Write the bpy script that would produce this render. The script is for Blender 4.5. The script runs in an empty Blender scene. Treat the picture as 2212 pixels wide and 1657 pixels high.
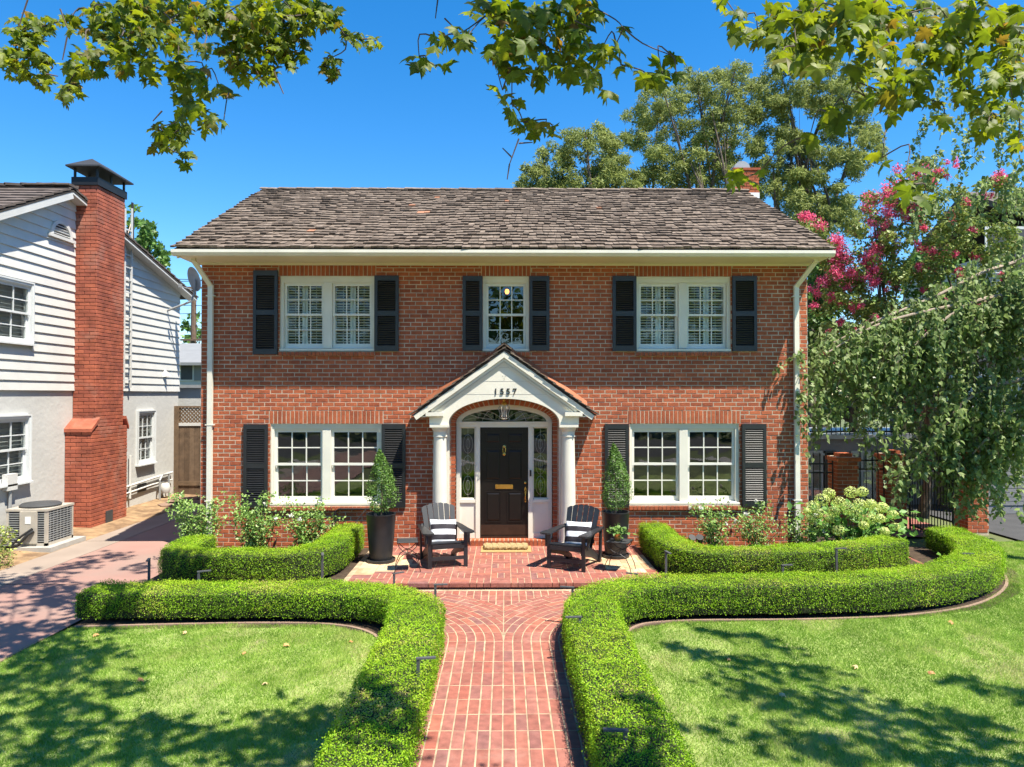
import bpy, math, random
import numpy as np
from mathutils import Vector, Matrix, Euler

random.seed(7)
RNG = np.random.default_rng(11)
R = math.radians
scene = bpy.context.scene
COL = scene.collection

# ------------------------------------------------------------------ camera
FPX, CXP, CYP = 1533.0, 1105.5, 828.5            # photo at 2211 px width
PITCH, YAW = math.atan((852 - CYP) / FPX), math.atan((CXP - 1091) / FPX)
CAM = Vector((0.02, 0.0, 2.70))
cd = bpy.data.cameras.new("camera")
cam = bpy.data.objects.new("camera", cd)
COL.objects.link(cam)
cam.location = CAM
cam.rotation_euler = (math.pi / 2 + PITCH, 0, -YAW)
cd.sensor_width = 36.0
cd.lens = FPX / 2211 * 36.0
cd.clip_start = 0.05
cd.clip_end = 1200
scene.camera = cam

# ------------------------------------------------------------------ sky, sun, exposure
SUN = Vector((1.18, -1.0, 3.1)).normalized()
world = bpy.data.worlds.new("World")
scene.world = world
world.use_nodes = True
wn = world.node_tree.nodes
wn.clear()
sky = wn.new("ShaderNodeTexSky")
sky.sky_type = 'NISHITA'
sky.sun_disc = False
sky.sun_elevation = math.asin(SUN.z)
sky.sun_rotation = math.atan2(SUN.x, SUN.y)
sky.altitude = 10
sky.air_density = 1.0
sky.dust_density = 0.1
sky.ozone_density = 4.0
hsv = wn.new("ShaderNodeHueSaturation")
hsv.inputs["Saturation"].default_value = 1.36
bg = wn.new("ShaderNodeBackground")
bg.inputs["Strength"].default_value = 0.105
wo = wn.new("ShaderNodeOutputWorld")
wl = world.node_tree.links
wl.new(sky.outputs[0], hsv.inputs["Color"])
wl.new(hsv.outputs[0], bg.inputs["Color"])
wl.new(bg.outputs[0], wo.inputs["Surface"])
ld = bpy.data.lights.new("sun", 'SUN')
ld.energy = 5.0
ld.angle = R(0.53)
ld.color = (1.0, 0.93, 0.80)
sun = bpy.data.objects.new("sun", ld)
COL.objects.link(sun)
sun.rotation_euler = SUN.to_track_quat('Z', 'Y').to_euler()
sun.location = (10, -10, 30)
vs = scene.view_settings
vs.view_transform = 'Standard'
vs.look = 'None'
vs.exposure = 1.2
vs.gamma = 1.0
vs.use_curve_mapping = False
scene.render.engine = 'CYCLES'
cy = scene.cycles
cy.max_bounces = 7
cy.diffuse_bounces = 3
cy.glossy_bounces = 3
cy.transmission_bounces = 4
cy.transparent_max_bounces = 10
cy.caustics_reflective = False
cy.caustics_refractive = False
cy.sample_clamp_indirect = 6
cy.use_adaptive_sampling = True
cy.adaptive_threshold = 0.012
try:
    cy.use_denoising = True
    cy.denoiser = 'OPENIMAGEDENOISE'
    cy.denoising_input_passes = 'RGB_ALBEDO_NORMAL'
    cy.denoising_prefilter = 'ACCURATE'
except Exception:
    pass

# ------------------------------------------------------------------ pixel to ray
_f = Vector((math.sin(YAW) * math.cos(PITCH), math.cos(YAW) * math.cos(PITCH), math.sin(PITCH)))
_r = Vector((math.cos(YAW), -math.sin(YAW), 0))
_u = _r.cross(_f)


def ray(x, y):
    return _f + _r * ((x - CXP) / FPX) - _u * ((y - CYP) / FPX)


def atY(x, y, Y):
    d = ray(x, y)
    return CAM + d * ((Y - CAM.y) / d.y)


def atZ(x, y, Z):
    d = ray(x, y)
    return CAM + d * ((Z - CAM.z) / d.z)


def atX(x, y, X):
    d = ray(x, y)
    return CAM + d * ((X - CAM.x) / d.x)


WY = 12.75           # front face of the brick house
GZ = -0.10           # garden level (patio top is 0)


def w(x, y):
    p = atY(x, y, WY)
    return p.x, p.z


# ------------------------------------------------------------------ materials
def mk(name, cols, rough=0.7, noise=0.2, nscale=6.0, bump=0.0, bscale=60.0, rand=True, transl=0.0, metal=0.0,
       spec=0.4, noise2=None, coat=0.0, tcol=None):
    """Procedural material: a ramp over a per-piece random value, broken up by world-space noise."""
    m = bpy.data.materials.new(name)
    m.use_nodes = True
    nt = m.node_tree
    N, L = nt.nodes, nt.links
    N.clear()
    out = N.new("ShaderNodeOutputMaterial")
    b = N.new("ShaderNodeBsdfPrincipled")
    b.inputs["Roughness"].default_value = rough
    b.inputs["Metallic"].default_value = metal
    b.inputs["Specular IOR Level"].default_value = spec
    b.inputs["Coat Weight"].default_value = coat
    at = N.new("ShaderNodeAttribute")
    at.attribute_name = "tint"
    fr = N.new("ShaderNodeMath")
    fr.operation = 'FRACT'
    if rand:
        oi = N.new("ShaderNodeObjectInfo")
        ad = N.new("ShaderNodeMath")
        ad.operation = 'ADD'
        L.new(oi.outputs["Random"], ad.inputs[0])
        L.new(at.outputs["Fac"], ad.inputs[1])
        L.new(ad.outputs[0], fr.inputs[0])
    else:
        L.new(at.outputs["Fac"], fr.inputs[0])
    rp = N.new("ShaderNodeValToRGB")
    el = rp.color_ramp.elements
    if not isinstance(cols[0], (tuple, list)):
        cols = [cols, cols]
    n = len(cols)
    while len(el) < n:
        el.new(0.5)
    for i, c in enumerate(cols):
        el[i].position = i / (n - 1)
        el[i].color = (c[0], c[1], c[2], 1)
    L.new(fr.outputs[0], rp.inputs[0])
    geo = N.new("ShaderNodeNewGeometry")
    tx = N.new("ShaderNodeTexNoise")
    tx.inputs["Scale"].default_value = nscale
    tx.inputs["Detail"].default_value = 5
    L.new(geo.outputs["Position"], tx.inputs["Vector"])
    mr = N.new("ShaderNodeMapRange")
    mr.inputs[1].default_value = 0.3
    mr.inputs[2].default_value = 0.7
    mr.inputs[3].default_value = 1 - noise
    mr.inputs[4].default_value = 1 + noise
    L.new(tx.outputs["Fac"], mr.inputs[0])
    mul = N.new("ShaderNodeMix")
    mul.data_type = 'RGBA'
    mul.blend_type = 'MULTIPLY'
    mul.inputs[0].default_value = 1
    L.new(rp.outputs[0], mul.inputs[6])
    L.new(mr.outputs[0], mul.inputs[7])
    col = mul.outputs[2]
    if noise2:                                  # (scale, low, high, colour): patches of another colour
        t2 = N.new("ShaderNodeTexNoise")
        t2.inputs["Scale"].default_value = noise2[0]
        t2.inputs["Detail"].default_value = 6
        t2.inputs["Roughness"].default_value = 0.62
        L.new(geo.outputs["Position"], t2.inputs["Vector"])
        m2 = N.new("ShaderNodeMapRange")
        m2.inputs[1].default_value = noise2[1]
        m2.inputs[2].default_value = noise2[2]
        L.new(t2.outputs["Fac"], m2.inputs[0])
        mx = N.new("ShaderNodeMix")
        mx.data_type = 'RGBA'
        L.new(m2.outputs[0], mx.inputs[0])
        L.new(col, mx.inputs[6])
        mx.inputs[7].default_value = (*noise2[3], 1)
        col = mx.outputs[2]
    L.new(col, b.inputs["Base Color"])
    if bump:
        tb = N.new("ShaderNodeTexNoise")
        tb.inputs["Scale"].default_value = bscale
        tb.inputs["Detail"].default_value = 6
        L.new(geo.outputs["Position"], tb.inputs["Vector"])
        bp = N.new("ShaderNodeBump")
        bp.inputs["Strength"].default_value = bump
        bp.inputs["Distance"].default_value = 0.02
        L.new(tb.outputs["Fac"], bp.inputs["Height"])
        L.new(bp.outputs[0], b.inputs["Normal"])
    if transl:
        tr = N.new("ShaderNodeBsdfTranslucent")
        if tcol:
            tm = N.new("ShaderNodeMix")
            tm.data_type = 'RGBA'
            tm.blend_type = 'MULTIPLY'
            tm.inputs[0].default_value = 1
            L.new(col, tm.inputs[6])
            tm.inputs[7].default_value = (*tcol, 1)
            L.new(tm.outputs[2], tr.inputs["Color"])
        else:
            L.new(col, tr.inputs["Color"])
        ms = N.new("ShaderNodeMixShader")
        ms.inputs[0].default_value = transl
        L.new(b.outputs[0], ms.inputs[1])
        L.new(tr.outputs[0], ms.inputs[2])
        L.new(ms.outputs[0], out.inputs["Surface"])
    else:
        L.new(b.outputs[0], out.inputs["Surface"])
    return m


def glass_mat(name, ior=1.9, tint=(0.85, 0.9, 0.88)):
    m = bpy.data.materials.new(name)
    m.use_nodes = True
    N, L = m.node_tree.nodes, m.node_tree.links
    N.clear()
    out = N.new("ShaderNodeOutputMaterial")
    tr = N.new("ShaderNodeBsdfTransparent")
    tr.inputs[0].default_value = (*tint, 1)
    gl = N.new("ShaderNodeBsdfGlossy")
    gl.inputs["Roughness"].default_value = 0.01
    lw = N.new("ShaderNodeLayerWeight")          # Schlick reflectance, the same from both sides of the thin pane
    lw.inputs["Blend"].default_value = 0.5
    pw = N.new("ShaderNodeMath")
    pw.operation = 'POWER'
    pw.inputs[1].default_value = 4.0
    L.new(lw.outputs["Facing"], pw.inputs[0])
    fr = N.new("ShaderNodeMapRange")
    f0 = 1.7 * ((ior - 1) / (ior + 1)) ** 2
    fr.inputs[3].default_value = f0
    fr.inputs[4].default_value = 0.9
    L.new(pw.outputs[0], fr.inputs[0])
    geo = N.new("ShaderNodeNewGeometry")
    tb = N.new("ShaderNodeTexNoise")
    tb.inputs["Scale"].default_value = 2.2
    L.new(geo.outputs["Position"], tb.inputs["Vector"])
    bp = N.new("ShaderNodeBump")
    bp.inputs["Strength"].default_value = 0.12
    bp.inputs["Distance"].default_value = 0.02
    L.new(tb.outputs["Fac"], bp.inputs["Height"])
    L.new(bp.outputs[0], gl.inputs["Normal"])
    ms = N.new("ShaderNodeMixShader")
    L.new(fr.outputs[0], ms.inputs[0])
    L.new(tr.outputs[0], ms.inputs[1])
    L.new(gl.outputs[0], ms.inputs[2])
    L.new(ms.outputs[0], out.inputs["Surface"])
    return m


def emit_mat(name, c, s):
    m = bpy.data.materials.new(name)
    m.use_nodes = True
    b = m.node_tree.nodes["Principled BSDF"]
    b.inputs["Base Color"].default_value = (*c, 1)
    b.inputs["Emission Color"].default_value = (*c, 1)
    b.inputs["Emission Strength"].default_value = s
    return m


MT = dict(
    brick=mk("house_brick", [(.28, .068, .028), (.35, .089, .035), (.40, .105, .041), (.34, .084, .034), (.43, .115, .046), (.30, .074, .031), (.37, .096, .038)],
             rough=.85, noise=.18, nscale=14, bump=.35, bscale=90, noise2=(.55, .48, 1.15, (.13, .045, .03))),
    mortar=mk("mortar", (.44, .36, .27), rough=.95, noise=.28, nscale=5, bump=.3, bscale=150),
    chimbrick=mk("painted_chimney_brick", [(.30, .08, .043), (.36, .10, .053), (.26, .07, .042), (.33, .09, .05)], rough=.8, noise=.28,
                 nscale=4, bump=.3, bscale=70, noise2=(1.1, .52, .85, (.36, .22, .17))),
    chimmortar=mk("chimney_mortar", (.075, .035, .026), rough=.9, noise=.2, bump=.2),  # reddish mortar darkened: the joint shadows are put into its colour
    paver=mk("paver_brick", [(.21, .076, .057), (.28, .098, .068), (.24, .09, .07), (.32, .11, .07), (.20, .088, .077), (.27, .083, .056), (.29, .118, .09), (.23, .075, .055)],
             rough=.8, noise=.24, nscale=11, bump=.3, bscale=90, noise2=(1.7, .56, .85, (.36, .21, .165))),
    pavermortar=mk("paver_mortar", (.37, .27, .175), rough=.95, noise=.35, nscale=7, bump=.25, bscale=150),
    stain=mk("stained_paver", [(.50, .36, .19), (.55, .42, .26), (.46, .25, .14), (.60, .47, .30)], rough=.85, noise=.22, nscale=6, bump=.2),
    shake=mk("cedar_shake", [(.095, .069, .050), (.135, .101, .075), (.17, .131, .099), (.11, .082, .061), (.20, .156, .12), (.145, .109, .082)],
             rough=.92, noise=.42, nscale=14, bump=.5, bscale=70),
    newshake=mk("new_cedar_shake", (.36, .17, .095), rough=.8, noise=.15, bump=.2),
    roofdeck=mk("roof_underlay", (.05, .042, .036), rough=.95),
    tile=mk("neighbour_roof_tile", [(.085, .066, .055), (.115, .09, .075), (.10, .078, .066), (.13, .10, .085)], rough=.85, noise=.2, bump=.3),
    white=mk("white_trim", (.69, .66, .56), rough=.5, noise=.07, nscale=2.2),
    whitesill=mk("white_sash", (.72, .70, .62), rough=.4, noise=.03, nscale=4),
    soffit=mk("soffit_paint", (.70, .64, .48), rough=.55, noise=.04, nscale=3),
    black=mk("black_shutter", (.010, .0105, .0125), rough=.42, noise=.3, nscale=9, spec=.7),
    door=mk("black_door", (.009, .007, .006), rough=.35, noise=.15, spec=.3),
    kick=mk("bronze_plate", (.055, .032, .022), rough=.35, metal=.4, noise=.2),
    brass=mk("brass", (.55, .36, .10), rough=.25, metal=1.0, noise=.1),
    iron=mk("black_iron", (.012, .012, .013), rough=.5, noise=.2),
    lampmetal=mk("lamp_metal", (.075, .08, .085), rough=.45, noise=.1),
    glass=glass_mat("window_glass", 1.75),
    upglass=glass_mat("upper_window_glass", 1.42),
    clear=glass_mat("lantern_glass", 1.45, (.93, .93, .9)),
    lead=mk("lead_came", (.35, .36, .36), rough=.35, metal=.6, noise=.1),
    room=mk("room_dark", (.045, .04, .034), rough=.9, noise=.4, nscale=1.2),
    blind=mk("interior_blind", (.66, .66, .60), rough=.5, noise=.03),
    copper=mk("copper_flashing", (.33, .12, .06), rough=.45, metal=.3, noise=.15),
    coolwhite=mk("cool_white_paint", (.60, .62, .62), rough=.5, noise=.04),
    siding=mk("white_siding", (.56, .555, .53), rough=.6, noise=.05, nscale=3, bump=.12, bscale=30),
    stucco=mk("stucco", (.49, .49, .47), rough=.9, noise=.06, nscale=1.2, bump=.4, bscale=9),
    greywall=mk("grey_wall", (.20, .205, .21), rough=.8, noise=.06, nscale=2, bump=.2, bscale=30),
    whitebrick=mk("painted_white_brick", (.55, .55, .53), rough=.85, noise=.08, bump=.3, bscale=40),
    greymetal=mk("grey_metal", (.35, .36, .36), rough=.45, metal=.3, noise=.1),
    acbody=mk("beige_metal", (.42, .38, .32), rough=.55, noise=.1),
    acdark=mk("dark_grille", (.05, .052, .055), rough=.6, noise=.1),
    concrete=mk("concrete", (.36, .34, .31), rough=.9, noise=.12, nscale=4, bump=.2),
    drive=mk("driveway_concrete", (.285, .165, .135), rough=.88, noise=.1, nscale=1.2, bump=.1, bscale=120,
             noise2=(.7, .45, .75, (.25, .175, .145))),
    drivegrey=mk("driveway_edge_concrete", (.27, .215, .175), rough=.88, noise=.12, nscale=1.4, bump=.1, bscale=120),
    dirt=mk("dry_dirt", (.27, .175, .095), rough=.97, noise=.35, nscale=5, bump=.8, bscale=35, noise2=(2.2, .5, .66, (.15, .09, .05))),
    soil=mk("bed_soil", (.055, .036, .022), rough=.97, noise=.35, nscale=9, bump=.8, bscale=40),
    lawnbase=mk("lawn_soil", (.25, .31, .09), rough=.95, noise=.3, nscale=3, bump=.5, bscale=60, noise2=(.8, .56, .75, (.30, .29, .13))),
    ground=mk("open_ground", (.10, .12, .045), rough=.95, noise=.3, nscale=.6, bump=.4, bscale=20),
    asphalt=mk("asphalt", (.055, .055, .057), rough=.9, noise=.15, nscale=3, bump=.3, bscale=120),
    grass=mk("grass_blade", [(.17, .31, .035), (.26, .42, .06), (.36, .51, .095), (.45, .54, .15), (.58, .53, .26), (.62, .54, .33)], rough=.6,
             noise=.12, nscale=2, rand=False, transl=.4, spec=.2),
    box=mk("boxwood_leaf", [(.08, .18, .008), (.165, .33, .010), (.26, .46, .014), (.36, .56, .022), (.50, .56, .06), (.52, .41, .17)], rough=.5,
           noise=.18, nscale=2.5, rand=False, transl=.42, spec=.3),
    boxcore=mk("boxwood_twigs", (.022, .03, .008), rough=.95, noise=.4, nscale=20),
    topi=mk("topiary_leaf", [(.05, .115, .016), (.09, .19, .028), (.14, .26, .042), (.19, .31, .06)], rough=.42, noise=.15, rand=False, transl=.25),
    rose=mk("rose_leaf", [(.10, .20, .035), (.17, .31, .055), (.26, .41, .09), (.38, .47, .18)], rough=.4, noise=.15, rand=False, transl=.3),
    petal=mk("white_petal", [(.72, .70, .62), (.80, .78, .74)], rough=.6, noise=.04, rand=False, transl=.3),
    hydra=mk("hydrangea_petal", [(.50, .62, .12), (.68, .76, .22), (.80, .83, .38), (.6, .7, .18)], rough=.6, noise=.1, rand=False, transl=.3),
    hleaf=mk("hydrangea_leaf", [(.07, .18, .03), (.12, .27, .04), (.17, .34, .06)], rough=.5, noise=.15, rand=False, transl=.3),
    pink=mk("pink_petal", [(.72, .06, .15), (.82, .12, .26), (.86, .20, .36), (.62, .04, .11)], rough=.6, noise=.1, rand=False, transl=.35),
    myrtle=mk("myrtle_leaf", [(.12, .18, .035), (.18, .25, .05), (.26, .32, .07), (.27, .17, .07)], rough=.5, noise=.15, rand=False, transl=.3),
    birchleaf=mk("birch_leaf", [(.14, .21, .065), (.20, .29, .09), (.27, .36, .12), (.40, .46, .24)], rough=.5, noise=.15, rand=False,
                 transl=.5, spec=.3),
    birchbark=mk("birch_bark", [(.34, .27, .21), (.28, .22, .17)], rough=.8, noise=.2, nscale=12),
    plane=mk("plane_leaf", [(.06, .10, .012), (.09, .14, .014), (.12, .18, .016), (.17, .22, .02), (.23, .28, .025), (.10, .15, .014), (.15, .20, .018), (.08, .125, .013), (.19, .24, .022), (.12, .17, .016), (.19, .12, .035)], rough=.5,
             noise=.35, nscale=26, transl=.55, spec=.35, tcol=(1.5, 1.35, .5)),
    bark=mk("tree_bark", [(.13, .10, .075), (.10, .078, .06)], rough=.95, noise=.35, nscale=8, bump=.6, bscale=30),
    twig=mk("twig_bark", (.10, .075, .065), rough=.9, noise=.2),
    olive=mk("olive_leaf", [(.15, .19, .05), (.225, .27, .075), (.30, .345, .10), (.38, .42, .15)], rough=.55, noise=.2, nscale=.8, rand=False, transl=.4, spec=.2),
    green=mk("broad_leaf", [(.05, .11, .022), (.08, .17, .03), (.12, .23, .04), (.17, .28, .06)], rough=.5, noise=.2, nscale=.8, rand=False, transl=.3),
    conifer=mk("conifer_needle", [(.018, .035, .014), (.03, .055, .02), (.045, .075, .028)], rough=.6, noise=.2, rand=False, transl=.1),
    pot=mk("charcoal_pot", (.022, .023, .025), rough=.42, noise=.2, nscale=6, bump=.06, bscale=60),
    chair=mk("chair_paint", [(.014, .015, .017), (.02, .021, .024)], rough=.42, noise=.2, nscale=12, spec=.5),
    mesh=mk("table_mesh", (.035, .036, .038), rough=.6, noise=.15, nscale=40),
    gold=mk("gold_pot", (.62, .38, .12), rough=.3, metal=.9, noise=.1),
    coir=mk("coir", [(.34, .25, .12), (.40, .29, .15)], rough=.95, noise=.25, nscale=40, bump=.6, bscale=120),
    mat=mk("flat_mat", (.42, .25, .10), rough=.9, noise=.15, nscale=30, bump=.3, bscale=150),
    oldwood=mk("weathered_wood", [(.13, .085, .05), (.16, .105, .062), (.11, .07, .042), (.18, .12, .075)], rough=.85, noise=.25, nscale=7, bump=.3),
    pole=mk("pole_wood", (.14, .09, .06), rough=.9, noise=.25, nscale=5),
    dryleaf=mk("dry_leaf", [(.50, .27, .10), (.42, .18, .07), (.55, .38, .20)], rough=.7, noise=.2),
    stone=mk("flagstone", [(.22, .135, .095), (.25, .17, .125)], rough=.9, noise=.15, bump=.2),
    darkhose=mk("black_hose", (.02, .021, .022), rough=.5, noise=.1),
    paper=mk("white_label", (.75, .75, .74), rough=.6, noise=.02),
    blue=mk("blue_plastic", (.03, .22, .65), rough=.4, noise=.1),
    bulb=emit_mat("lit_bulb", (1.0, .30, .05), 2.2),
)


def pillow_mat():
    m = mk("striped_fabric", (.80, .80, .82), rough=.8, noise=.03)
    N, L = m.node_tree.nodes, m.node_tree.links
    b = [n for n in N if n.type == 'BSDF_PRINCIPLED'][0]
    tc = N.new("ShaderNodeTexCoord")
    sp = N.new("ShaderNodeSeparateXYZ")
    L.new(tc.outputs["Object"], sp.inputs[0])
    mu = N.new("ShaderNodeMath")
    mu.operation = 'MULTIPLY_ADD'
    mu.inputs[1].default_value = 1 / 0.168
    mu.inputs[2].default_value = 0.28
    L.new(sp.outputs["Z"], mu.inputs[0])
    fr = N.new("ShaderNodeMath")
    fr.operation = 'FRACT'
    L.new(mu.outputs[0], fr.inputs[0])
    gt = N.new("ShaderNodeMath")
    gt.operation = 'GREATER_THAN'
    gt.inputs[1].default_value = 0.5
    L.new(fr.outputs[0], gt.inputs[0])
    mx = N.new("ShaderNodeMix")
    mx.data_type = 'RGBA'
    mx.inputs[6].default_value = (.78, .79, .82, 1)
    mx.inputs[7].default_value = (.022, .018, .024, 1)
    L.new(gt.outputs[0], mx.inputs[0])
    L.new(mx.outputs[2], b.inputs["Base Color"])
    return m


MT['stripe'] = pillow_mat()


# ------------------------------------------------------------------ mesh helpers
WLOC = {}


class MB:
    def __init__(s):
        s.v, s.f, s.t = [], [], []

    def add(s, vs_, fs, tint=0.0):
        o = len(s.v)
        s.v += [tuple(p) for p in vs_]
        s.t += [tint] * len(vs_)
        s.f += [tuple(i + o for i in f) for f in fs]
        return s

    def box(s, x0, x1, y0, y1, z0, z1, tint=0.0):
        return s.add([(x0, y0, z0), (x1, y0, z0), (x1, y1, z0), (x0, y1, z0), (x0, y0, z1), (x1, y0, z1), (x1, y1, z1), (x0, y1, z1)],
                     [(0, 3, 2, 1), (4, 5, 6, 7), (0, 1, 5, 4), (1, 2, 6, 5), (2, 3, 7, 6), (3, 0, 4, 7)], tint)

    def obox(s, c, size, M=None, tint=0.0):
        hx, hy, hz = size[0] / 2, size[1] / 2, size[2] / 2
        vv = [Vector((a * hx, b * hy, d * hz)) for d in (-1, 1) for a, b in ((-1, -1), (1, -1), (1, 1), (-1, 1))]
        if M is not None:
            vv = [M @ q for q in vv]
        return s.add([Vector(c) + q for q in vv],
                     [(0, 3, 2, 1), (4, 5, 6, 7), (0, 1, 5, 4), (1, 2, 6, 5), (2, 3, 7, 6), (3, 0, 4, 7)], tint)

    def bar(s, a, b, wd, th, up=(0, 0, 1), tint=0.0):
        """A rectangular bar from a to b; wd across, th along 'up'."""
        a, b = Vector(a), Vector(b)
        d = (b - a)
        ln = d.length
        d.normalize()
        x = d.cross(Vector(up))
        if x.length < 1e-4:
            x = d.cross(Vector((1, 0, 0)))
        x.normalize()
        z = x.cross(d)
        M = Matrix((x, d, z)).transposed()
        return s.obox((a + b) / 2, (wd, ln, th), M, tint)

    def tube(s, pts, rad, n=8, tint=0.0, cap=True):
        pts = [Vector(p) for p in pts]
        k = len(pts)
        rad = rad if isinstance(rad, (list, tuple)) else [rad] * k
        ring = []
        prev = None
        for i, p in enumerate(pts):
            d = (pts[min(i + 1, k - 1)] - pts[max(i - 1, 0)])
            if d.length < 1e-9:
                d = Vector((0, 0, 1))
            d.normalize()
            if prev is None:
                a = d.orthogonal().normalized()
            else:
                a = (prev - d * prev.dot(d))
                a = a.normalized() if a.length > 1e-6 else d.orthogonal().normalized()
            prev = a
            b = d.cross(a)
            ring.append([p + (a * math.cos(2 * math.pi * j / n) + b * math.sin(2 * math.pi * j / n)) * rad[i] for j in range(n)])
        vv = [q for rg in ring for q in rg]
        ff = []
        for i in range(k - 1):
            for j in range(n):
                j2 = (j + 1) % n
                ff.append((i * n + j, i * n + j2, (i + 1) * n + j2, (i + 1) * n + j))
        if cap:
            ff.append(tuple(range(n - 1, -1, -1)))
            ff.append(tuple((k - 1) * n + j for j in range(n)))
        return s.add(vv, ff, tint)

    def lathe(s, prof, c=(0, 0, 0), n=24, tint=0.0):
        c = Vector(c)
        vv, ff = [], []
        for r_, z_ in prof:
            for j in range(n):
                a = 2 * math.pi * j / n
                vv.append(c + Vector((r_ * math.cos(a), r_ * math.sin(a), z_)))
        for i in range(len(prof) - 1):
            for j in range(n):
                j2 = (j + 1) % n
                ff.append((i * n + j, i * n + j2, (i + 1) * n + j2, (i + 1) * n + j))
        ff.append(tuple(range(n - 1, -1, -1)))
        ff.append(tuple((len(prof) - 1) * n + j for j in range(n)))
        return s.add(vv, ff, tint)

    def prism(s, poly, a, b, M=None, tint=0.0, axis='y'):
        """Polygon (x,z) extruded along y from a to b (axis y) or polygon (x,y) along z (axis z) or (y,z) along x."""
        n = len(poly)

        def P(p, q):
            if axis == 'y':
                return Vector((p[0], q, p[1]))
            if axis == 'z':
                return Vector((p[0], p[1], q))
            return Vector((q, p[0], p[1]))
        vv = [P(p, a) for p in poly] + [P(p, b) for p in poly]
        if M is not None:
            vv = [M @ q for q in vv]
        ff = [tuple(range(n)), tuple(range(2 * n - 1, n - 1, -1))]
        for i in range(n):
            j = (i + 1) % n
            ff.append((i, i + n, j + n, j))
        return s.add(vv, ff, tint)

    def strip(s, lo, hi, y0, y1, tint=0.0):
        """Solid between two polylines of (x,z) with equal count, from y0 (front) to y1."""
        n = len(lo)
        vv = [(p[0], y0, p[1]) for p in lo] + [(p[0], y0, p[1]) for p in hi] + [(p[0], y1, p[1]) for p in lo] + [(p[0], y1, p[1]) for p in hi]
        ff = []
        for i in range(n - 1):
            ff += [(i, i + 1, n + i + 1, n + i), (2 * n + i + 1, 2 * n + i, 3 * n + i, 3 * n + i + 1),
                   (i + 1, i, 2 * n + i, 2 * n + i + 1), (n + i, n + i + 1, 3 * n + i + 1, 3 * n + i)]
        ff += [(0, n, 3 * n, 2 * n), (n - 1, 3 * n - 1, 4 * n - 1, 2 * n - 1)]
        return s.add(vv, ff, tint)

    def mesh(s, name, mat, smooth=False, off=(0, 0, 0)):
        me = bpy.data.meshes.new(name)
        o = Vector(off)
        me.from_pydata([tuple(Vector(p) - o) for p in s.v], [], s.f)
        at = me.attributes.new("tint", 'FLOAT', 'POINT')
        at.data.foreach_set("value", np.array(s.t, dtype=np.float32))
        me.materials.append(MT[mat] if isinstance(mat, str) else mat)
        if smooth:
            me.polygons.foreach_set("use_smooth", [True] * len(me.polygons))
            try:
                me.set_sharp_from_angle(angle=R(40))
            except Exception:
                pass
        me.update()
        return me

    def build(s, name, mat, parent=None, smooth=False, **kw):
        off = WLOC.get(parent, Vector((0, 0, 0))) if parent else Vector((0, 0, 0))
        me = s.mesh(name, mat, smooth, off)
        return link(name, me, parent, **kw)


def link(name, me, parent=None, loc=None, rot=None, label=None, cat=None, group=None, kind=None):
    o = bpy.data.objects.new(name, me)
    COL.objects.link(o)
    if parent:
        o.parent = parent
        WLOC[o] = WLOC.get(parent, Vector((0, 0, 0))).copy()
        if loc is not None:
            o.location = Vector(loc) - WLOC[parent]
    else:
        WLOC[o] = Vector((0, 0, 0))
        if loc is not None:
            o.location = loc
    if rot is not None:
        o.rotation_euler = rot
    for k, v in (("label", label), ("category", cat), ("group", group), ("kind", kind)):
        if v:
            o[k] = v
    return o


def thing(name, label, cat, loc=(0, 0, 0), group=None, rz=0.0):
    o = bpy.data.objects.new(name, None)
    COL.objects.link(o)
    o.empty_display_size = 0.2
    o.location = loc
    o.rotation_euler = (0, 0, rz)
    o["label"] = label
    o["category"] = cat
    if group:
        o["group"] = group
    WLOC[o] = Vector(loc)
    return o


def part(name, parent, loc=None):
    """An Empty part that carries sub-parts."""
    o = bpy.data.objects.new(name, None)
    COL.objects.link(o)
    o.parent = parent
    WLOC[o] = WLOC[parent].copy()
    if loc is not None:
        o.location = Vector(loc) - WLOC[parent]
        WLOC[o] = Vector(loc)
    return o


def copy_tree(o, parent=None):
    c = o.copy()
    COL.objects.link(c)
    if parent:
        c.parent = parent
    for ch in list(o.children):
        copy_tree(ch, c)
    return c


def np_mesh(name, V, faces_n, F, mat, tint=None, smooth=False):
    """Fast mesh: V (n,3), F flat index array of faces each with faces_n corners."""
    me = bpy.data.meshes.new(name)
    nv, nf = len(V), len(F) // faces_n
    me.vertices.add(nv)
    me.vertices.foreach_set("co", np.asarray(V, dtype=np.float32).ravel())
    me.loops.add(len(F))
    me.loops.foreach_set("vertex_index", np.asarray(F, dtype=np.int32))
    me.polygons.add(nf)
    me.polygons.foreach_set("loop_start", np.arange(0, len(F), faces_n, dtype=np.int32))
    me.polygons.foreach_set("loop_total", np.full(nf, faces_n, dtype=np.int32))
    if tint is not None:
        at = me.attributes.new("tint", 'FLOAT', 'POINT')
        at.data.foreach_set("value", np.asarray(tint, dtype=np.float32))
    me.materials.append(MT[mat])
    me.update(calc_edges=True)
    if smooth:
        me.polygons.foreach_set("use_smooth", np.ones(nf, dtype=bool))
    return me


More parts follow.
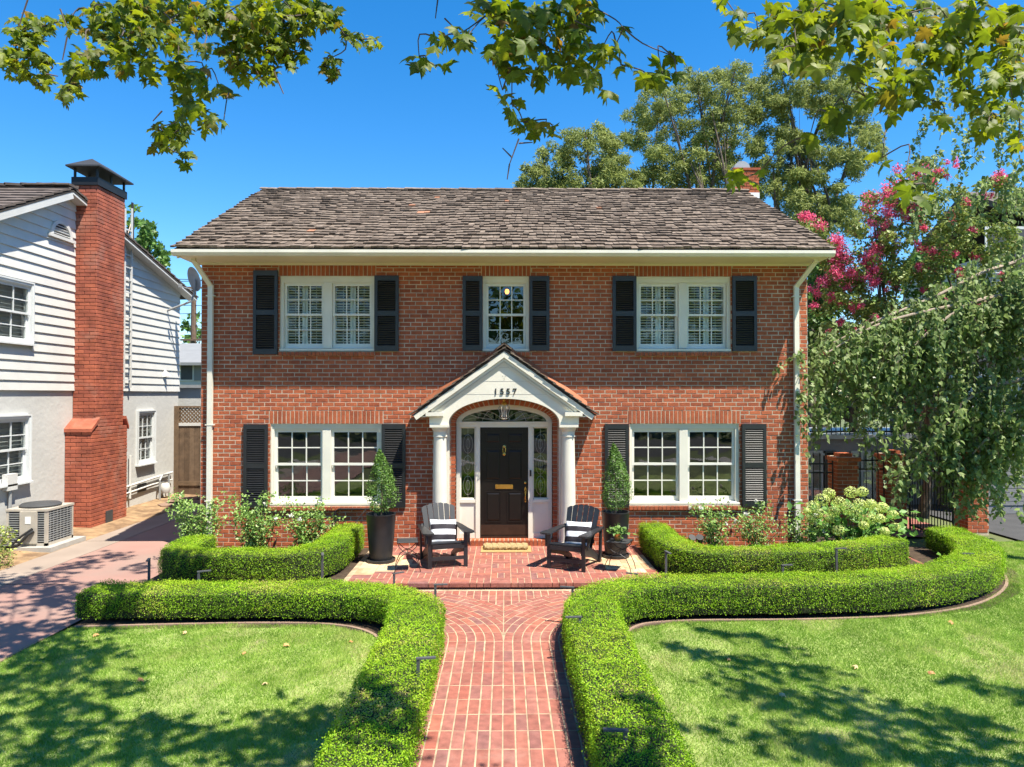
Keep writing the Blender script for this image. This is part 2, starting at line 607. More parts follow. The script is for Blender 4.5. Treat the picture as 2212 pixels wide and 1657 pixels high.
# leaf templates: (verts, triangles); y runs from stalk to tip, length about 1
T_OVAL = (np.array([(0, 0, 0), (-.30, .45, .07), (0, 1, -.04), (.30, .45, .07)]), [(0, 3, 2), (0, 2, 1)])
T_LONG = (np.array([(0, 0, 0), (-.13, .5, .04), (0, 1, -.05), (.13, .5, .04)]), [(0, 3, 2), (0, 2, 1)])
T_BIRCH = (np.array([(0, 0, 0), (-.36, .22, .05), (-.22, .6, .04), (0, 1, -.06), (.22, .6, .04), (.36, .22, .05)]),
           [(0, 5, 4), (0, 4, 3), (0, 3, 2), (0, 2, 1)])
_pl = [(0, .03), (.10, -.05), (.24, -.05), (.22, .06), (.40, .07), (.56, .17), (.40, .22), (.33, .31), (.46, .40), (.52, .60), (.36, .54), (.25, .52), (.26, .66), (.13, .78), (0, 1.0)]
_pl = _pl + [(-x, y) for x, y in _pl[-2:0:-1]]
_np = len(_pl)
T_PLANE = (np.array([(0, .30, .05)] + [(x, y, -.75 * (x * x) - .45 * (y - .3) ** 2 + .05 * math.sin(9 * x + 5 * y)) for x, y in _pl]),
           [(0, i, i % _np + 1) for i in range(1, _np + 1)])
T_BLADE = (np.array([(-.07, 0, 0), (.07, 0, 0), (.03, .95, .22)]), [(0, 1, 2)])


def unit(a):
    return a / np.maximum(np.linalg.norm(a, axis=1, keepdims=True), 1e-9)


def leaf_arrays(C, Nn, size, tpl, rng, roll=None, droop=None):
    """One leaf per centre, its face along Nn; direction of the leaf random in the plane, or along droop."""
    n = len(C)
    Nn = unit(Nn)
    D = rng.normal(size=(n, 3)) if droop is None else droop
    D = D - Nn * np.sum(D * Nn, axis=1, keepdims=True)
    D = unit(D)
    X = np.cross(D, Nn)
    tv, tf = tpl
    size = np.broadcast_to(size, (n,))
    V = (C[:, None, :] + size[:, None, None] * (tv[None, :, 0:1] * X[:, None, :] + tv[None, :, 1:2] * D[:, None, :] + tv[None, :, 2:3] * Nn[:, None, :]))
    F = (np.array(tf)[None, :, :] + (np.arange(n) * len(tv))[:, None, None])
    return V.reshape(-1, 3), F.reshape(-1), len(tv)


def leaf_object(name, C, Nn, size, tpl, mat, parent=None, tint=None, rng=RNG, droop=None, kind=None, **kw):
    V, F, k = leaf_arrays(C, Nn, size, tpl, rng, droop=droop)
    if tint is None:
        tint = rng.random(len(C)) * .96
    off = np.array(WLOC[parent]) if parent else np.zeros(3)
    me = np_mesh(name, V - off, 3, F, mat, np.repeat(tint, k))
    return link(name, me, parent, kind=kind, **kw)


def wob(x, y, s=1.0, p=0.0):
    return (np.sin(1.7 * s * x + 1.1 * s * y + p) + np.sin(-1.3 * s * x + 2.3 * s * y + 2.1 * p + 1) + np.sin(3.1 * s * x - 0.7 * s * y + 3 * p + 2)) / 3


def in_poly(px, py, poly):
    c = np.zeros(len(px), dtype=bool)
    n = len(poly)
    for i in range(n):
        x1, y1 = poly[i]
        x2, y2 = poly[(i + 1) % n]
        hit = ((y1 > py) != (y2 > py)) & (px < (x2 - x1) * (py - y1) / (y2 - y1 + 1e-12) + x1)
        c ^= hit
    return c


def smooth_path(pts, n=8):
    """Catmull-Rom through 2D/3D points."""
    P = [Vector(p) for p in pts]
    out = []
    for i in range(len(P) - 1):
        p0, p1, p2, p3 = P[max(i - 1, 0)], P[i], P[i + 1], P[min(i + 2, len(P) - 1)]
        for j in range(n):
            t = j / n
            out.append(0.5 * ((2 * p1) + (p2 - p0) * t + (2 * p0 - 5 * p1 + 4 * p2 - p3) * t * t + (3 * p1 - p0 - 3 * p2 + p3) * t ** 3))
    out.append(P[-1])
    return out


def sheet(name, poly, z, mat, kind="structure", parent=None, **kw):
    mb = MB()
    mb.add([(p[0], p[1], z) for p in poly], [tuple(range(len(poly)))])
    return mb.build(name, mat, parent, kind=kind, **kw)


def chamfer_brick(lx, ly, lz, ch=0.004):
    """Brick with its front (-y) face chamfered; centred at the origin."""
    mb = MB()
    a, b, d = lx / 2, ly / 2, lz / 2
    vv = [(-a, b, -d), (a, b, -d), (a, b, d), (-a, b, d), (-a, -b + ch, -d), (a, -b + ch, -d), (a, -b + ch, d), (-a, -b + ch, d),
          (-a + ch, -b, -d + ch), (a - ch, -b, -d + ch), (a - ch, -b, d - ch), (-a + ch, -b, d - ch)]
    ff = [(4, 5, 1, 0), (5, 6, 2, 1), (6, 7, 3, 2), (7, 4, 0, 3), (4, 8, 9, 5), (5, 9, 10, 6), (6, 10, 11, 7), (7, 11, 8, 4), (8, 11, 10, 9)]
    return vv, [tuple(reversed(f)) for f in ff]


# =================================================================== GROUND
sheet("ground", [(-400, -300), (400, -300), (400, 700), (-400, 700)], GZ - 0.05, 'ground')
sheet("street", [(-200, -19), (200, -19), (200, -8.5), (-200, -8.5)], GZ - 0.04, 'asphalt')
sheet("sidewalk", [(-200, -5.0), (200, -5.0), (200, -3.4), (-200, -3.4)], GZ - 0.03, 'concrete')
# driveway, dirt strip
sheet("driveway", [(-7.35, -8.5), (-5.27, -8.5), (-5.27, 24), (-7.35, 24)], GZ - 0.008, 'drive')
o = MB()
o.box(-8.02, -7.36, -8.5, 24, GZ - .03, GZ - .006)
o.build("driveway_edge", 'drivegrey', kind="structure")
mb = MB()
xs, ys = np.linspace(-9.4, -7.9, 16), np.linspace(9, 26, 80)
for i in range(len(xs) - 1):
    for j in range(len(ys) - 1):
        q = []
        for a, b in ((i, j), (i + 1, j), (i + 1, j + 1), (i, j + 1)):
            h = GZ - .012 + .02 * (.5 + .5 * float(wob(xs[a] * 4, ys[b] * 3))) * (xs[a] < -8.0) + max(0, (-8.05 - xs[a])) * .05
            q.append((xs[a], ys[b], h))
        mb.add(q, [(0, 1, 2, 3)])
mb.build("dirt_strip", 'dirt', kind="structure")
# score lines of the drive
mb = MB()
for yy in (4.5, 7.5, 10.6, 13.7, 17.0):
    mb.box(-8.0, -5.28, yy, yy + .012, GZ - .02, GZ - .0045)
mb.build("driveway_joint", 'soil', kind="structure")

# hedge centre lines and lawns ---------------------------------------------------------------
LAWN_L = [(-5.25, 1.5), (-1.3, 1.5), (-1.3, 7.6), (-1.5, 8.3), (-2.1, 8.66), (-3.2, 8.72), (-5.15, 8.60), (-5.25, 8.2)]
LAWN_R = [(1.3, 1.5), (12, 1.5), (12, 13.5), (8.4, 13.4), (8.16, 12.6), (7.97, 11.45), (7.38, 10.38), (6.38, 9.47), (5.22, 8.98), (3.8, 8.8), (2.1, 8.75), (1.5, 8.45), (1.3, 7.6)]


def build_lawn(name, poly, label, seed, cut=None):
    sheet(name + "", poly, GZ, 'lawnbase')
    rng = np.random.default_rng(seed)
    x0, x1 = min(p[0] for p in poly), max(p[0] for p in poly)
    y0, y1 = min(p[1] for p in poly), max(p[1] for p in poly)
    n = int(11500 * (x1 - x0) * (y1 - y0))
    px, py = rng.uniform(x0, x1, n), rng.uniform(y0, y1, n)
    keep = in_poly(px, py, poly) & (py > 4.6) & (np.abs(px) < .80 * py + .4)
    keep &= rng.random(n) < np.clip((9.0 / np.maximum(py, 1)) ** 1.0, .5, 1.0)
    px, py = px[keep], py[keep]
    n = len(px)
    patch = wob(px, py, .9, seed) * .5 + wob(px, py, 2.3, seed + 3) * .5
    fine = wob(px, py, 7.0, seed + 1)
    t = np.clip(.28 + .36 * patch + .20 * fine + rng.normal(0, .14, n), 0, .68)
    dry = (wob(px, py, 1.25, seed + 7) + .5 * wob(px, py, 3.5, seed + 9)) > .48
    edge = np.abs(np.abs(px) - 1.35) < .30 + .18 * wob(px, py, 4, 1)
    dd = (dry & (rng.random(n) < .55)) | (edge & (py < 8) & (rng.random(n) < .5))
    t = np.where(dd, np.clip(t + .42 + rng.normal(0, .08, n), 0, .97), t)
    h = rng.uniform(.018, .048, n) * (1 + .25 * patch) * np.where(dd, .7, 1)
    lean = rng.normal(0, .75, (n, 3)) + np.stack([.35 * wob(px, py, .6, 4), .35 * wob(px, py, .7, 9), np.zeros(n)], 1)
    D = unit(np.stack([lean[:, 0], lean[:, 1], np.full(n, 1.0)], 1))
    Nn = unit(rng.normal(size=(n, 3)) * np.array([1, 1, .15]))
    C = np.stack([px, py, np.full(n, GZ - .002)], 1)
    V, F, k = leaf_arrays(C, Nn, h, (T_BLADE[0] * np.array([1.25, 1, 1]), T_BLADE[1]), rng, droop=D)
    me = np_mesh("grass", V, 3, F, 'grass', np.repeat(t, k))
    link("grass", me, None, label=label, cat="grass", kind="stuff")


build_lawn("lawn", LAWN_L, "mown green grass on the lawn beside the driveway", 3)
build_lawn("lawn", LAWN_R, "mown green grass on the lawn under the weeping birch", 5)


def edging(path, name="lawn_edging"):
    P = smooth_path([(p[0], p[1], 0) for p in path], 6)
    mb = MB()
    for a, b in zip(P[:-1], P[1:]):
        mb.bar(Vector((a.x, a.y, GZ - .012)), Vector((b.x, b.y, GZ - .012)), .04, .06)
    mb.build(name, 'concrete' if 0 else 'stone', kind="structure")


edging([(-1.3, 7.6), (-1.5, 8.3), (-2.1, 8.68), (-3.2, 8.74), (-5.15, 8.62)])
edging([(1.3, 7.6), (1.5, 8.45), (2.1, 8.77), (3.8, 8.82), (5.22, 9.0), (6.38, 9.49), (7.38, 10.4), (7.97, 11.47), (8.16, 12.5)])
edging([(-5.26, 8.2), (-5.26, 5.0), (-5.26, 2.0)])
# soil under the hedges and in the beds
sheet("bed_soil", [(-5.2, 8.55), (-2.0, 8.6), (-1.3, 8.2), (-1.28, 2), (-.60, 2), (-.60, 9.0), (-1.0, 9.45), (-5.2, 9.45)], GZ + .002, 'soil')
sheet("bed_soil", [(1.28, 2), (1.28, 8.2), (2.0, 8.7), (5.2, 8.9), (6.4, 9.3), (7.3, 10.0), (8.1, 11.2), (8.3, 13), (7.2, 13), (6.8, 11.3), (6.2, 10.2), (5, 9.6), (1, 9.45), (.60, 9.0), (.60, 2)], GZ + .002, 'soil')
sheet("bed_soil", [(-5.25, 10.16), (-2.34, 10.16), (-2.34, WY), (-5.25, WY)], GZ + .06, 'soil')
sheet("bed_soil", [(2.34, 10.16), (5.0, 10.3), (6.7, 11.1), (7.0, 14), (5.5, 14), (5.45, WY), (2.34, WY)], GZ + .06, 'soil')

# =================================================================== PAVING
PW, PL = 0.104, 0.305


def paver_piece(mb_list, poly, top, th, tint):
    """A paver: polygon (x,y) extruded down from top, with a small chamfer. Collected as (centre, verts, faces)."""
    n = len(poly)
    cx = sum(p[0] for p in poly) / n
    cyy = sum(p[1] for p in poly) / n
    ins = [(cx + (p[0] - cx) * (1 - .004 / max(.02, abs(p[0] - cx) + .0001)) if abs(p[0] - cx) > .02 else p[0],
            cyy + (p[1] - cyy) * (1 - .004 / max(.02, abs(p[1] - cyy) + .0001)) if abs(p[1] - cyy) > .02 else p[1]) for p in poly]
    vv = [(p[0], p[1], top) for p in ins] + [(p[0], p[1], top - .004) for p in poly] + [(p[0], p[1], top - th) for p in poly]
    ff = [tuple(range(n))]
    for i in range(n):
        j = (i + 1) % n
        ff.append((n + i, n + j, j, i))
        ff.append((2 * n + i, 2 * n + j, n + j, n + i))
    mb_list.append(((cx, cyy, top), vv, ff, tint))


def ccw(p):
    a = sum(p[i][0] * p[(i + 1) % len(p)][1] - p[(i + 1) % len(p)][0] * p[i][1] for i in range(len(p)))
    return p if a > 0 else p[::-1]


def clip_half(poly, nx, ny, d):
    """Keep the side nx*x+ny*y<=d."""
    out = []
    for i in range(len(poly)):
        a, b = poly[i], poly[(i + 1) % len(poly)]
        da, db = nx * a[0] + ny * a[1] - d, nx * b[0] + ny * b[1] - d
        if da <= 0:
            out.append(a)
        if (da < 0 < db) or (db < 0 < da):
            t = da / (da - db)
            out.append((a[0] + (b[0] - a[0]) * t, a[1] + (b[1] - a[1]) * t))
    return out


def emit_pieces(pieces, parent, name, stuffname, mat, limit):
    pieces.sort(key=lambda p: (p[0][0] - CAM.x) ** 2 + (p[0][1]) ** 2)
    rest = MB()
    for i, (c, vv, ff, t) in enumerate(pieces):
        if i < limit:
            mb = MB()
            mb.add([(v[0] - c[0], v[1] - c[1], v[2] - c[2]) for v in vv], ff, 0)
            link(name, mb.mesh(name, mat if isinstance(mat, str) else mat(c)), parent, loc=c)
        else:
            rest.add(vv, ff, t)
    if rest.v:
        rest.build(stuffname, mat if isinstance(mat, str) else 'paver', parent, kind="stuff")


RC, YC, JY = 1.72, 8.07, 10.13          # centre of the curved bricks, start of the curve, far edge of the walk
walk = MB()
walk.add([(x, y, GZ + .0095) for x, y in [(-.78, -3.4), (.78, -3.4), (.78, 8.9), (3.2, 9.35), (3.2, 10.2), (-3.2, 10.2), (-3.2, 9.1), (-.78, 8.9)]],
         [tuple(range(8))])
walk = walk.build("walkway", 'pavermortar', kind="structure")
pcs = []
TOPW = GZ + .012
g = .0055
rr = random.Random(5)
row = 0
yy = YC
while yy > 1.0:                                                      # straight run, stack bond
    for k in range(-7, 7):
        jx, jy = rr.uniform(-.002, .002), rr.uniform(-.004, .004)
        x0, x1 = k * PW + g + jx, (k + 1) * PW - g + jx
        paver_piece(pcs, [(x0, yy - PL + g + jy), (x1, yy - PL + g + jy), (x1, yy - g + jy), (x0, yy - g + jy)], TOPW + rr.uniform(-.0008, .0012), .05, rr.random())
    yy -= PL
for sgn in (-1, 1):                                                  # two fans of curved courses
    for k in range(-8, 4):
        r0, r1 = RC + k * PW + g, RC + (k + 1) * PW - g
        if r0 < .75:
            continue
        rm = (r0 + r1) / 2
        nseg = max(4, int(round(rm * math.pi / 2 / PL)))
        for s_ in range(nseg):
            a0, a1 = math.pi / 2 * s_ / nseg + g / rm, math.pi / 2 * (s_ + 1) / nseg - g / rm
            am = (a0 + a1) / 2
            poly = [(-RC + r0 * math.cos(a0), YC + r0 * math.sin(a0)), (-RC + r1 * math.cos(a0), YC + r1 * math.sin(a0)),
                    (-RC + r1 * math.cos(am), YC + r1 * math.sin(am)), (-RC + r1 * math.cos(a1), YC + r1 * math.sin(a1)),
                    (-RC + r0 * math.cos(a1), YC + r0 * math.sin(a1)), (-RC + r0 * math.cos(am), YC + r0 * math.sin(am))]
            poly = clip_half(poly, 1, 0, -g)
            if len(poly) < 3:
                continue
            area = abs(sum(poly[i][0] * poly[(i + 1) % len(poly)][1] - poly[(i + 1) % len(poly)][0] * poly[i][1] for i in range(len(poly)))) / 2
            if area < .0015:
                continue
            if sgn > 0:
                poly = [(-p[0], p[1]) for p in poly]
            paver_piece(pcs, ccw(poly), TOPW + rr.uniform(-.0008, .0012), .05, rr.random())
rmax = RC + 4 * PW
for k in range(-17, 17):                                             # bricks square to the step, above the fans
    x0, x1 = k * PW + g, (k + 1) * PW - g
    xm = (x0 + x1) / 2
    if abs(xm) > RC:
        continue

    def arc_y(x):
        return YC + math.sqrt(max(0, rmax ** 2 - (RC - abs(x)) ** 2))
    ya, yb = arc_y(x0) + g, arc_y(x1) + g
    top = JY
    while top > min(ya, yb) + .02:
        lo = top - PL * .8
        l0, l1 = max(lo + g, ya), max(lo + g, yb)
        if top - g - min(l0, l1) > .02:
            paver_piece(pcs, ccw([(x0, min(l0, top - g)), (x1, min(l1, top - g)), (x1, top - g), (x0, top - g)]), TOPW + rr.uniform(-.0008, .0012), .05, rr.random())
        top = lo
for sgn in (-1, 1):                                                  # side paths
    for j in range(9):
        y0, y1 = 9.05 + j * PW + .04 + g, 9.05 + (j + 1) * PW + .04 - g
        x = RC
        while x < 3.0:
            q = [(x + g, y0), (x + PL - g, y0), (x + PL - g, y1), (x + g, y1)]
            if sgn < 0:
                q = [(-p[0], p[1]) for p in q]
            paver_piece(pcs, ccw(q), TOPW + rr.uniform(-.0008, .0012), .05, rr.random())
            x += PL
pcs = [p for p in pcs if p[0][1] > 4.6]
emit_pieces(pcs, walk, "paver", "far_pavers", 'paver', 300)
sheet("side_path", [(3.2, 9.4), (5, 9.65), (6.2, 10.2), (6.9, 11.3), (7.1, 13.9), (9.2, 13.9), (9.2, 17), (6.6, 17), (6.6, 12.0), (6.0, 11.1), (4.6, 10.4), (3.2, 10.2)], GZ + .006, 'paver')
sheet("side_path", [(-5.25, 9.35), (-3.2, 9.35), (-3.2, 10.2), (-5.25, 10.2)], GZ + .006, 'paver')

# patio: basket weave of three bricks a block, raised one step
PB = .296
patio = MB()
patio.box(-2.34, 2.34, 10.24, WY, GZ - .05, -.0028)
patio = patio.build("patio", 'pavermortar', kind="structure")
pcs, stained = [], []
bw = PB / 3
gp = .0048
nx = 16
for i in range(-8, 8):
    for j in range(9):
        x0, y0 = i * PB + PB * .35, 10.20 + j * PB
        for k in range(3):
            if (i + j) % 2 == 0:
                q = [x0 + k * bw + gp, x0 + (k + 1) * bw - gp, y0 + gp, y0 + PB - gp]
            else:
                q = [x0 + gp, x0 + PB - gp, y0 + k * bw + gp * .7, y0 + (k + 1) * bw - gp * .7]
            q[0], q[1] = max(q[0], -2.34), min(q[1], 2.34)
            q[3] = min(q[3], WY - .01)
            if q[1] - q[0] < .02 or q[3] - q[2] < .02:
                continue
            xm, ym = (q[0] + q[1]) / 2, (q[2] + q[3]) / 2
            dst = pcs
            sl = math.hypot((xm + 2.05) / .75, (ym - 11.3) / .75) + .25 * float(wob(xm * 3, ym * 3))
            sr = math.hypot((xm - 1.95) / .62, (ym - 11.5) / .7) + .25 * float(wob(xm * 3, ym * 3, 1, 2))
            if min(sl, sr) < .8:
                dst = stained
            paver_piece(dst, [(q[0], q[2]), (q[1], q[2]), (q[1], q[3]), (q[0], q[3])], rr.uniform(-.0006, .0012), .055 if j else .058, rr.random())
emit_pieces(pcs, patio, "paver", "patio_pavers", 'paver', 210)
emit_pieces(stained, patio, "paver", "stained_pavers", 'stain', 60)
mb = MB()                                                            # riser bricks under the nosing
x = -2.34
while x < 2.3:
    mb.box(x + .005, x + .205, 10.235, 10.28, GZ + .004, -.062, rr.random())
    x += .21
mb.build("step_riser", 'paver', patio)

# =================================================================== BRICK HOUSE
XL, XR = w(434, 800)[0], w(1744, 800)[0]
WT = w(1091, 570)[1]
house = thing("brick_house", "two-storey red brick house with black shutters, white portico and shake roof", "house", (0, WY, GZ))
BLN, BHT = .2072, .0755
RIDGE_Y, RIDGE_Z, EAVE_Y, EAVE_Z = 16.57, 7.47, 12.07, 5.18
BACK_Y = RIDGE_Y + (RIDGE_Y - WY)

# openings (x0,x1,z0,z1) ------------------------------------------------------------------
Zu0, Zu1 = w(1091, 758)[1], w(1091, 597)[1]
Zl0, Zl1 = w(1091, 1090)[1], w(1091, 915.5)[1]
LOW = [(w(584.5, 1000)[0], w(823.4, 1000)[0]), (w(1359.7, 1000)[0], w(1595.3, 1000)[0])]
UPP = [(w(605, 680)[0], w(807.6, 680)[0]), (w(1043, 680)[0], w(1141.8, 680)[0]), (w(1374.4, 680)[0], w(1576.7, 680)[0])]
OPEN = [(a, b, Zl0, Zl1) for a, b in LOW] + [(a, b, Zu0, Zu1) for a, b in UPP]
AI, BI, AO, BO, AZ = .867, .315, .955, .415, 2.20                 # door arch: inner / outer half axes, springing
STEPZ = .10
LINT = math.ceil((WT - Zl1 - .205) / BHT - 1) * BHT
LINT = WT - BHT * math.floor((WT - Zl1 - .17) / BHT) - Zl1


def forbidden(z0, z1):
    """x intervals taken by openings, lintels and sills at a course."""
    out = []
    for a, b, c, d in OPEN:
        upper = c > 3
        lint = LINT if not upper else WT - d
        if z1 > c - .02 and z0 < d + lint - .004:
            if z0 >= d - .01:
                out.append((a - .03, b + .03))
            elif z1 <= c + .01:
                out.append((a - .02, b + .02))
            else:
                out.append((a, b))
    zm = z1
    if z0 < AZ + BO:
        h = AO if z0 < AZ else AO * math.sqrt(max(0, 1 - ((z0 - AZ) / BO) ** 2))
        out.append((-h, h))
    return out


wall_cells = MB()
xsplit = sorted(set([XL, XR, -AO, AO] + [q for a, b, _, _ in OPEN for q in (a, b)]))
zsplit = sorted(set([GZ, WT + .02, AZ + BO, AZ] + [q for _, _, c, d in OPEN for q in (c, d)]))
for i in range(len(xsplit) - 1):
    for j in range(len(zsplit) - 1):
        x0, x1, z0, z1 = xsplit[i], xsplit[i + 1], zsplit[j], zsplit[j + 1]
        xm, zm = (x0 + x1) / 2, (z0 + z1) / 2
        if any(a < xm < b and c < zm < d for a, b, c, d in OPEN):
            continue
        if abs(xm) < AO and zm < AZ + BO:
            continue
        wall_cells.add([(x0, WY + .0035, z0), (x1, WY + .0035, z0), (x1, WY + .0035, z1), (x0, WY + .0035, z1)], [(0, 1, 2, 3)])
for a, b, c, d in OPEN:
    Y0, Y1 = WY + .0035, WY + .24
    wall_cells.add([(a, Y0, c), (b, Y0, c), (b, Y0, d), (a, Y0, d), (a, Y1, c), (b, Y1, c), (b, Y1, d), (a, Y1, d)],
                   [(0, 4, 5, 1), (1, 5, 6, 2), (2, 6, 7, 3), (3, 7, 4, 0)])
n = 24                                                              # spandrels over the arch
lo = [(AO * -math.cos(math.pi * i / n), AZ + BO * math.sin(math.pi * i / n)) for i in range(n + 1)]
hi = [(p[0], AZ + BO) for p in lo]
for i in range(n):
    wall_cells.add([(lo[i][0], WY + .0035, lo[i][1]), (lo[i + 1][0], WY + .0035, lo[i + 1][1]), (hi[i + 1][0], WY + .0035, hi[i + 1][1] + .001), (hi[i][0], WY + .0035, hi[i][1] + .001)], [(0, 1, 2, 3)])
# side and back walls
wall_cells.add([(XL, WY + .0035, GZ), (XL, BACK_Y, GZ), (XL, BACK_Y, WT), (XL, RIDGE_Y, RIDGE_Z - .15), (XL, WY + .0035, WT)], [(0, 4, 3, 2, 1)])
wall_cells.add([(XR, WY + .0035, GZ), (XR, BACK_Y, GZ), (XR, BACK_Y, WT), (XR, RIDGE_Y, RIDGE_Z - .15), (XR, WY + .0035, WT)], [(0, 1, 2, 3, 4)])
wall_cells.add([(XL, BACK_Y, GZ), (XR, BACK_Y, GZ), (XR, BACK_Y, WT), (XL, BACK_Y, WT)], [(0, 3, 2, 1)])
wall = wall_cells.build("wall", 'mortar', house)

BR = []                                                            # bricks: (centre, size, seen-first)
z = WT
course = 0
jr = random.Random(2)
while z > GZ + .01:
    z1, z0 = z, z - BHT
    fb = forbidden(z0 + .004, z1 - .004)
    x = XL + (0 if course % 2 == 0 else -BLN / 2)
    while x < XR - .01:
        a, b = max(x, XL), min(x + BLN + jr.uniform(-.004, .004), XR)
        x = b if x + BLN < XR else x + BLN
        segs = [(a, b)]
        for f0, f1 in fb:
            ns = []
            for s0, s1 in segs:
                if s1 <= f0 or s0 >= f1:
                    ns.append((s0, s1))
                else:
                    if s0 < f0:
                        ns.append((s0, f0))
                    if s1 > f1:
                        ns.append((f1, s1))
            segs = ns
        for s0, s1 in segs:
            if s1 - s0 > .03:
                BR.append(((s0 + s1) / 2, (z0 + z1) / 2, s1 - s0 - .0115, BHT - .0115, 1))
    z -= BHT
    course += 1
for a, b, c, d in OPEN:                                            # soldier lintels
    upper = c > 3
    h = (WT - d - .004) if upper else LINT
    nb = max(4, int(round((b - a + .06) / BHT)))
    p = (b - a + .06) / nb
    for k in range(nb):
        BR.append((a - .03 + (k + .5) * p, d + h / 2, p - .011, h - .008, 0))
keyb = {}
individual = rest_n = 0
restm = MB()
BR.sort(key=lambda q: (q[4], -round(q[2], 2), abs(q[0]) + abs(q[1] - 3.2) * .8 + (3 if q[1] < 1.0 else 0)))
for q in BR:
    cx_, cz_, lx, lz, _ = q
    yj = jr.uniform(-.0025, .0025)
    if individual < 230:
        kk = (round(lx, 3), round(lz, 3))
        if kk not in keyb:
            vv, ff = chamfer_brick(lx, .035, lz)
            m_ = MB()
            m_.add(vv, ff, 0)
            keyb[kk] = m_.mesh("brick", 'brick')
        link("brick", keyb[kk], house, loc=(cx_, WY + .0175 + yj, cz_))
        individual += 1
    else:
        vv, ff = chamfer_brick(lx, .035, lz)
        aa = jr.uniform(-.004, .004)
        restm.add([(v[0] + cx_, v[1] + WY + .0175 + yj, v[2] + cz_ + aa * v[0]) for v in vv], ff, jr.random())
nb = 30                                                            # arch ring
for k in range(nb):
    t0, t1 = math.pi * k / nb + .012, math.pi * (k + 1) / nb - .012
    pl = [(-AO * math.cos(t0), AZ + BO * math.sin(t0)), (-AO * math.cos(t1), AZ + BO * math.sin(t1)),
          (-AI * math.cos(t1), AZ + BI * math.sin(t1)), (-AI * math.cos(t0), AZ + BI * math.sin(t0))]
    m_ = MB()
    m_.prism([(q[0], q[1]) for q in pl[::-1]], WY + .003, WY + .13)
    m_.build("arch_brick", 'brick', house)
z = AZ                                                             # jamb returns of the doorway
while z > STEPZ:
    for sx in (-1, 1):
        xa, xb = sorted((sx * AI, sx * AO))
        restm.box(xa + .004, xb - .004, WY + .003, WY + .13, z - BHT + .006, z - .006, jr.random())
    z -= BHT
restm.build("brickwork", 'brick', house, kind="stuff")
mb = MB()
mb.strip([(-AO * math.cos(math.pi * i / 24), AZ + BO * math.sin(math.pi * i / 24) - .008) for i in range(25)],
         [(-AO * math.cos(math.pi * i / 24), AZ + BO * math.sin(math.pi * i / 24) + .002) for i in range(25)], WY + .006, WY + .14)
mb.box(-AO - .001, -AO + .012, WY + .006, WY + .14, STEPZ, AZ)
mb.box(AO - .012, AO + .001, WY + .006, WY + .14, STEPZ, AZ)
for i in range(24):                                                # mortar bed behind the ring
    t0, t1 = math.pi * i / 24, math.pi * (i + 1) / 24
    mb.add([(-AO * math.cos(t0), WY + .012, AZ + BO * math.sin(t0)), (-AO * math.cos(t1), WY + .012, AZ + BO * math.sin(t1)),
            (-AI * math.cos(t1), WY + .012, AZ + BI * math.sin(t1)), (-AI * math.cos(t0), WY + .012, AZ + BI * math.sin(t0))], [(0, 3, 2, 1)])
mb.box(-AO, -AI - .004, WY + .012, WY + .128, STEPZ, AZ)
mb.box(AI + .004, AO, WY + .012, WY + .128, STEPZ, AZ)
mb.build("arch_mortar", 'mortar', house)

# windows ---------------------------------------------------------------------------------


def sill_bricks(a, b, ztop, name="window_sill"):
    s = part(name, house)
    base = MB()
    base.box(a - .02, b + .02, WY - .035, WY + .06, ztop - .078, ztop - .012)
    base.build("sill_mortar", 'mortar', s)
    nb_ = int(round((b - a + .04) / BHT))
    p = (b - a + .04) / nb_
    bm = MB()
    bm.prism([(WY - .05, ztop - .085), (WY + .07, ztop - .085), (WY + .07, ztop - .0), (WY - .05, ztop - .022)], -(p - .01) / 2, (p - .01) / 2, axis='x')
    me = bm.mesh("brick", 'brick', off=(0, WY, ztop))
    for k in range(nb_):
        link("brick", me, s, loc=(a - .02 + (k + .5) * p, WY, ztop))


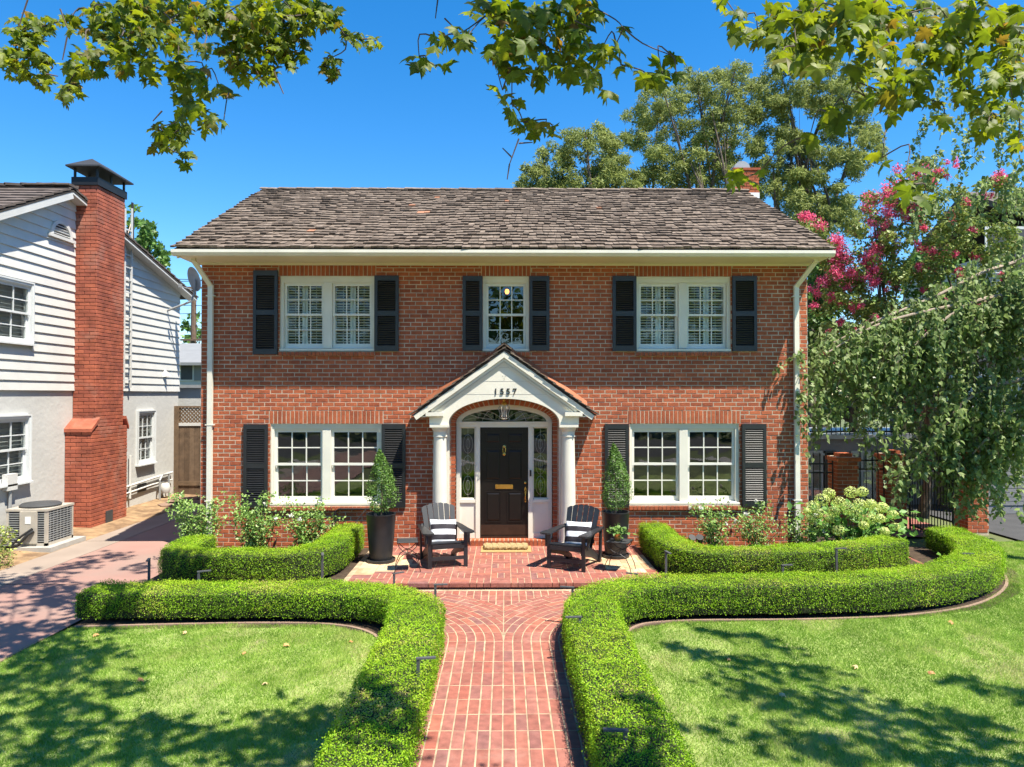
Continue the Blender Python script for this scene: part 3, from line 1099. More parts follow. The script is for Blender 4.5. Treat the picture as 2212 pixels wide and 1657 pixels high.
def make_window(X0, X1, Z0, Z1, Y, parent, units=2, cols=3, rows=2, mull=.15, blind=False, head=.085, fm='white', sm='whitesill', room=True):
    """A double-hung window (or a pair). Built facing -y at depth Y (outer face of casing)."""
    cs = .05
    win = part("window", parent)
    fr = MB()
    yb = Y + .16
    fr.box(X0, X0 + cs, Y, yb, Z0, Z1)
    fr.box(X1 - cs, X1, Y, yb, Z0, Z1)
    fr.box(X0 + cs, X1 - cs, Y, yb, Z1 - head, Z1)
    fr.box(X0 + cs, X1 - cs, Y + .015, yb, Z1 - head - .018, Z1 - head)
    fr.box(X0 - .01, X0 + .018, Y - .014, Y - .001, Z0 + .05, Z1)
    fr.box(X1 - .018, X1 + .01, Y - .014, Y - .001, Z0 + .05, Z1)
    fr.box(X0 + .018, X1 - .018, Y - .014, Y - .001, Z1 - .03, Z1)
    fr.add([(X0 - .01, Y - .05, Z0), (X1 + .01, Y - .05, Z0), (X1 + .01, yb, Z0), (X0 - .01, yb, Z0),
            (X0 - .01, Y - .05, Z0 + .035), (X1 + .01, Y - .05, Z0 + .035), (X1 + .01, yb, Z0 + .065), (X0 - .01, yb, Z0 + .065)],
           [(0, 3, 2, 1), (4, 5, 6, 7), (0, 1, 5, 4), (1, 2, 6, 5), (2, 3, 7, 6), (3, 0, 4, 7)])
    inner = [(X0 + cs, X1 - cs)]
    if units == 2:
        xm = (X0 + X1) / 2
        fr.box(xm - mull / 2, xm + mull / 2, Y + .005, yb, Z0 + .05, Z1 - head - .018)
        inner = [(X0 + cs, xm - mull / 2), (xm + mull / 2, X1 - cs)]
    fr.build("frame", fm, win)
    zb, zt = Z0 + .05, Z1 - head - .018
    zmid = (zb + zt) / 2 + .02
    for a, b in inner:
        for up in (0, 1):
            z0_, z1_ = (zb, zmid + .02) if not up else (zmid - .02, zt)
            y0_ = Y + (.085 if not up else .045)
            st, tr_, br = .045, (.04 if not up else .05), (.085 if not up else .04)
            sh = MB()
            sh.box(a + .002, a + st, y0_, y0_ + .038, z0_, z1_)
            sh.box(b - st, b - .002, y0_, y0_ + .038, z0_, z1_)
            sh.box(a + st, b - st, y0_, y0_ + .038, z1_ - tr_, z1_)
            sh.box(a + st, b - st, y0_, y0_ + .038, z0_, z0_ + br)
            if up:
                for xx in (a + .004, b - st + .004):                # small horns
                    sh.add([(xx, y0_ + .002, z0_), (xx + .037, y0_ + .002, z0_), (xx + .037, y0_ + .03, z0_), (xx, y0_ + .03, z0_),
                            (xx + .012, y0_ + .008, z0_ - .05), (xx + .025, y0_ + .008, z0_ - .05), (xx + .025, y0_ + .02, z0_ - .05), (xx + .012, y0_ + .02, z0_ - .05)],
                           [(0, 1, 2, 3), (7, 6, 5, 4), (4, 5, 1, 0), (5, 6, 2, 1), (6, 7, 3, 2), (7, 4, 0, 3)])
            gx0, gx1, gz0, gz1 = a + st, b - st, z0_ + br, z1_ - tr_
            mw = .018
            for k in range(1, cols):
                xx = gx0 + (gx1 - gx0) * k / cols
                sh.box(xx - mw / 2, xx + mw / 2, y0_ + .004, y0_ + .03, gz0, gz1)
            for k in range(1, rows):
                zz = gz0 + (gz1 - gz0) * k / rows
                sh.box(gx0, gx1, y0_ + .005, y0_ + .029, zz - mw / 2, zz + mw / 2)
            sh.build("sash", sm, win)
            for i_ in range(cols):
                for j_ in range(rows):
                    p = MB()
                    xa, xb_ = gx0 + (gx1 - gx0) * i_ / cols, gx0 + (gx1 - gx0) * (i_ + 1) / cols
                    za, zb_ = gz0 + (gz1 - gz0) * j_ / rows, gz0 + (gz1 - gz0) * (j_ + 1) / rows
                    e = [random.uniform(-.0012, .0012) for _ in range(3)]
                    yg = y0_ + .017
                    p.add([(xa, yg + e[0], za), (xb_, yg + e[1], za), (xb_, yg + e[1] + e[2], zb_), (xa, yg + e[0] + e[2], zb_)], [(0, 1, 2, 3)])
                    p.build("pane", 'upglass' if blind else 'glass', win)
        if blind:
            bl = MB()
            xm = (a + b) / 2 + random.uniform(-.01, .02)
            bl.box(a + .01, a + .05, Y + .135, Y + .16, zb, zt)
            bl.box(b - .05, b - .01, Y + .135, Y + .16, zb, zt)
            bl.box(xm - .05, xm - .004, Y + .135, Y + .16, zb, zt)
            bl.box(xm + .004, xm + .05, Y + .135, Y + .16, zb, zt)
            zz = zb + .03
            while zz < zt - .02:
                M = Matrix.Rotation(R(-22), 3, 'X')
                for u0, u1 in ((a + .05, xm - .05), (xm + .05, b - .05)):
                    bl.obox(((u0 + u1) / 2, Y + .152, zz), (u1 - u0, .04, .008), M)
                zz += .049
            for u in ((a + xm) / 2 - .01, (b + xm) / 2 + .01):
                bl.box(u - .005, u + .005, Y + .176, Y + .186, zb + .02, zt - .02)
            bl.build("interior_blind", 'blind', win, kind="stuff")
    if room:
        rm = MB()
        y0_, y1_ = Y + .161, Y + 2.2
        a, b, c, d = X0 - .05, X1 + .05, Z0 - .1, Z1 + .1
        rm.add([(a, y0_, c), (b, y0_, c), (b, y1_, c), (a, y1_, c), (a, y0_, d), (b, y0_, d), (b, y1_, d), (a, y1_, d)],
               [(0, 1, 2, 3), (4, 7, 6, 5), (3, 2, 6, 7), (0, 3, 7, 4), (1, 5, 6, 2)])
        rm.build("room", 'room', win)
    return win


for (a, b) in LOW:
    make_window(a, b, Zl0, Zl1, WY + .035, house, 2)
    sill_bricks(a, b, Zl0 - .004)
for i, (a, b) in enumerate(UPP):
    make_window(a, b, Zu0, Zu1, WY + .035, house, 1 if i == 1 else 2, blind=(i != 1), head=.10)
    sill_bricks(a, b, Zu0 - .004)

# shutters ---------------------------------------------------------------------------------


def shutter(x0, y0, x1, y1, tilt=0.0):
    (X0, Z1), (X1, _) = w(x0, y0), w(x1, y0)
    Z0 = w(x0, y1)[1]
    X0, X1 = X0 + .004, X1 - .004
    sh = part("shutter", house)
    ya, yb = WY - .046, WY - .006
    st = .055
    m = MB()
    zm = Z0 + (Z1 - Z0) * .50
    for u0, u1, v0, v1 in ((X0, X0 + st, Z0, Z1), (X1 - st, X1, Z0, Z1), (X0 + st, X1 - st, Z1 - .09, Z1), (X0 + st, X1 - st, Z0, Z0 + .10),
                           (X0 + st, X1 - st, zm - .045, zm + .045)):
        m.box(u0, u1, ya, yb, v0, v1)
    m.box(X0 + st, X1 - st, yb - .006, yb - .002, Z0 + .1, Z1 - .09)
    m.build("shutter_frame", 'black', sh)
    sl = MB()
    sl.obox((0, 0, 0), (X1 - X0 - 2 * st, .036, .008), Matrix.Rotation(R(42), 3, 'X'))
    me = sl.mesh("louver", 'black')
    for za, zb in ((Z0 + .10, zm - .045), (zm + .045, Z1 - .09)):
        nn = int(round((zb - za) / .040))
        p = (zb - za) / nn
        for k in range(nn):
            link("louver", me, sh, loc=((X0 + X1) / 2, WY - .028, za + (k + .5) * p))


for s in ((548, 585, 601.6, 766), (809, 596, 862, 759), (998.6, 597, 1042.5, 758), (1142.3, 597, 1186.5, 758), (1321.5, 597, 1373.8, 759),
          (1579.4, 597, 1633, 759), (527, 916, 580, 1096), (824.4, 915.5, 876.8, 1096), (1305, 915.5, 1357.7, 1094), (1600.4, 915.5, 1653.5, 1094)):
    shutter(*s)

# doorway -----------------------------------------------------------------------------------
DY = WY + .125
sur = MB()
sur.box(-AI + .003, -.80, DY, DY + .14, STEPZ, AZ)                 # outer jambs
sur.box(.80, AI - .003, DY, DY + .14, STEPZ, AZ)
sur.box(-.515, -.437, DY, DY + .14, STEPZ, 2.105)                  # posts beside the door
sur.box(.437, .515, DY, DY + .14, STEPZ, 2.105)
sur.box(-.80, .80, DY - .012, DY + .14, 2.105, AZ + .004)
sur.box(-.87, .87, DY - .03, DY - .012, AZ - .03, AZ + .006)
for sx in (-1, 1):
    xa, xb = sorted((sx * .515, sx * .80))
    sur.box(xa, xb, DY + .03, DY + .12, STEPZ, .78)                # panel below the sidelight
    sur.box(xa, xb, DY + .006, DY + .03, .74, .80)
    sur.box(xa, xb, DY + .012, DY + .03, STEPZ, STEPZ + .09)
nn = 28
sur.strip([(-.77 * math.cos(math.pi * i / nn), AZ + .23 * math.sin(math.pi * i / nn)) for i in range(nn + 1)],
          [(-(AI - .003) * math.cos(math.pi * i / nn), AZ + (BI - .003) * math.sin(math.pi * i / nn)) for i in range(nn + 1)], DY, DY + .10)
sur.build("door_surround", 'white', house)
fl = part("fanlight", house)
g_ = MB()
for i in range(nn):
    t0, t1 = math.pi * i / nn, math.pi * (i + 1) / nn
    g_.add([(0, DY + .05, AZ), (-.775 * math.cos(t0), DY + .05, AZ + .235 * math.sin(t0)), (-.775 * math.cos(t1), DY + .05, AZ + .235 * math.sin(t1))], [(0, 2, 1)])
g_.build("pane", 'glass', fl)
ld_ = MB()
for s_ in (-1, 1):
    for (xa, za, xb, zb, bow) in ((0, .02, .40, .20, .05), (0, .02, .62, .13, -.03), (.18, .02, .55, .17, .05), (.4, .02, .25, .21, .04), (.1, .02, .74, .03, .05)):
        pts = []
        for i in range(9):
            t = i / 8
            pts.append((s_ * (xa + (xb - xa) * t), DY + .044, AZ + za + (zb - za) * t + bow * math.sin(math.pi * t)))
        ld_.tube(pts, .0055, 5)
ld_.tube([(.1 * math.cos(a_ * .4), DY + .044, AZ + .05 + .04 * math.sin(a_ * .4)) for a_ in range(17)], .005, 5)
ld_.build("lead_came", 'lead', fl)
for sx in (-1, 1):
    sd = part("sidelight", house)
    x0, x1 = sorted((sx * .527, sx * .79))
    f_ = MB()
    for u in ((x0 - .012, x0 + .012, .80, 2.105), (x1 - .012, x1 + .012, .80, 2.105)):
        f_.box(u[0], u[1], DY + .03, DY + .06, u[2], u[3])
    f_.box(x0, x1, DY + .03, DY + .06, .80, .825)
    f_.box(x0, x1, DY + .03, DY + .06, 2.085, 2.105)
    f_.build("frame", 'white', sd)
    p = MB()
    p.add([(x0, DY + .05, .81), (x1, DY + .05, .81), (x1, DY + .05, 2.1), (x0, DY + .05, 2.1)], [(0, 1, 2, 3)])
    p.build("pane", 'glass', sd)
    l_ = MB()
    xm = (x0 + x1) / 2
    for zc in (1.05, 1.42, 1.80):
        l_.tube([(xm + .085 * math.cos(a_ * .3927), DY + .046, zc + .17 * math.sin(a_ * .3927)) for a_ in range(17)], .003, 4)
        l_.tube([(xm + .035 * math.cos(a_ * .3927), DY + .046, zc + .09 * math.sin(a_ * .3927)) for a_ in range(17)], .003, 4)
    l_.tube([(xm, DY + .046, .82), (xm, DY + .046, 2.09)], .003, 4)
    l_.build("lead_came", 'lead', sd)
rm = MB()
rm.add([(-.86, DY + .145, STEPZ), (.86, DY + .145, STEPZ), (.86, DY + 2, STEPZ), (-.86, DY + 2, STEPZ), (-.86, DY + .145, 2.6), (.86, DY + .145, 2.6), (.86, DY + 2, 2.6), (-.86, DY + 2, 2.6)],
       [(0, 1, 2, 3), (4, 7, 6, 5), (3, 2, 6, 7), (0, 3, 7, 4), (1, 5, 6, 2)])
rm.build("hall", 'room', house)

dr = part("front_door", house)
m = MB()
yd = DY + .05
m.box(-.434, .434, yd, yd + .045, STEPZ + .012, 2.10)
m.build("door_slab", 'door', dr)
for sx in (-1, 1):
    for z0, z1 in ((1.80, 2.01), (1.13, 1.71), (.38, .94)):
        xa, xb = sorted((sx * .05, sx * .345))
        pm = MB()                                                  # moulded panel: raised rim, bevelled field
        for u0, u1, v0, v1 in ((xa, xa + .022, z0, z1), (xb - .022, xb, z0, z1), (xa + .022, xb - .022, z0, z0 + .022), (xa + .022, xb - .022, z1 - .022, z1)):
            pm.box(u0, u1, yd - .010, yd - .0005, v0, v1)
        a_, b_, c_, d_ = xa + .03, xb - .03, z0 + .03, z1 - .03
        e_ = .022
        pm.add([(a_, yd - .001, c_), (b_, yd - .001, c_), (b_, yd - .001, d_), (a_, yd - .001, d_), (a_ + e_, yd - .012, c_ + e_), (b_ - e_, yd - .012, c_ + e_), (b_ - e_, yd - .012, d_ - e_), (a_ + e_, yd - .012, d_ - e_)],
               [(0, 1, 5, 4), (1, 2, 6, 5), (2, 3, 7, 6), (3, 0, 4, 7), (4, 5, 6, 7)])
        pm.build("door_panel", 'door', dr)
m = MB()
m.box(-.43, .43, yd - .004, yd - .0005, STEPZ + .05, STEPZ + .235)
m.build("kick_plate", 'kick', dr)
m = MB()
m.box(-.43, .43, yd - .03, yd - .0005, STEPZ + .012, STEPZ + .035)
m.build("threshold", 'kick', dr)
m = MB()
m.box(-.16, .16, yd - .012, yd - .0005, .985, 1.065)
m.box(-.14, .14, yd - .016, yd - .012, 1.0, 1.05)
m.build("mail_slot", 'brass', dr)
m = MB()
m.lathe([(.0, 0), (.028, .002), (.026, .02), (.01, .03), (0, .032)], (0, 0, 0), 14)
knob = [(v[0], yd - .0005 - v[2], v[1]) for v in m.v]
kn = MB()
kn.add([(v[0], v[1], v[2] + 1.755) for v in knob], m.f)
kn.tube([(0, yd - .03, 1.77), (-.024, yd - .034, 1.73), (-.022, yd - .034, 1.66), (0, yd - .03, 1.62), (.022, yd - .034, 1.66), (.024, yd - .034, 1.73), (0, yd - .03, 1.77)], .008, 6)
kn.add([(v[0], v[1], v[2] + 1.615) for v in knob], m.f)
kn.build("knocker", 'brass', dr, smooth=True)
m2 = MB()
m2.add([(v[0] * .8 + .385, v[1], v[2] * .8 + 1.10) for v in knob], m.f)
m2.build("deadbolt", 'brass', dr, smooth=True)
m2 = MB()
m2.prism([(.365, .98), (.385, 1.03), (.405, .98), (.40, .90), (.37, .90)], yd - .012, yd - .0005)
m2.tube([(.385, yd - .012, .965), (.385, yd - .055, .94), (.383, yd - .06, .87), (.38, yd - .045, .80), (.385, yd - .01, .775)], .011, 8)
m2.prism([(.37, .80), (.40, .80), (.395, .75), (.385, .735), (.375, .75)], yd - .010, yd - .0005)
m2.build("handle", 'brass', dr)
m2 = MB()
m2.box(.462, .492, DY - .022, DY - .0005, 1.22, 1.33)
m2.box(.468, .486, DY - .026, DY - .022, 1.235, 1.265)
m2.build("doorbell", 'iron', house)
# rowlock step under the door
st_ = part("door_step", house)
m2 = MB()
m2.box(-.955, .955, WY - .055, DY + .15, -.012, STEPZ - .006)
m2.build("step_mortar", 'mortar', st_)
m2 = MB()
m2.box(-.031, .031, WY - .065, DY + .14, -.002, STEPZ)
me = m2.mesh("brick", 'brick')
for k in range(26):
    link("brick", me, st_, loc=(-.93 + k * .0744, 0, 0))

# portico -------------------------------------------------------------------------------------
PY = 12.37
apx, tipz = atY(1091.5, 757, PY).z, atY(895, 897, PY).z
tipx = 1.585
sl_ = (apx - tipz) / tipx
por = part("portico", house)
ga = MB()                                                          # gable panel with its arch
n = 40
XS = sorted(set([-1.31, 1.31, -.972, .972] + [-.97 * math.cos(math.pi * i / n) for i in range(n + 1)]))
lo_, hi_ = [], []
for x in XS:
    zb = 2.17 if abs(x) >= .9705 else AZ + .425 * math.sqrt(max(0, 1 - (x / .97) ** 2))
    lo_.append((x, zb))
    hi_.append((x, apx - .045 - abs(x) * sl_))
ga.strip(lo_, hi_, PY + .075, WY - .01)
ga.build("gable", 'white', por)
ga = MB()
for zz in (2.93, 3.17, 2.70):                                      # board joints across the gable face
    hx = max(.05, (apx - .16 - zz) / sl_ - .02)
    ga.box(-hx, hx, PY + .0725, PY + .076, zz, zz + .004)
ga.build("board_joint", 'concrete', por)
rk = MB()
for sx in (-1, 1):
    d = Vector((sx * tipx, 0, tipz - apx)).normalized()
    nrm = Vector((sx * sl_, 0, 1)).normalized()
    a = Vector((0, 0, apx))
    ext = (Vector((sx * tipx, 0, tipz)) - a).length

    def P(t, off, y):
        q = a + d * t + nrm * off
        if t == 0:
            q.x = 0
            q.z = apx + off / nrm.z
        return (q.x, y, q.z)
    for o0, o1, y0, y1 in ((-.10, -.012, PY, PY + .074), (-.15, -.102, PY + .03, PY + .074), (-.19, -.162, PY + .052, PY + .074)):
        vv = [P(0, o0, y0), P(ext, o0, y0), P(ext, o1, y0), P(0, o1, y0), P(0, o0, y1), P(ext, o0, y1), P(ext, o1, y1), P(0, o1, y1)]
        if o1 < -.1:
            e2 = ext - .30
            vv = [P(0, o0, y0), P(e2, o0, y0), P(e2, o1, y0), P(0, o1, y0), P(0, o0, y1), P(e2, o0, y1), P(e2, o1, y1), P(0, o1, y1)]
        ff = [(0, 1, 2, 3), (7, 6, 5, 4), (0, 4, 5, 1), (2, 6, 7, 3), (1, 5, 6, 2)]
        if sx < 0:
            ff = [tuple(reversed(f)) for f in ff]
        rk.add(vv, ff)
rk.build("rake_board", 'white', por)
rt = MB()                                                          # eave returns and soffits
for sx in (-1, 1):
    xa, xb = sorted((sx * 1.06, sx * 1.365))
    rt.box(xa, xb, PY - .02, PY + .07, tipz - .015, tipz + .05)
    xa, xb = sorted((sx * 1.30, sx * 1.47))
    rt.box(xa, xb, PY + .02, WY - .004, tipz - .035, tipz - .012)
rt.build("eave_return", 'white', por)
prf = part("portico_roof", house)
dk = MB()
for sx in (-1, 1):
    dk.add([(0, PY - .012, apx), (sx * (tipx + .02), PY - .012, apx - (tipx + .02) * sl_), (sx * (tipx + .02), WY, apx - (tipx + .02) * sl_), (0, WY, apx),
            (0, PY - .012, apx + .02), (sx * (tipx + .02), PY - .012, apx + .02 - (tipx + .02) * sl_), (sx * (tipx + .02), WY, apx + .02 - (tipx + .02) * sl_), (0, WY, apx + .02)],
           [(0, 1, 5, 4), (1, 2, 6, 5), (4, 5, 6, 7), (3, 2, 1, 0)])
dk.build("roof_deck", 'roofdeck', prf)
ang = math.atan(sl_)
for sx in (-1, 1):
    for k in range(11):
        t = (k + .5) / 11
        for (ya, yb) in ((PY - .03 + random.uniform(-.01, .01), PY + .17), (PY + .175, WY - .03)):
            s_ = MB()
            s_.obox((0, 0, 0), (.25 + random.uniform(-.02, .02), yb - ya, .016))
            x = sx * (tipx + .03) * (1 - t)
            zz = apx + .046 - abs(x) * sl_ + .008
            link("shake", s_.mesh("shake", 'shake'), prf, loc=(x, (ya + yb) / 2, zz), rot=(0, sx * (ang - R(5.5)), 0))
for k in range(2):
    for sx in (-1, 1):
        s_ = MB()
        s_.obox((0, 0, 0), (.17, .21, .018))
        link("ridge_shake", s_.mesh("ridge_shake", 'shake'), prf, loc=(sx * .06, PY + .07 + k * .2, apx + .072), rot=(0, sx * ang, 0))
cp = MB()
for sx in (-1, 1):
    vv = [(0, WY - .006, apx + .05), (sx * (tipx - .1), WY - .006, apx + .05 - (tipx - .1) * sl_), (sx * (tipx - .1), WY - .006, apx + .17 - (tipx - .1) * sl_), (0, WY - .006, apx + .17),
          (0, WY - .09, apx + .075), (sx * (tipx - .1), WY - .09, apx + .075 - (tipx - .1) * sl_)]
    cp.add(vv, [(5, 4, 3, 2), (0, 1, 2, 3)])
cp.build("flashing", 'copper', prf)
for sx in (-1, 1):
    cl = part("column", house, (sx * 1.13, 12.535, 0))
    c = MB()
    cx_ = sx * 1.13
    c.lathe([(.165, 0), (.165, .05), (.150, .06), (.155, .09), (.14, .11), (.132, .13), (.130, .7), (.122, 1.4), (.112, 1.93), (.112, 1.95), (.126, 1.955), (.126, 1.975), (.114, 1.98), (.114, 2.05),
             (.125, 2.06), (.145, 2.10), (.150, 2.115), (.150, 2.125)], (cx_, 12.535, 0), 32)
    c.build("shaft", 'white', cl, smooth=True)
    c = MB()
    c.box(cx_ - .165, cx_ + .165, 12.37 + .0, 12.70, 2.125, 2.168)
    c.build("capital", 'white', cl)
    c = MB()
    xa, xb = sorted((sx * .975, sx * 1.10))
    c.box(xa, xb, WY - .045, WY - .004, 0.0, 2.17)
    xa, xb = sorted((sx * .965, sx * 1.11))
    c.box(xa, xb, WY - .055, WY - .004, -.0, .09)
    c.build("pilaster", 'white', cl)
hx = [w(x, 846)[0] * .973 for x in (1070.5, 1084, 1097.5, 1111.5)]
for ch, x in zip("1557", hx):
    tc_ = bpy.data.curves.new("house_number", 'FONT')
    tc_.body = ch
    tc_.size = .150
    tc_.extrude = .006
    tc_.offset = .0012
    tc_.align_x = 'CENTER'
    to_ = bpy.data.objects.new("house_number", tc_)
    COL.objects.link(to_)
    bpy.context.view_layer.update()
    me_ = bpy.data.meshes.new_from_object(to_.evaluated_get(bpy.context.evaluated_depsgraph_get()))
    bpy.data.objects.remove(to_)
    me_.transform(Matrix.Rotation(math.pi / 2, 4, 'X'))
    me_.materials.clear()
    me_.materials.append(MT['iron'])
    link("house_number", me_, por, loc=(x, PY + .066, 2.70))
m_ = MB()
for dx, dz in ((-.025, 3.02), (.02, 3.02), (0, 2.985), (0, 2.955)):
    m_.obox((dx, PY + .074, dz), (.009, .006, .009))
m_.build("screw_hole", 'iron', por)
# pendant lantern under the arch
ln = thing("pendant_lantern", "brass pendant lantern with frosted glass hanging in the portico arch", "lantern", (0, PY + .20, 2.27))
m_ = MB()
m_.lathe([(.05, 2.635), (.055, 2.62), (.03, 2.60), (.02, 2.57), (.05, 2.55), (.062, 2.53), (.06, 2.52)], (0, PY + .20, 0), 16)
m_.build("cap", 'brass', ln, smooth=True)
m_ = MB()
m_.lathe([(.058, 2.52), (.095, 2.47), (.098, 2.44), (.075, 2.38), (.07, 2.33), (.085, 2.31), (.05, 2.27)], (0, PY + .20, 0), 6)
m_.build("glass_shade", 'clear', ln)
m_ = MB()
for k in range(6):
    a_ = 2 * math.pi * k / 6
    m_.tube([(r_ * math.cos(a_), PY + .20 + r_ * math.sin(a_), z_) for r_, z_ in ((.06, 2.52), (.097, 2.47), (.10, 2.44), (.077, 2.38), (.072, 2.33), (.087, 2.31), (.05, 2.265))], .005, 5)
m_.lathe([(.0, 2.25), (.03, 2.255), (.055, 2.27), (.05, 2.28), (0, 2.28)], (0, PY + .2, 0), 12)
m_.lathe([(.018, 2.30), (.022, 2.36), (.018, 2.44), (.0, 2.45)], (0, PY + .2, 0), 10)
m_.build("cage", 'acbody', ln)

# eaves: soffit, fascia, gutter, downspouts
ev = MB()
GX0, GX1 = atY(372, 545, EAVE_Y).x, atY(1801, 545, EAVE_Y).x
sz_ = atY(1091, 556, EAVE_Y + .08).z
ev.box(GX0 + .05, GX1 - .05, EAVE_Y + .06, WY + .15, sz_, sz_ + .03)
ev.build("soffit", 'soffit', house)
ev = MB()
ev.box(XL - .03, XR + .03, WY - .028, WY - .002, WT - .035, sz_ - .003)
ev.box(XL - .03, XR + .03, WY - .06, WY - .028, WT + .06, sz_ - .003)
ev.build("frieze", 'soffit', house)
ev = MB()
gz1 = atY(1091, 539.5, EAVE_Y - .06).z
ev.prism([(EAVE_Y + .06, sz_ + .002), (EAVE_Y + .06, gz1 - .01), (EAVE_Y + .045, gz1 - .01), (EAVE_Y + .045, gz1 - .045), (EAVE_Y - .045, gz1 - .045), (EAVE_Y - .045, gz1), (EAVE_Y - .06, gz1),
          (EAVE_Y - .06, gz1 - .05), (EAVE_Y - .02, sz_ + .002)], GX0, GX1, axis='x')
ev.build("gutter", 'white', house)
for px, pb in ((452, 1150), (1720, 1165)):
    X = w(px + 5 if px < 1000 else px - 3, 800)[0]
    dsp = part("downspout", house)
    d_ = MB()
    sx = -1 if px < 1000 else 1
    Xo = w(440 if px < 1000 else 1739, 600)[0]
    d_.bar((Xo, EAVE_Y + .25, sz_ + .01), (Xo, EAVE_Y + .25, sz_ - .05), .075, .055, up=(0, 1, 0))
    d_.bar((Xo, EAVE_Y + .25, sz_ - .03), (X, WY - .06, sz_ - .42), .075, .055, up=(0, 1, 0))
    d_.bar((X, WY - .06, sz_ - .40), (X, WY - .06, .05), .085, .065, up=(0, 1, 0))
    d_.build("pipe", 'white', dsp)
    for zz in (4.45, 2.15, .8):
        d_ = MB()
        d_.box(X - .075, X + .075, WY - .098, WY - .026 + .01, zz, zz + .018)
        d_.build("strap", 'white', dsp)
# bargeboards along the gable rakes
for X in (XL - .14, XR + .12):
    bb = MB()
    for (ya, za, yb, zb) in ((EAVE_Y + .02, EAVE_Z - .1, RIDGE_Y, RIDGE_Z - .1), (2 * RIDGE_Y - EAVE_Y, EAVE_Z - .1, RIDGE_Y, RIDGE_Z - .1)):
        bb.bar((X, ya, za), (X, yb, zb), .03, .14)
    bb.build("bargeboard", 'white', house)

# main roof ------------------------------------------------------------------------------------
roof = part("roof", house)
RX0, RX1 = GX0 - .015, GX1 + .015
dk = MB()
sl2 = (RIDGE_Z - EAVE_Z) / (RIDGE_Y - EAVE_Y)
for sg in (1, -1):
    Ye = RIDGE_Y - sg * (RIDGE_Y - EAVE_Y)
    vv = [(RX0 + .04, Ye, EAVE_Z - .04), (RX1 - .04, Ye, EAVE_Z - .04), (RX1 - .04, RIDGE_Y, RIDGE_Z - .04), (RX0 + .04, RIDGE_Y, RIDGE_Z - .04)]
    dk.add(vv + [(v[0], v[1], v[2] + .03) for v in vv], [(0, 3, 2, 1), (4, 5, 6, 7), (0, 1, 5, 4), (1, 2, 6, 5), (3, 0, 4, 7)])
dk.build("roof_deck", 'roofdeck', roof)
slope_len = math.hypot(RIDGE_Y - EAVE_Y, RIDGE_Z - EAVE_Z)
ncourse = 25
expo = slope_len / ncourse
pang = math.atan(sl2)
sr = random.Random(9)
shk = MB()
nind = 0
newpos = [(-3.55, 5), (-2.45, 9), (-1.75, 13), (-1.62, 13), (-1.95, 16), (-1.5, 20), (.02, 18), (2.05, 15)]
newat = [(w2x, c_) for w2x, c_ in newpos]
for c_ in range(ncourse + 1):
    x = RX0 + sr.uniform(-.1, 0)
    while x < RX1:
        wd = sr.choice((.09, .11, .13, .16, .19)) + sr.uniform(-.02, .02)
        x0, x1 = max(x, RX0 + sr.uniform(-.012, .012)), min(x + wd, RX1 + sr.uniform(-.012, .012))
        x += wd + .007
        if x1 - x0 < .03:
            continue
        t0 = (c_ - .12) * expo + sr.uniform(-.026, .026) + .012 * math.sin(x0 * 1.9 + c_ * .7)
        t1 = t0 + expo * 1.45
        t1 = min(t1, slope_len + .01)
        th = sr.uniform(.02, .044)
        lift = sr.uniform(0, .012)
        u = Vector((0, math.cos(pang), math.sin(pang)))
        nv = Vector((0, -math.sin(pang), math.cos(pang)))
        o_ = Vector((0, EAVE_Y, EAVE_Z))
        sk = sr.uniform(-.006, .006)
        # butt end sits proud, head end tucks under the next course
        pts = []
        for (t, h) in ((t0, .004 + lift), (t0, .004 + lift + th), (t1, -.002), (t1, .006)):
            for xx, dd in ((x0, -sk), (x1, sk)):
                q = o_ + u * (t + dd) + nv * (h + .010 + .018 * math.sin(xx * 1.3 + t * .6) * math.sin(t * .62))
                pts.append((xx, q.y, q.z))
        ff = [(0, 1, 3, 2), (2, 3, 7, 6), (0, 2, 6, 4), (1, 5, 7, 3), (4, 6, 7, 5)]
        isnew = any(abs((x0 + x1) / 2 - a_) < .075 and abs(c_ - b_) < .5 for a_, b_ in newat)
        if (c_ < 4 and nind < 230) or isnew:
            cc = Vector(((x0 + x1) / 2, pts[0][1], pts[0][2]))
            m_ = MB()
            m_.add([Vector(p) - cc for p in pts], ff, 0)
            link("new_shake" if isnew else "shake", m_.mesh("shake", 'newshake' if isnew else 'shake'), roof, loc=cc)
            nind += 1
        else:
            shk.add(pts, ff, sr.random())
# back slope as plain courses
for c_ in range(0, ncourse, 2):
    y0 = 2 * RIDGE_Y - EAVE_Y - c_ * expo * math.cos(pang)
    shk.bar((RX0, y0, EAVE_Z + c_ * expo * math.sin(pang) + .02), (RX1, y0, EAVE_Z + c_ * expo * math.sin(pang) + .02), expo * 2.2, .02, up=(0, math.sin(pang), math.cos(pang)), tint=sr.random())
shk.build("shakes", 'shake', roof, kind="stuff")
x = RX0
while x < RX1 - .1:
    wd = .42
    for sg in (-1, 1):
        m_ = MB()
        m_.obox((0, 0, 0), (wd + .08, .13, .02), Matrix.Rotation(-sg * pang, 3, 'X'))
        link("ridge_shake", m_.mesh("ridge_shake", 'shake'), roof, loc=(x + wd / 2, RIDGE_Y + sg * .055, RIDGE_Z + .028 + sr.uniform(-.004, .008)), rot=(0, R(sr.uniform(1.0, 2.6)), 0))
    x += wd
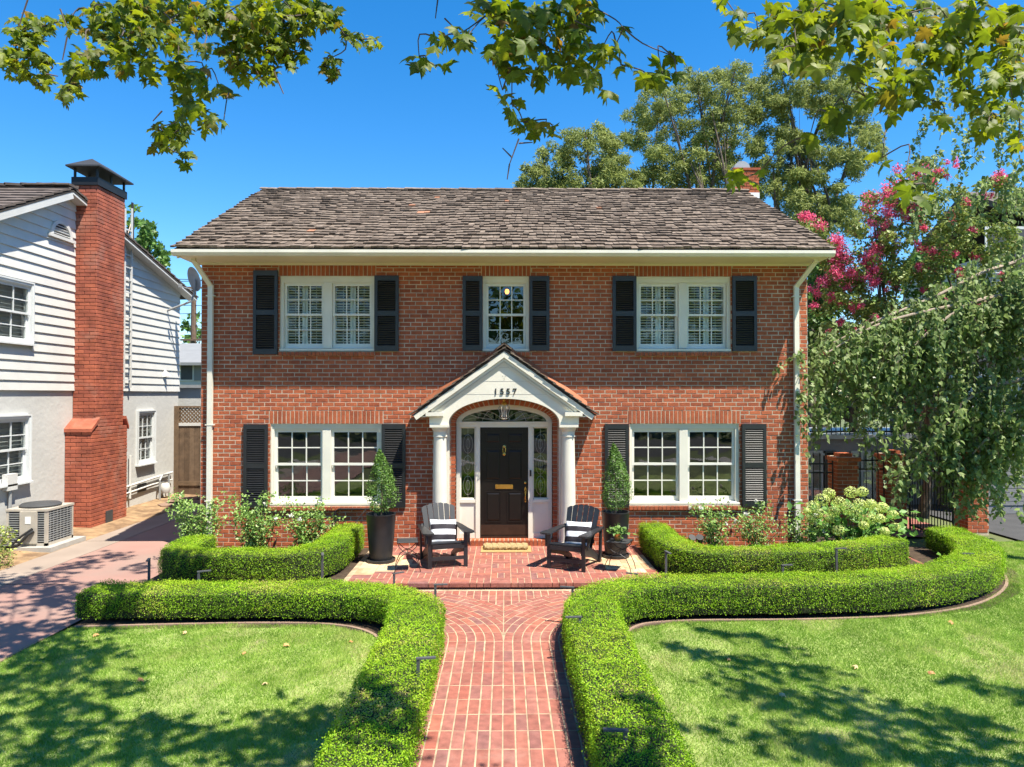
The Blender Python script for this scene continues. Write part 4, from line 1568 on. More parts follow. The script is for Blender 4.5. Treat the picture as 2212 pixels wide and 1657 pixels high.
# the house's own chimney
CHY = RIDGE_Y + .55
chx = atY(1603, 400, CHY).x
ch = part("chimney", house)
m_ = MB()
cz0, cz1 = 6.6, atY(1603, 363, CHY - .3).z
m_.box(chx - .29, chx + .29, CHY - .29, CHY + .29, cz0, cz1 - .01)
m_.build("flue_core", 'mortar', ch)
zz = cz0 + .3
k = 0
while zz < cz1 - .05:
    for i in range(3):
        off = -.3 + i * .2 + (0 if k % 2 else .1)
        x0, x1 = max(off, -.3), min(off + .19, .3)
        if x1 - x0 < .03:
            continue
        vv, ff = chamfer_brick(x1 - x0, .03, BHT - .012)
        b_ = MB()
        b_.add(vv, ff, 0)
        link("brick", b_.mesh("brick", 'brick'), ch, loc=(chx + (x0 + x1) / 2, CHY - .295, zz + BHT / 2))
    zz += BHT
    k += 1
m_ = MB()
m_.box(chx - .33, chx + .33, CHY - .33, CHY + .33, cz1 - .055, cz1)
m_.build("crown_course", 'brick', ch)
m_ = MB()
m_.box(chx - .27, chx + .30, CHY - .325, CHY - .31, RIDGE_Z - .10, RIDGE_Z + .04)
m_.build("flashing", 'paper', ch)
m_ = MB()
pl = [(-.2 * math.cos(math.pi * i / 12), .2 * math.sin(math.pi * i / 12)) for i in range(13)]
m_.prism([(chx - .07 + p[0], cz1 + p[1]) for p in pl][::-1], CHY - .2, CHY + .25)
m_.build("flue_cap", 'greymetal', ch)
# lamp seen through the upper middle window
lp = thing("hanging_lamp", "small lit orange lamp glowing inside the upper middle window", "lamp", (w(1095, 617)[0], WY + .75, w(1095, 617)[1]))
q = WLOC[lp]
m_ = MB()
m_.lathe([(0, -.05), (.03, -.04), (.042, 0), (.03, .04), (0, .05)], q, 12)
m_.build("bulb", 'bulb', lp, smooth=True)
m_ = MB()
m_.tube([(q.x, q.y, q.z + .05), (q.x, q.y, q.z + .33)], .006, 6)
m_.build("cord", 'brass', lp)

# =================================================================== HEDGES


def hedge(name, label, path, half, ztop, zbase, seed, dens=9000, size=.0165, yellow=None):
    P = smooth_path([(p[0], p[1]) for p in path], 10)
    P = [Vector((p.x, p.y, 0)) for p in P]
    seg = [0]
    for a, b in zip(P[:-1], P[1:]):
        seg.append(seg[-1] + (b - a).length)
    Ltot = seg[-1]
    A = np.array([[p.x, p.y] for p in P])
    S = np.array(seg)
    rng = np.random.default_rng(seed)
    root = thing(name, label, "hedge", (P[0].x, P[0].y, zbase), "clipped box hedges")
    rad = .035

    def frame(s):
        x = np.interp(s, S, A[:, 0])
        y = np.interp(s, S, A[:, 1])
        e = .04
        x2, y2 = np.interp(np.minimum(s + e, Ltot), S, A[:, 0]), np.interp(np.minimum(s + e, Ltot), S, A[:, 1])
        x1, y1 = np.interp(np.maximum(s - e, 0), S, A[:, 0]), np.interp(np.maximum(s - e, 0), S, A[:, 1])
        t = unit(np.stack([x2 - x1, y2 - y1], 1))
        return np.stack([x, y], 1), t
    hz = ztop - zbase
    gap = .07
    # perimeter samples: side, top, side with rounded shoulders
    per = [(-half, zbase + gap, -1, -.1), (-half * 1.04, zbase + gap + hz * .4, -1, 0), (-half, ztop - rad, -1, .2)]
    per += [(-half + rad - rad * math.cos(a), ztop - rad + rad * math.sin(a), -math.cos(a), math.sin(a)) for a in np.linspace(.3, 1.57, 4)]
    per += [(0, ztop + .012, 0, 1)]
    per += [(-q[0], q[1], -q[2], q[3]) for q in per[-2::-1]]
    per = np.array(per)
    pl = np.concatenate([[0], np.cumsum(np.hypot(np.diff(per[:, 0]), np.diff(per[:, 1])))])
    ptot = pl[-1]
    core = MB()
    m = max(8, int(Ltot / .15))
    ss = np.linspace(0, Ltot, m)
    pos, tg = frame(ss)
    npf = len(per)
    vv = []
    for i in range(m):
        end = .03 if i in (0, m - 1) else 0
        for q in per:
            u, zz = q[0] * .90, zbase + gap + (q[1] - zbase - gap) * .93
            vv.append((pos[i][0] + tg[i][1] * u, pos[i][1] - tg[i][0] * u, zz))
    ff = []
    for i in range(m - 1):
        for j in range(npf - 1):
            ff.append((i * npf + j, (i + 1) * npf + j, (i + 1) * npf + j + 1, i * npf + j + 1))
        ff.append((i * npf + npf - 1, (i + 1) * npf + npf - 1, (i + 1) * npf, i * npf))
    ff += [tuple(range(npf)), tuple((m - 1) * npf + j for j in range(npf - 1, -1, -1))]
    core.add(vv, ff)
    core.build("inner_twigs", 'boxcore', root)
    st = MB()
    s_ = .12
    while s_ < Ltot - .1:
        c, t = frame(np.array([s_]))
        for dx in (-.12, .1):
            x, y = c[0][0] + t[0][1] * dx, c[0][1] - t[0][0] * dx
            st.tube([(x, y, zbase - .03), (x + random.uniform(-.04, .04), y + random.uniform(-.04, .04), zbase + gap + .08)], [.018, .012], 6)
        s_ += .33
    st.build("stem", 'twig', root)
    n = int(dens * Ltot * ptot)
    s = rng.uniform(0, Ltot, n)
    u = rng.uniform(0, ptot, n)
    ox, oz = np.interp(u, pl, per[:, 0]), np.interp(u, pl, per[:, 1])
    nx, nz = np.interp(u, pl, per[:, 2]), np.interp(u, pl, per[:, 3])
    pos, t = frame(s)
    # end caps
    ncap = int(dens * 2 * half * hz)
    for e_, sg in ((0.0, -1), (Ltot, 1)):
        cs_ = np.full(ncap, e_)
        p2, t2 = frame(cs_)
        uu = rng.uniform(-half, half, ncap)
        zz = rng.uniform(zbase + gap, ztop, ncap)
        rd = np.maximum(np.abs(uu) / half, (zz - zbase) / hz) ** 4
        p2 = p2 + t2 * sg * (.05 - .07 * rd)[:, None]
        pos = np.concatenate([pos, p2])
        t = np.concatenate([t, t2])
        ox = np.concatenate([ox, uu])
        oz = np.concatenate([oz, zz])
        nx = np.concatenate([nx, .0 * uu])
        nz = np.concatenate([nz, .15 + .0 * uu])
        s = np.concatenate([s, cs_ + sg * 1e-3])
    n = len(s)
    C = np.stack([pos[:, 0] + t[:, 1] * ox, pos[:, 1] - t[:, 0] * ox, oz], 1)
    Nn = np.stack([t[:, 1] * nx, -t[:, 0] * nx, nz], 1)
    capm = (s < 0) | (s > Ltot)
    Nn[capm, 0] += t[capm, 0] * np.sign(s[capm] - Ltot / 2)
    Nn[capm, 1] += t[capm, 1] * np.sign(s[capm] - Ltot / 2)
    Nn = unit(Nn)
    lump = .018 * wob(s * 2.2, ox * 4 + oz * 7, 1.0, seed) + .013 * wob(s * 9, oz * 20 + ox * 12, 1.0, seed + 1) + np.where(rng.random(n) < .04, rng.uniform(.01, .04, n), 0)
    hole = ((.6 * wob(s * 7, oz * 19 + ox * 10, 1.0, seed + 5) + wob(s * 17, oz * 37, 1, seed)) > .72) & (nz < .5)
    C = C + Nn * (lump + rng.normal(0, .012, n) - np.where(hole, .035, 0))[:, None]
    low = (oz < zbase + gap + .08) & (nz < .5)
    keep = ~(low & (rng.random(n) < .5 + .4 * wob(s * 3, oz * 0, 1, seed + 2)))
    C, Nn, s, ox, oz, nz = C[keep], Nn[keep], s[keep], ox[keep], oz[keep], nz[keep]
    n = len(C)
    tint = np.clip(.37 + .16 * wob(s * 1.3, ox * 3 + oz * 4, 1, seed + 3) + .08 * wob(s * 6, oz * 14 + ox * 8, 1, seed + 8) + .13 * (nz > .7) - .08 * (nz < .5) + rng.normal(0, .14, n), 0, .74)  # top leaves lighter, side leaves darker: light and shade put into the tint
    tint = np.where(rng.random(n) < .015, rng.uniform(.8, .97, n), tint)
    if yellow:
        for (yx, yyy, yr, am) in yellow:
            d = np.hypot(C[:, 0] - yx, C[:, 1] - yyy) / yr + .3 * wob(C[:, 0] * 9, C[:, 1] * 9 + C[:, 2] * 9)
            tint = np.where((d < 1) & (rng.random(n) < am), np.clip(tint + .38, 0, .97), tint)
    Nl = unit(Nn * .75 + rng.normal(0, .62, (n, 3)) + np.array([0, 0, .15]))
    D = rng.normal(0, 1, (n, 3)) + Nn * .9
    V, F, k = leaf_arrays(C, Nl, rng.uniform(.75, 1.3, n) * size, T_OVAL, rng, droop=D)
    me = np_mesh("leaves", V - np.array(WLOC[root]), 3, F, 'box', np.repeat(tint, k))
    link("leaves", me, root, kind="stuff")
    return root


hedge("box_hedge", "low box hedge from the driveway along the walk, wrapping the lawn beside the driveway",
      [(-5.2, 9.02), (-4, 9.03), (-2.4, 9.04), (-1.55, 8.9), (-1.08, 8.45), (-.97, 7.7), (-.95, 6.5), (-.95, 5.2), (-.95, 3.6)], .30, .27, GZ, 21,
      yellow=[(-1.08, 5.55, .34, .75), (-3.0, 9.1, .35, .5), (-4.3, 8.75, .2, .4), (-.8, 7.0, .2, .25)])
hedge("box_hedge", "long low box hedge along the walk, sweeping round the lawn toward the iron gate",
      [(.95, 3.6), (.95, 5.2), (.95, 6.5), (.97, 7.7), (1.12, 8.5), (1.65, 8.98), (2.6, 9.1), (3.9, 9.15), (5.1, 9.33), (6.2, 9.8), (7.1, 10.6), (7.65, 11.6), (7.8, 12.6)],
      .30, .33, GZ, 22, yellow=[(3.3, 8.85, .3, .3), (5.4, 9.2, .25, .3), (1.0, 5.6, .2, .3)], dens=8200)
hedge("box_hedge", "low box hedge around the rose bed beside the driveway and patio",
      [(-4.85, 11.5), (-4.9, 10.9), (-4.75, 10.5), (-4.3, 10.4), (-3.4, 10.4), (-2.95, 10.5), (-2.72, 10.95), (-2.7, 11.7), (-2.7, 12.5)], .235, .42, GZ + .05, 23)
hedge("box_hedge", "low box hedge around the bed between patio and pale green hydrangea",
      [(2.62, 12.55), (2.62, 11.7), (2.66, 10.95), (2.95, 10.52), (3.6, 10.45), (4.5, 10.58), (5.4, 10.85), (6.2, 11.25)], .235, .42, GZ + .05, 24,
      yellow=[(3.6, 10.25, .3, .5), (5.2, 10.6, .25, .35)])

# =================================================================== PATIO FURNITURE


def adirondack(label, loc, rz):
    t = thing("adirondack_chair", label, "chair", (0, 0, 0), "adirondack chairs on the patio")
    for sx in (-1, 1):
        m = MB()
        m.box(sx * .285 - .03, sx * .285 + .03, -.40, -.37, 0, .535)
        m.build("front_leg", 'chair', t)
        m = MB()                                                   # side rail running down to the ground at the back
        m.prism([(-.39, .24), (-.39, .365), (-.30, .375), (.10, .235), (.46, .06), (.50, .0), (.40, .0), (.05, .13)], sx * .255 - .013, sx * .255 + .013, axis='x')
        m.build("side_rail", 'chair', t)
        m = MB()                                                   # back leg up to the arm
        m.bar((sx * .285, .36, 0.0), (sx * .30, .36, .54), .03, .075, up=(0, 1, 0))
        m.build("back_leg", 'chair', t)
        m = MB()
        a = [(sx * .235, -.47), (sx * .27, -.50), (sx * .36, -.50), (sx * .405, -.46), (sx * .41, -.36), (sx * .385, -.2), (sx * .375, 0), (sx * .365, .2), (sx * .34, .40), (sx * .29, .42),
             (sx * .27, .36), (sx * .265, .1), (sx * .245, -.25)]
        m.prism(a if sx > 0 else a[::-1], .537, .562, axis='z')
        m.build("arm", 'chair', t)
        m = MB()
        m.prism([(-.37, .533), (-.20, .533), (-.34, .36), (-.37, .33)], sx * .333, sx * .358, axis='x')
        m.build("arm_bracket", 'chair', t)
    m = MB()
    m.box(-.253, .253, -.418, -.4005, .30, .37)
    m.build("apron", 'chair', t)
    m = MB()
    m.box(-.253, .253, -.398, -.376, .12, .175)
    m.build("stretcher", 'chair', t)
    for k in range(5):
        m = MB()
        y = -.37 + k * .098
        zz = .385 - max(0, (y + .30)) * .36
        m.obox((0, 0, 0), (.535, .088, .020), Matrix.Rotation(R(-19 if k else -8), 3, 'X'))
        me = m.mesh("seat_slat", 'chair')
        link("seat_slat", me, t, loc=(0, y, zz))
    lean = R(24)
    for k in range(6):                                             # fanned back
        a = (k - 2.5) * R(3.1)
        tw = .083
        L = .70 + .055 * (1 - ((k - 2.5) / 2.5) ** 2) * 1.6
        m = MB()
        x0b, x0t = (k - 2.5) * .079, (k - 2.5) * .095
        e0, e1 = .055 * (1 - ((k - 3) / 2.7) ** 2), .055 * (1 - ((k - 2) / 2.7) ** 2)
        m.prism([(x0b - .035, 0), (x0b + .035, 0), (x0t + tw / 2, .70 + e1), (x0t, .70 + (e0 + e1) / 2 + .012), (x0t - tw / 2, .70 + e0)], -.009, .009)
        M = Matrix.Translation((0, .09, .20)) @ Matrix.Rotation(-lean, 4, 'X')
        mm = MB()
        mm.add([M @ Vector(v) for v in m.v], m.f)
        mm.build("back_slat", 'chair', t)
    for zz, wd in ((.18, .50), (.40, .60)):
        m = MB()
        M = Matrix.Translation((0, .09, .20)) @ Matrix.Rotation(-lean, 4, 'X')
        c = M @ Vector((0, .025, zz))
        m.obox(c, (wd, .022, .06), Matrix.Rotation(-lean, 3, 'X'))
        m.build("back_rail", 'chair', t)
    f = Vector((math.sin(rz), -math.cos(rz), 0))
    t.location = Vector(loc) - f * .385
    t.rotation_euler = (0, 0, rz)
    return t


def cushion(label, ch, dx=0.0, tilt=0.0):
    """A square striped cushion leaning in a chair."""
    n = 14
    V, F = [], []
    for sd in (-1, 1):
        for i in range(n + 1):
            for j in range(n + 1):
                u, v = i / n * 2 - 1, j / n * 2 - 1
                bul = ((1 - abs(u) ** 2.6) * (1 - abs(v) ** 2.6)) ** .45
                pin = 1 - .05 * (1 - abs(u) ** 2) * (abs(v) ** 3)
                pin2 = 1 - .05 * (1 - abs(v) ** 2) * (abs(u) ** 3)
                wr = .004 * math.sin(7 * u + 3 * v) + .003 * math.sin(11 * v - 4 * u)
                V.append((.215 * u * pin2, sd * (.075 * bul + wr * bul), .205 * v * pin))
    m1 = (n + 1) ** 2
    for sd in (0, 1):
        for i in range(n):
            for j in range(n):
                a = sd * m1 + i * (n + 1) + j
                q = (a, a + 1, a + n + 2, a + n + 1)
                F.append(q if sd == 0 else q[::-1])
    m = MB()
    m.add(V, F)
    me = m.mesh("cushion", 'stripe', smooth=True)
    o = link("cushion", me, None, label=label, cat="cushion", group="striped cushions on the chairs")
    M = ch.matrix_basis @ Matrix.Translation((dx, .045, .475)) @ Matrix.Rotation(R(-20), 4, 'X') @ Matrix.Rotation(tilt, 4, 'Y')
    o.matrix_world = M
    return o


def mid(p, q):
    return (p + q) / 2


c1 = adirondack("black adirondack chair beside the wire table without a plant",
                mid(atZ(931, 1229, 0), atZ(1002.6, 1223.5, 0)), R(17))
c2 = adirondack("black adirondack chair beside the wire table with the small leafy plant",
                mid(atZ(1190, 1227, 0), atZ(1255.3, 1236, 0)), R(-27))
bpy.context.view_layer.update()
cushion("black and white striped cushion in the chair next to the empty wire table", c1, .02, R(3))
cushion("black and white striped cushion in the chair next to the potted plant", c2, .03, R(-2))


def wire_table(label, c, rz, s=.155, h=.455):
    t = thing("wire_side_table", label, "table", (0, 0, 0), "wire side tables on the patio")
    m = MB()
    m.box(-s, s, -s, s, h - .012, h)
    m.build("top", 'mesh', t)
    m = MB()
    for a, b in (((-s, -s), (s, -s)), ((s, -s), (s, s)), ((s, s), (-s, s)), ((-s, s), (-s, -s))):
        m.tube([(a[0], a[1], h - .004), (b[0], b[1], h - .004)], .008, 6)
    m.build("rim", 'iron', t)
    for sy in (-1, 1):
        for sx in (-1, 1):
            m = MB()
            m.tube([(sx * s * 1.25, sy * s * .95, .0), (sx * s * 1.12, sy * s * .95, h * .22), (sx * s * .75, sy * s * .93, h * .50), (sx * s * .25, sy * s * .92, h * .615), (0, sy * s * .92, h * .63)], .0065, 6)
            m.build("leg", 'iron', t)
        m = MB()
        m.tube([(-s * .98, sy * s * .92, h - .012), (-s * .8, sy * s * .92, h * .82), (-s * .4, sy * s * .92, h * .685), (0, sy * s * .92, h * .64), (s * .4, sy * s * .92, h * .685), (s * .8, sy * s * .92, h * .82), (s * .98, sy * s * .92, h - .012)], .0065, 6)
        m.build("brace", 'iron', t)
    m = MB()
    m.tube([(0, -s * .92, h * .63), (0, s * .92, h * .63)], .006, 6)
    m.build("stretcher", 'iron', t)
    t.location = c
    t.rotation_euler = (0, 0, rz)
    return t


tl = atZ(880, 1231, 0)
wire_table("black wire side table with nothing on it, beside the chair", (tl.x, tl.y, 0), R(8))
tr_ = atZ(1338, 1231, 0)
wire_table("black wire side table carrying the small leafy plant in a gold pot", (tr_.x, tr_.y, 0), R(-22), .17, .45)
pp = thing("potted_plant", "small leafy green plant in a gold pot on the wire table", "plant", (tr_.x - .03, tr_.y + .0, .452))
q = WLOC[pp]
m = MB()
m.lathe([(.045, 0), (.062, .11), (.057, .11), (.05, .095)], q, 20)
m.build("pot", 'gold', pp, smooth=True)
nl = 85
C = np.array(q) + np.array([0, 0, .13]) + RNG.normal(0, 1, (nl, 3)) * np.array([.085, .075, .04]) + np.array([0, 0, .01])
leaf_object("leaves", C, RNG.normal(0, .5, (nl, 3)) + np.array([0, -.3, 1]), RNG.uniform(.05, .085, nl), T_BIRCH, 'green', pp, tint=RNG.uniform(.3, .95, nl))
m = MB()
for i in range(0, nl, 5):
    m.tube([(q.x, q.y, q.z + .09), tuple(C[i])], .0025, 4)
m.build("stem", 'green', pp)


def topiary(label, c, hpot, rt, rb, ztop, rmax, seed):
    t = thing("potted_topiary", label, "planter", c, "potted conical topiaries flanking the door")
    rng = np.random.default_rng(seed)
    m = MB()
    m.lathe([(rt * .98, 0), (rt * 1.0, .045), (rt * .95, .05), (rt * .93, .025), (.01, .022)][0:5], c, 32)
    m.build("saucer", 'pot', t, smooth=True)
    m = MB()
    m.lathe([(rb, .026), (rb * 1.03, .05), ((rb + rt) / 2 * 1.02, hpot * .5), (rt * .985, hpot - .03), (rt, hpot - .025), (rt * 1.01, hpot), (rt * .93, hpot), (rt * .90, hpot - .07)], c, 40)
    m.build("pot", 'pot', t, smooth=True)
    m = MB()
    m.lathe([(rt * .9, hpot - .075), (.01, hpot - .06)], c, 24)
    m.build("soil", 'soil', t)
    m = MB()
    m.tube([(c[0], c[1], hpot - .08), (c[0] + .01, c[1], hpot + .2), (c[0], c[1], ztop - .2)], [.025, .018, .006], 8)
    m.build("trunk", 'bark', t)
    H = ztop - hpot
    n = 5200
    tt = rng.uniform(0, 1, n) ** .85
    prof = rmax * np.interp(tt, [0, .06, .2, .45, .7, .88, 1], [.35, .72, 1, .86, .58, .30, .04])
    th = rng.uniform(0, 2 * np.pi, n)
    lump = 1 + .14 * np.sin(3 * th + 9 * tt) + .10 * np.sin(5 * th - 17 * tt) + .08 * np.sin(9 * th + 31 * tt)
    r = prof * lump * np.sqrt(rng.uniform(.45, 1.08, n))
    bend = .03 * np.sin(tt * 5 + seed)
    C = np.stack([c[0] + r * np.cos(th) + bend, c[1] + r * np.sin(th), hpot + .02 + tt * H + rng.normal(0, .012, n)], 1)
    Nn = np.stack([np.cos(th), np.sin(th), np.full(n, .4)], 1) + rng.normal(0, .6, (n, 3))
    D = np.stack([np.cos(th) * .6, np.sin(th) * .6, np.full(n, 1.0)], 1) + rng.normal(0, .5, (n, 3))
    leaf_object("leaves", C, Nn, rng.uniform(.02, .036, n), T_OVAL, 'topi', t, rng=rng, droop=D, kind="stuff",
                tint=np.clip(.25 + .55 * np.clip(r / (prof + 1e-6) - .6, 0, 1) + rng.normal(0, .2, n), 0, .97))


lp_ = atZ(822.5, 1212, 0)
topiary("dark tall pot with bushy green conical topiary beside the empty wire table", (lp_.x, lp_.y, 0), .77, .236, .175, 1.76, .25, 31)
rp_ = atZ(1329, 1202, 0)
topiary("dark tall pot with green conical topiary behind the small gold-potted plant", (rp_.x, rp_.y, 0), .75, .232, .17, 1.83, .245, 37)
dm = thing("doormat", "tan coir doormat with a thick braided roll at the front door", "doormat", (.03, 12.4, 0))
m = MB()
m.box(-.40, .47, 12.16, 12.64, .003, .014)
m.build("flat_mat", 'mat', dm)
m = MB()
for rowi, (yy, r_) in enumerate(((12.33, .035), (12.39, .042), (12.46, .042), (12.53, .038))):
    pts = []
    for i in range(41):
        x = -.35 + i * .0187
        pts.append((x, yy + .010 * math.sin(i * 1.1 + rowi), .05 + .007 * math.sin(i * 1.1 + 1.5 + rowi)))
    m.tube(pts, [r_ * (1 + .12 * math.sin(i * 2.2 + rowi)) for i in range(41)], 8)
m.build("braided_roll", 'coir', dm, smooth=True)

# =================================================================== PATH LIGHTS AND SMALL GARDEN THINGS


def path_light(label, head, toward, hz, tall=.0, hlen=.15):
    """Slim black garden light: a flat post with a short flat head on top, the head pointing along 'toward'."""
    p = Vector(head)
    t = thing("path_light", label, "garden light", (p.x, p.y, GZ), "garden path lights")
    m = MB()
    m.box(p.x - .014, p.x + .014, p.y - .012, p.y + .012, GZ - .02, hz)
    m.build("post", 'lampmetal', t)
    d = Vector((toward[0], toward[1], 0)).normalized()
    m = MB()
    m.bar(Vector((p.x, p.y, hz + .008)) - d * .02, Vector((p.x, p.y, hz + .008)) + d * hlen, .034, .014)
    m.build("head", 'lampmetal', t)


LZ = .42
for lb, (px, py), hz, tw in (
        ("path light in the walk hedge beside the driveway-side lawn", (903, 1424), .40, (1, .15)),
        ("path light at the rounded corner of the driveway-side walk hedge, by the step", (940, 1264), .33, (1, .1)),
        ("path light at the hedge corner by the step, across the walk from the other", (1236, 1270), .36, (-1, .25)),
        ("path light over the walk where the brick fans begin, on the gate-side hedge", (1252, 1334), .38, (-1, -.05)),
        ("path light nearest the camera, on the gate-side walk hedge", (1350, 1580), .385, (-1, .1)),
        ("path light with bent head in front of the rose bed hedge, near its middle", (429, 1236), .36, (1, .5)),
        ("path light post at the driveway end of the rose bed hedge", (322, 1208), .45, (.3, -1)),
        ("path light post near the patio end of the rose bed hedge", (696, 1196), .44, (.3, -1)),
        ("path light post at the patio corner of the hydrangea bed hedge", (1438, 1192), .46, (.2, -1)),
        ("path light low in front of the hydrangea bed hedge, with only its head showing", (1690, 1222), .30, (1, .2)),
        ("path light with slim post at the far part of the hydrangea bed hedge", (1806, 1186), .46, (1, .1)),
        ("path light by the open iron gate", (2100, 1197), .35, (-1, .1)),
        ("path light beside the empty wire table at the patio edge", (851, 1240), .22, (1, .7)),
        ("path light at the patio edge in front of the plant table", (1375, 1241), .22, (-1, .5))):
    h = atZ(px, py, hz)
    path_light(lb, h, tw, hz)

m = MB()
fl_ = thing("flood_light", "pair of black garden floodlights behind the hydrangea bed hedge", "floodlight", (3.05, 11.6, GZ + .06))
for i, px in enumerate((1354 * 0 + 1428 + 308 * 0, 1)):
    pass
for dx, ya in ((0, .3), (.14, -.2)):
    m = MB()
    c = Vector(WLOC[fl_]) + Vector((dx, 0, .36))
    d = Vector((math.sin(ya) * .5, -.55, .7)).normalized()
    m.tube([c - d * .05, c + d * .06], [.05, .058], 12)
    m.tube([c + d * .062, c + d * .075], [.062, .062], 12)
    m.build("lamp_head", 'iron', fl_)
m = MB()
m.tube([Vector(WLOC[fl_]), Vector(WLOC[fl_]) + Vector((0, 0, .33))], .012, 6)
m.tube([Vector(WLOC[fl_]) + Vector((0, 0, .2)), Vector(WLOC[fl_]) + Vector((.14, 0, .33))], .012, 6)
m.build("stake", 'iron', fl_)
# faucet pipe under the lower window
m = MB()
fx = w(1355 * .5398, 1100)[0]
a0 = w(700 + 0, 1100)
fp = thing("water_pipe", "thin dark pipe along the brick wall beside the tall pot", "pipe", (-3.0, WY - .06, .2))
m.tube([(-3.0, WY - .06, .20), (-3.0, WY - .06, .62), (-2.95, WY - .06, .66), (-2.2, WY - .06, .66)], .014, 8)
m.build("pipe_run", 'iron', fp)
m = MB()
m.tube([(-2.45, WY - .06, .66), (-2.5, WY - .1, .60), (-2.62, WY - .16, .45), (-2.62, WY - .2, .2), (-2.75, WY - .3, .05)], .008, 6)
m.build("drip_line", 'darkhose', fp)

# fallen leaves
for i, (px, py) in enumerate(((207, 1370), (397, 1366), (619, 1393), (306, 1467), (570, 1473), (757, 1382), (1571, 1421), (2055, 1345), (1845, 1440), (1690, 1500), (2010, 1450), (524, 1408))):
    p = atZ(px, py, GZ + .03)
    v = T_PLANE[0] * .065
    m = MB()
    m.add([(a[0], a[1] - .03, a[2] * 1.6 + .012 * math.sin(9 * a[0] + i)) for a in v], [tuple(f) for f in T_PLANE[1]])
    link("fallen_leaf", m.mesh("fallen_leaf", 'dryleaf'), None, loc=(p.x, p.y, GZ + .036), rot=(R(random.uniform(-20, 20)), R(random.uniform(-20, 20)), random.uniform(0, 6)),
         label=("dry leaf on the grass nearest the driveway hedge end", "dry leaf at the edging in the middle of the driveway-side lawn", "dry leaf on the bald patch of the driveway-side lawn", "lone dry leaf in the centre of the driveway-side lawn",
                "small dry leaf toward the walk on the driveway-side lawn", "dry leaf at the curved corner of the lawn edging", "dry leaf at the tip of the leaf shadow on the gate-side lawn", "dry leaf by the far curve of the gate-side lawn", "dry leaf in the upper middle of the gate-side lawn",
                "dry leaf lying in the dappled shade of the gate-side lawn", "dry leaf toward the frame edge of the gate-side lawn", "dry leaf below the bald patch on the driveway-side lawn")[i], cat="leaf", group="dry leaves fallen on the lawns")

# =================================================================== ROSES, HYDRANGEA


def rose_bush(label, cx, cyy, h, wd, seed, flowers, n=420):
    rng = np.random.default_rng(seed)
    t = thing("rose_bush", label, "rose bush", (cx, cyy, GZ + .06), "rose bushes against the brick wall")
    b = np.array([cx, cyy, GZ + .06])
    m = MB()
    Cs, Ds = [], []
    tips = []
    for k in range(15):
        tip = b + np.array([rng.normal(0, wd * .55), rng.normal(0, .16), h * rng.uniform(.55, 1.0)])
        md = b + (tip - b) * .5 + np.array([rng.normal(0, .05), rng.normal(0, .04), .04])
        pts = smooth_path([tuple(b + rng.normal(0, .03, 3) * [1, 1, 0]), tuple(md), tuple(tip)], 5)
        m.tube(pts, [.006 - .0035 * i / len(pts) for i in range(len(pts))], 5)
        tips.append(tip)
        nn = n // 15
        tt = rng.uniform(.18, 1.04, nn)
        base = np.array([[*pts[min(len(pts) - 1, int(a * (len(pts) - 1)))]] for a in tt])
        Cs.append(base + rng.normal(0, 1, (nn, 3)) * np.array([.075, .06, .055]))
    m.build("cane", 'twig' if 0 else 'hleaf', t)
    C = np.concatenate(Cs)
    # leaflets in threes
    C = np.repeat(C, 3, axis=0) + rng.normal(0, .02, (len(C) * 3, 3))
    nn = len(C)
    leaf_object("leaves", C, rng.normal(0, .6, (nn, 3)) + np.array([.1, -.35, .8]), rng.uniform(.036, .064, nn), T_OVAL, 'rose', t, rng=rng, kind="stuff")
    for k in range(flowers):
        p = tips[k % len(tips)] + rng.normal(0, .03, 3)
        np_ = 30
        d = unit(rng.normal(0, 1, (np_, 3)) + np.array([0, -.4, .5]))
        leaf_object("flower", p + np.array([0, -.05, .02]) + d * .02, d + rng.normal(0, .3, (np_, 3)), rng.uniform(.028, .045, np_), T_OVAL, 'petal', t, rng=rng)


for lb, cx, cy_, h, wd, nf, nn in (
        ("rose bush at the house corner by the driveway, round the downspout", -5.15, 12.0, 1.08, .52, 0, 900),
        ("rose bush under the window shutter near the driveway, with one white bloom", -4.25, 12.1, 1.08, .50, 2, 820),
        ("rose bush under the middle of the driveway-side lower window", -3.35, 12.25, .98, .40, 2, 560),
        ("white rose bush in front of the lower window sill by the hydrangea bed", 3.6, 12.2, .92, .46, 6, 430),
        ("white rose bush under the shutter nearest the hydrangea", 4.35, 12.15, .94, .42, 5, 380),
        ("sparse white rose bush at the base of the gate-side downspout", 5.05, 12.0, .80, .42, 4, 320)):
    rose_bush(lb, cx, cy_, h, wd, int(abs(cx) * 100), nf, nn)

hy = thing("hydrangea", "hydrangea with big pale lime flower heads at the house corner", "hydrangea", (5.95, 12.1, GZ))
rng = np.random.default_rng(77)
m = MB()
hb = np.array([5.95, 12.1, GZ])
heads = []
for px, py, r_ in ((1790, 1066, 15), (1838, 1063, 16), (1862, 1062, 14), (1775, 1080, 18), (1755, 1095, 17), (1768, 1108, 13), (1812, 1085, 16), (1830, 1098, 18), (1856, 1090, 17), (1880, 1088, 13), (1800, 1104, 15),
                   (1848, 1112, 20), (1890, 1102, 16), (1905, 1096, 14), (1928, 1112, 13), (1750, 1122, 12), (1812, 1145, 17), (1900, 1120, 13), (1878, 1120, 15), (1932, 1138, 11), (1775, 1135, 9), (1790, 1120, 13),
                   (1735 + 8, 1105, 9), (1865, 1135, 12), (1910, 1148, 12)):
    dpt = 12.05 - .45 * math.cos((px - 1840) / 110) + random.uniform(-.1, .15)
    heads.append((np.array(atY(px, py, dpt - .12)), r_ / FPX * dpt * .92))
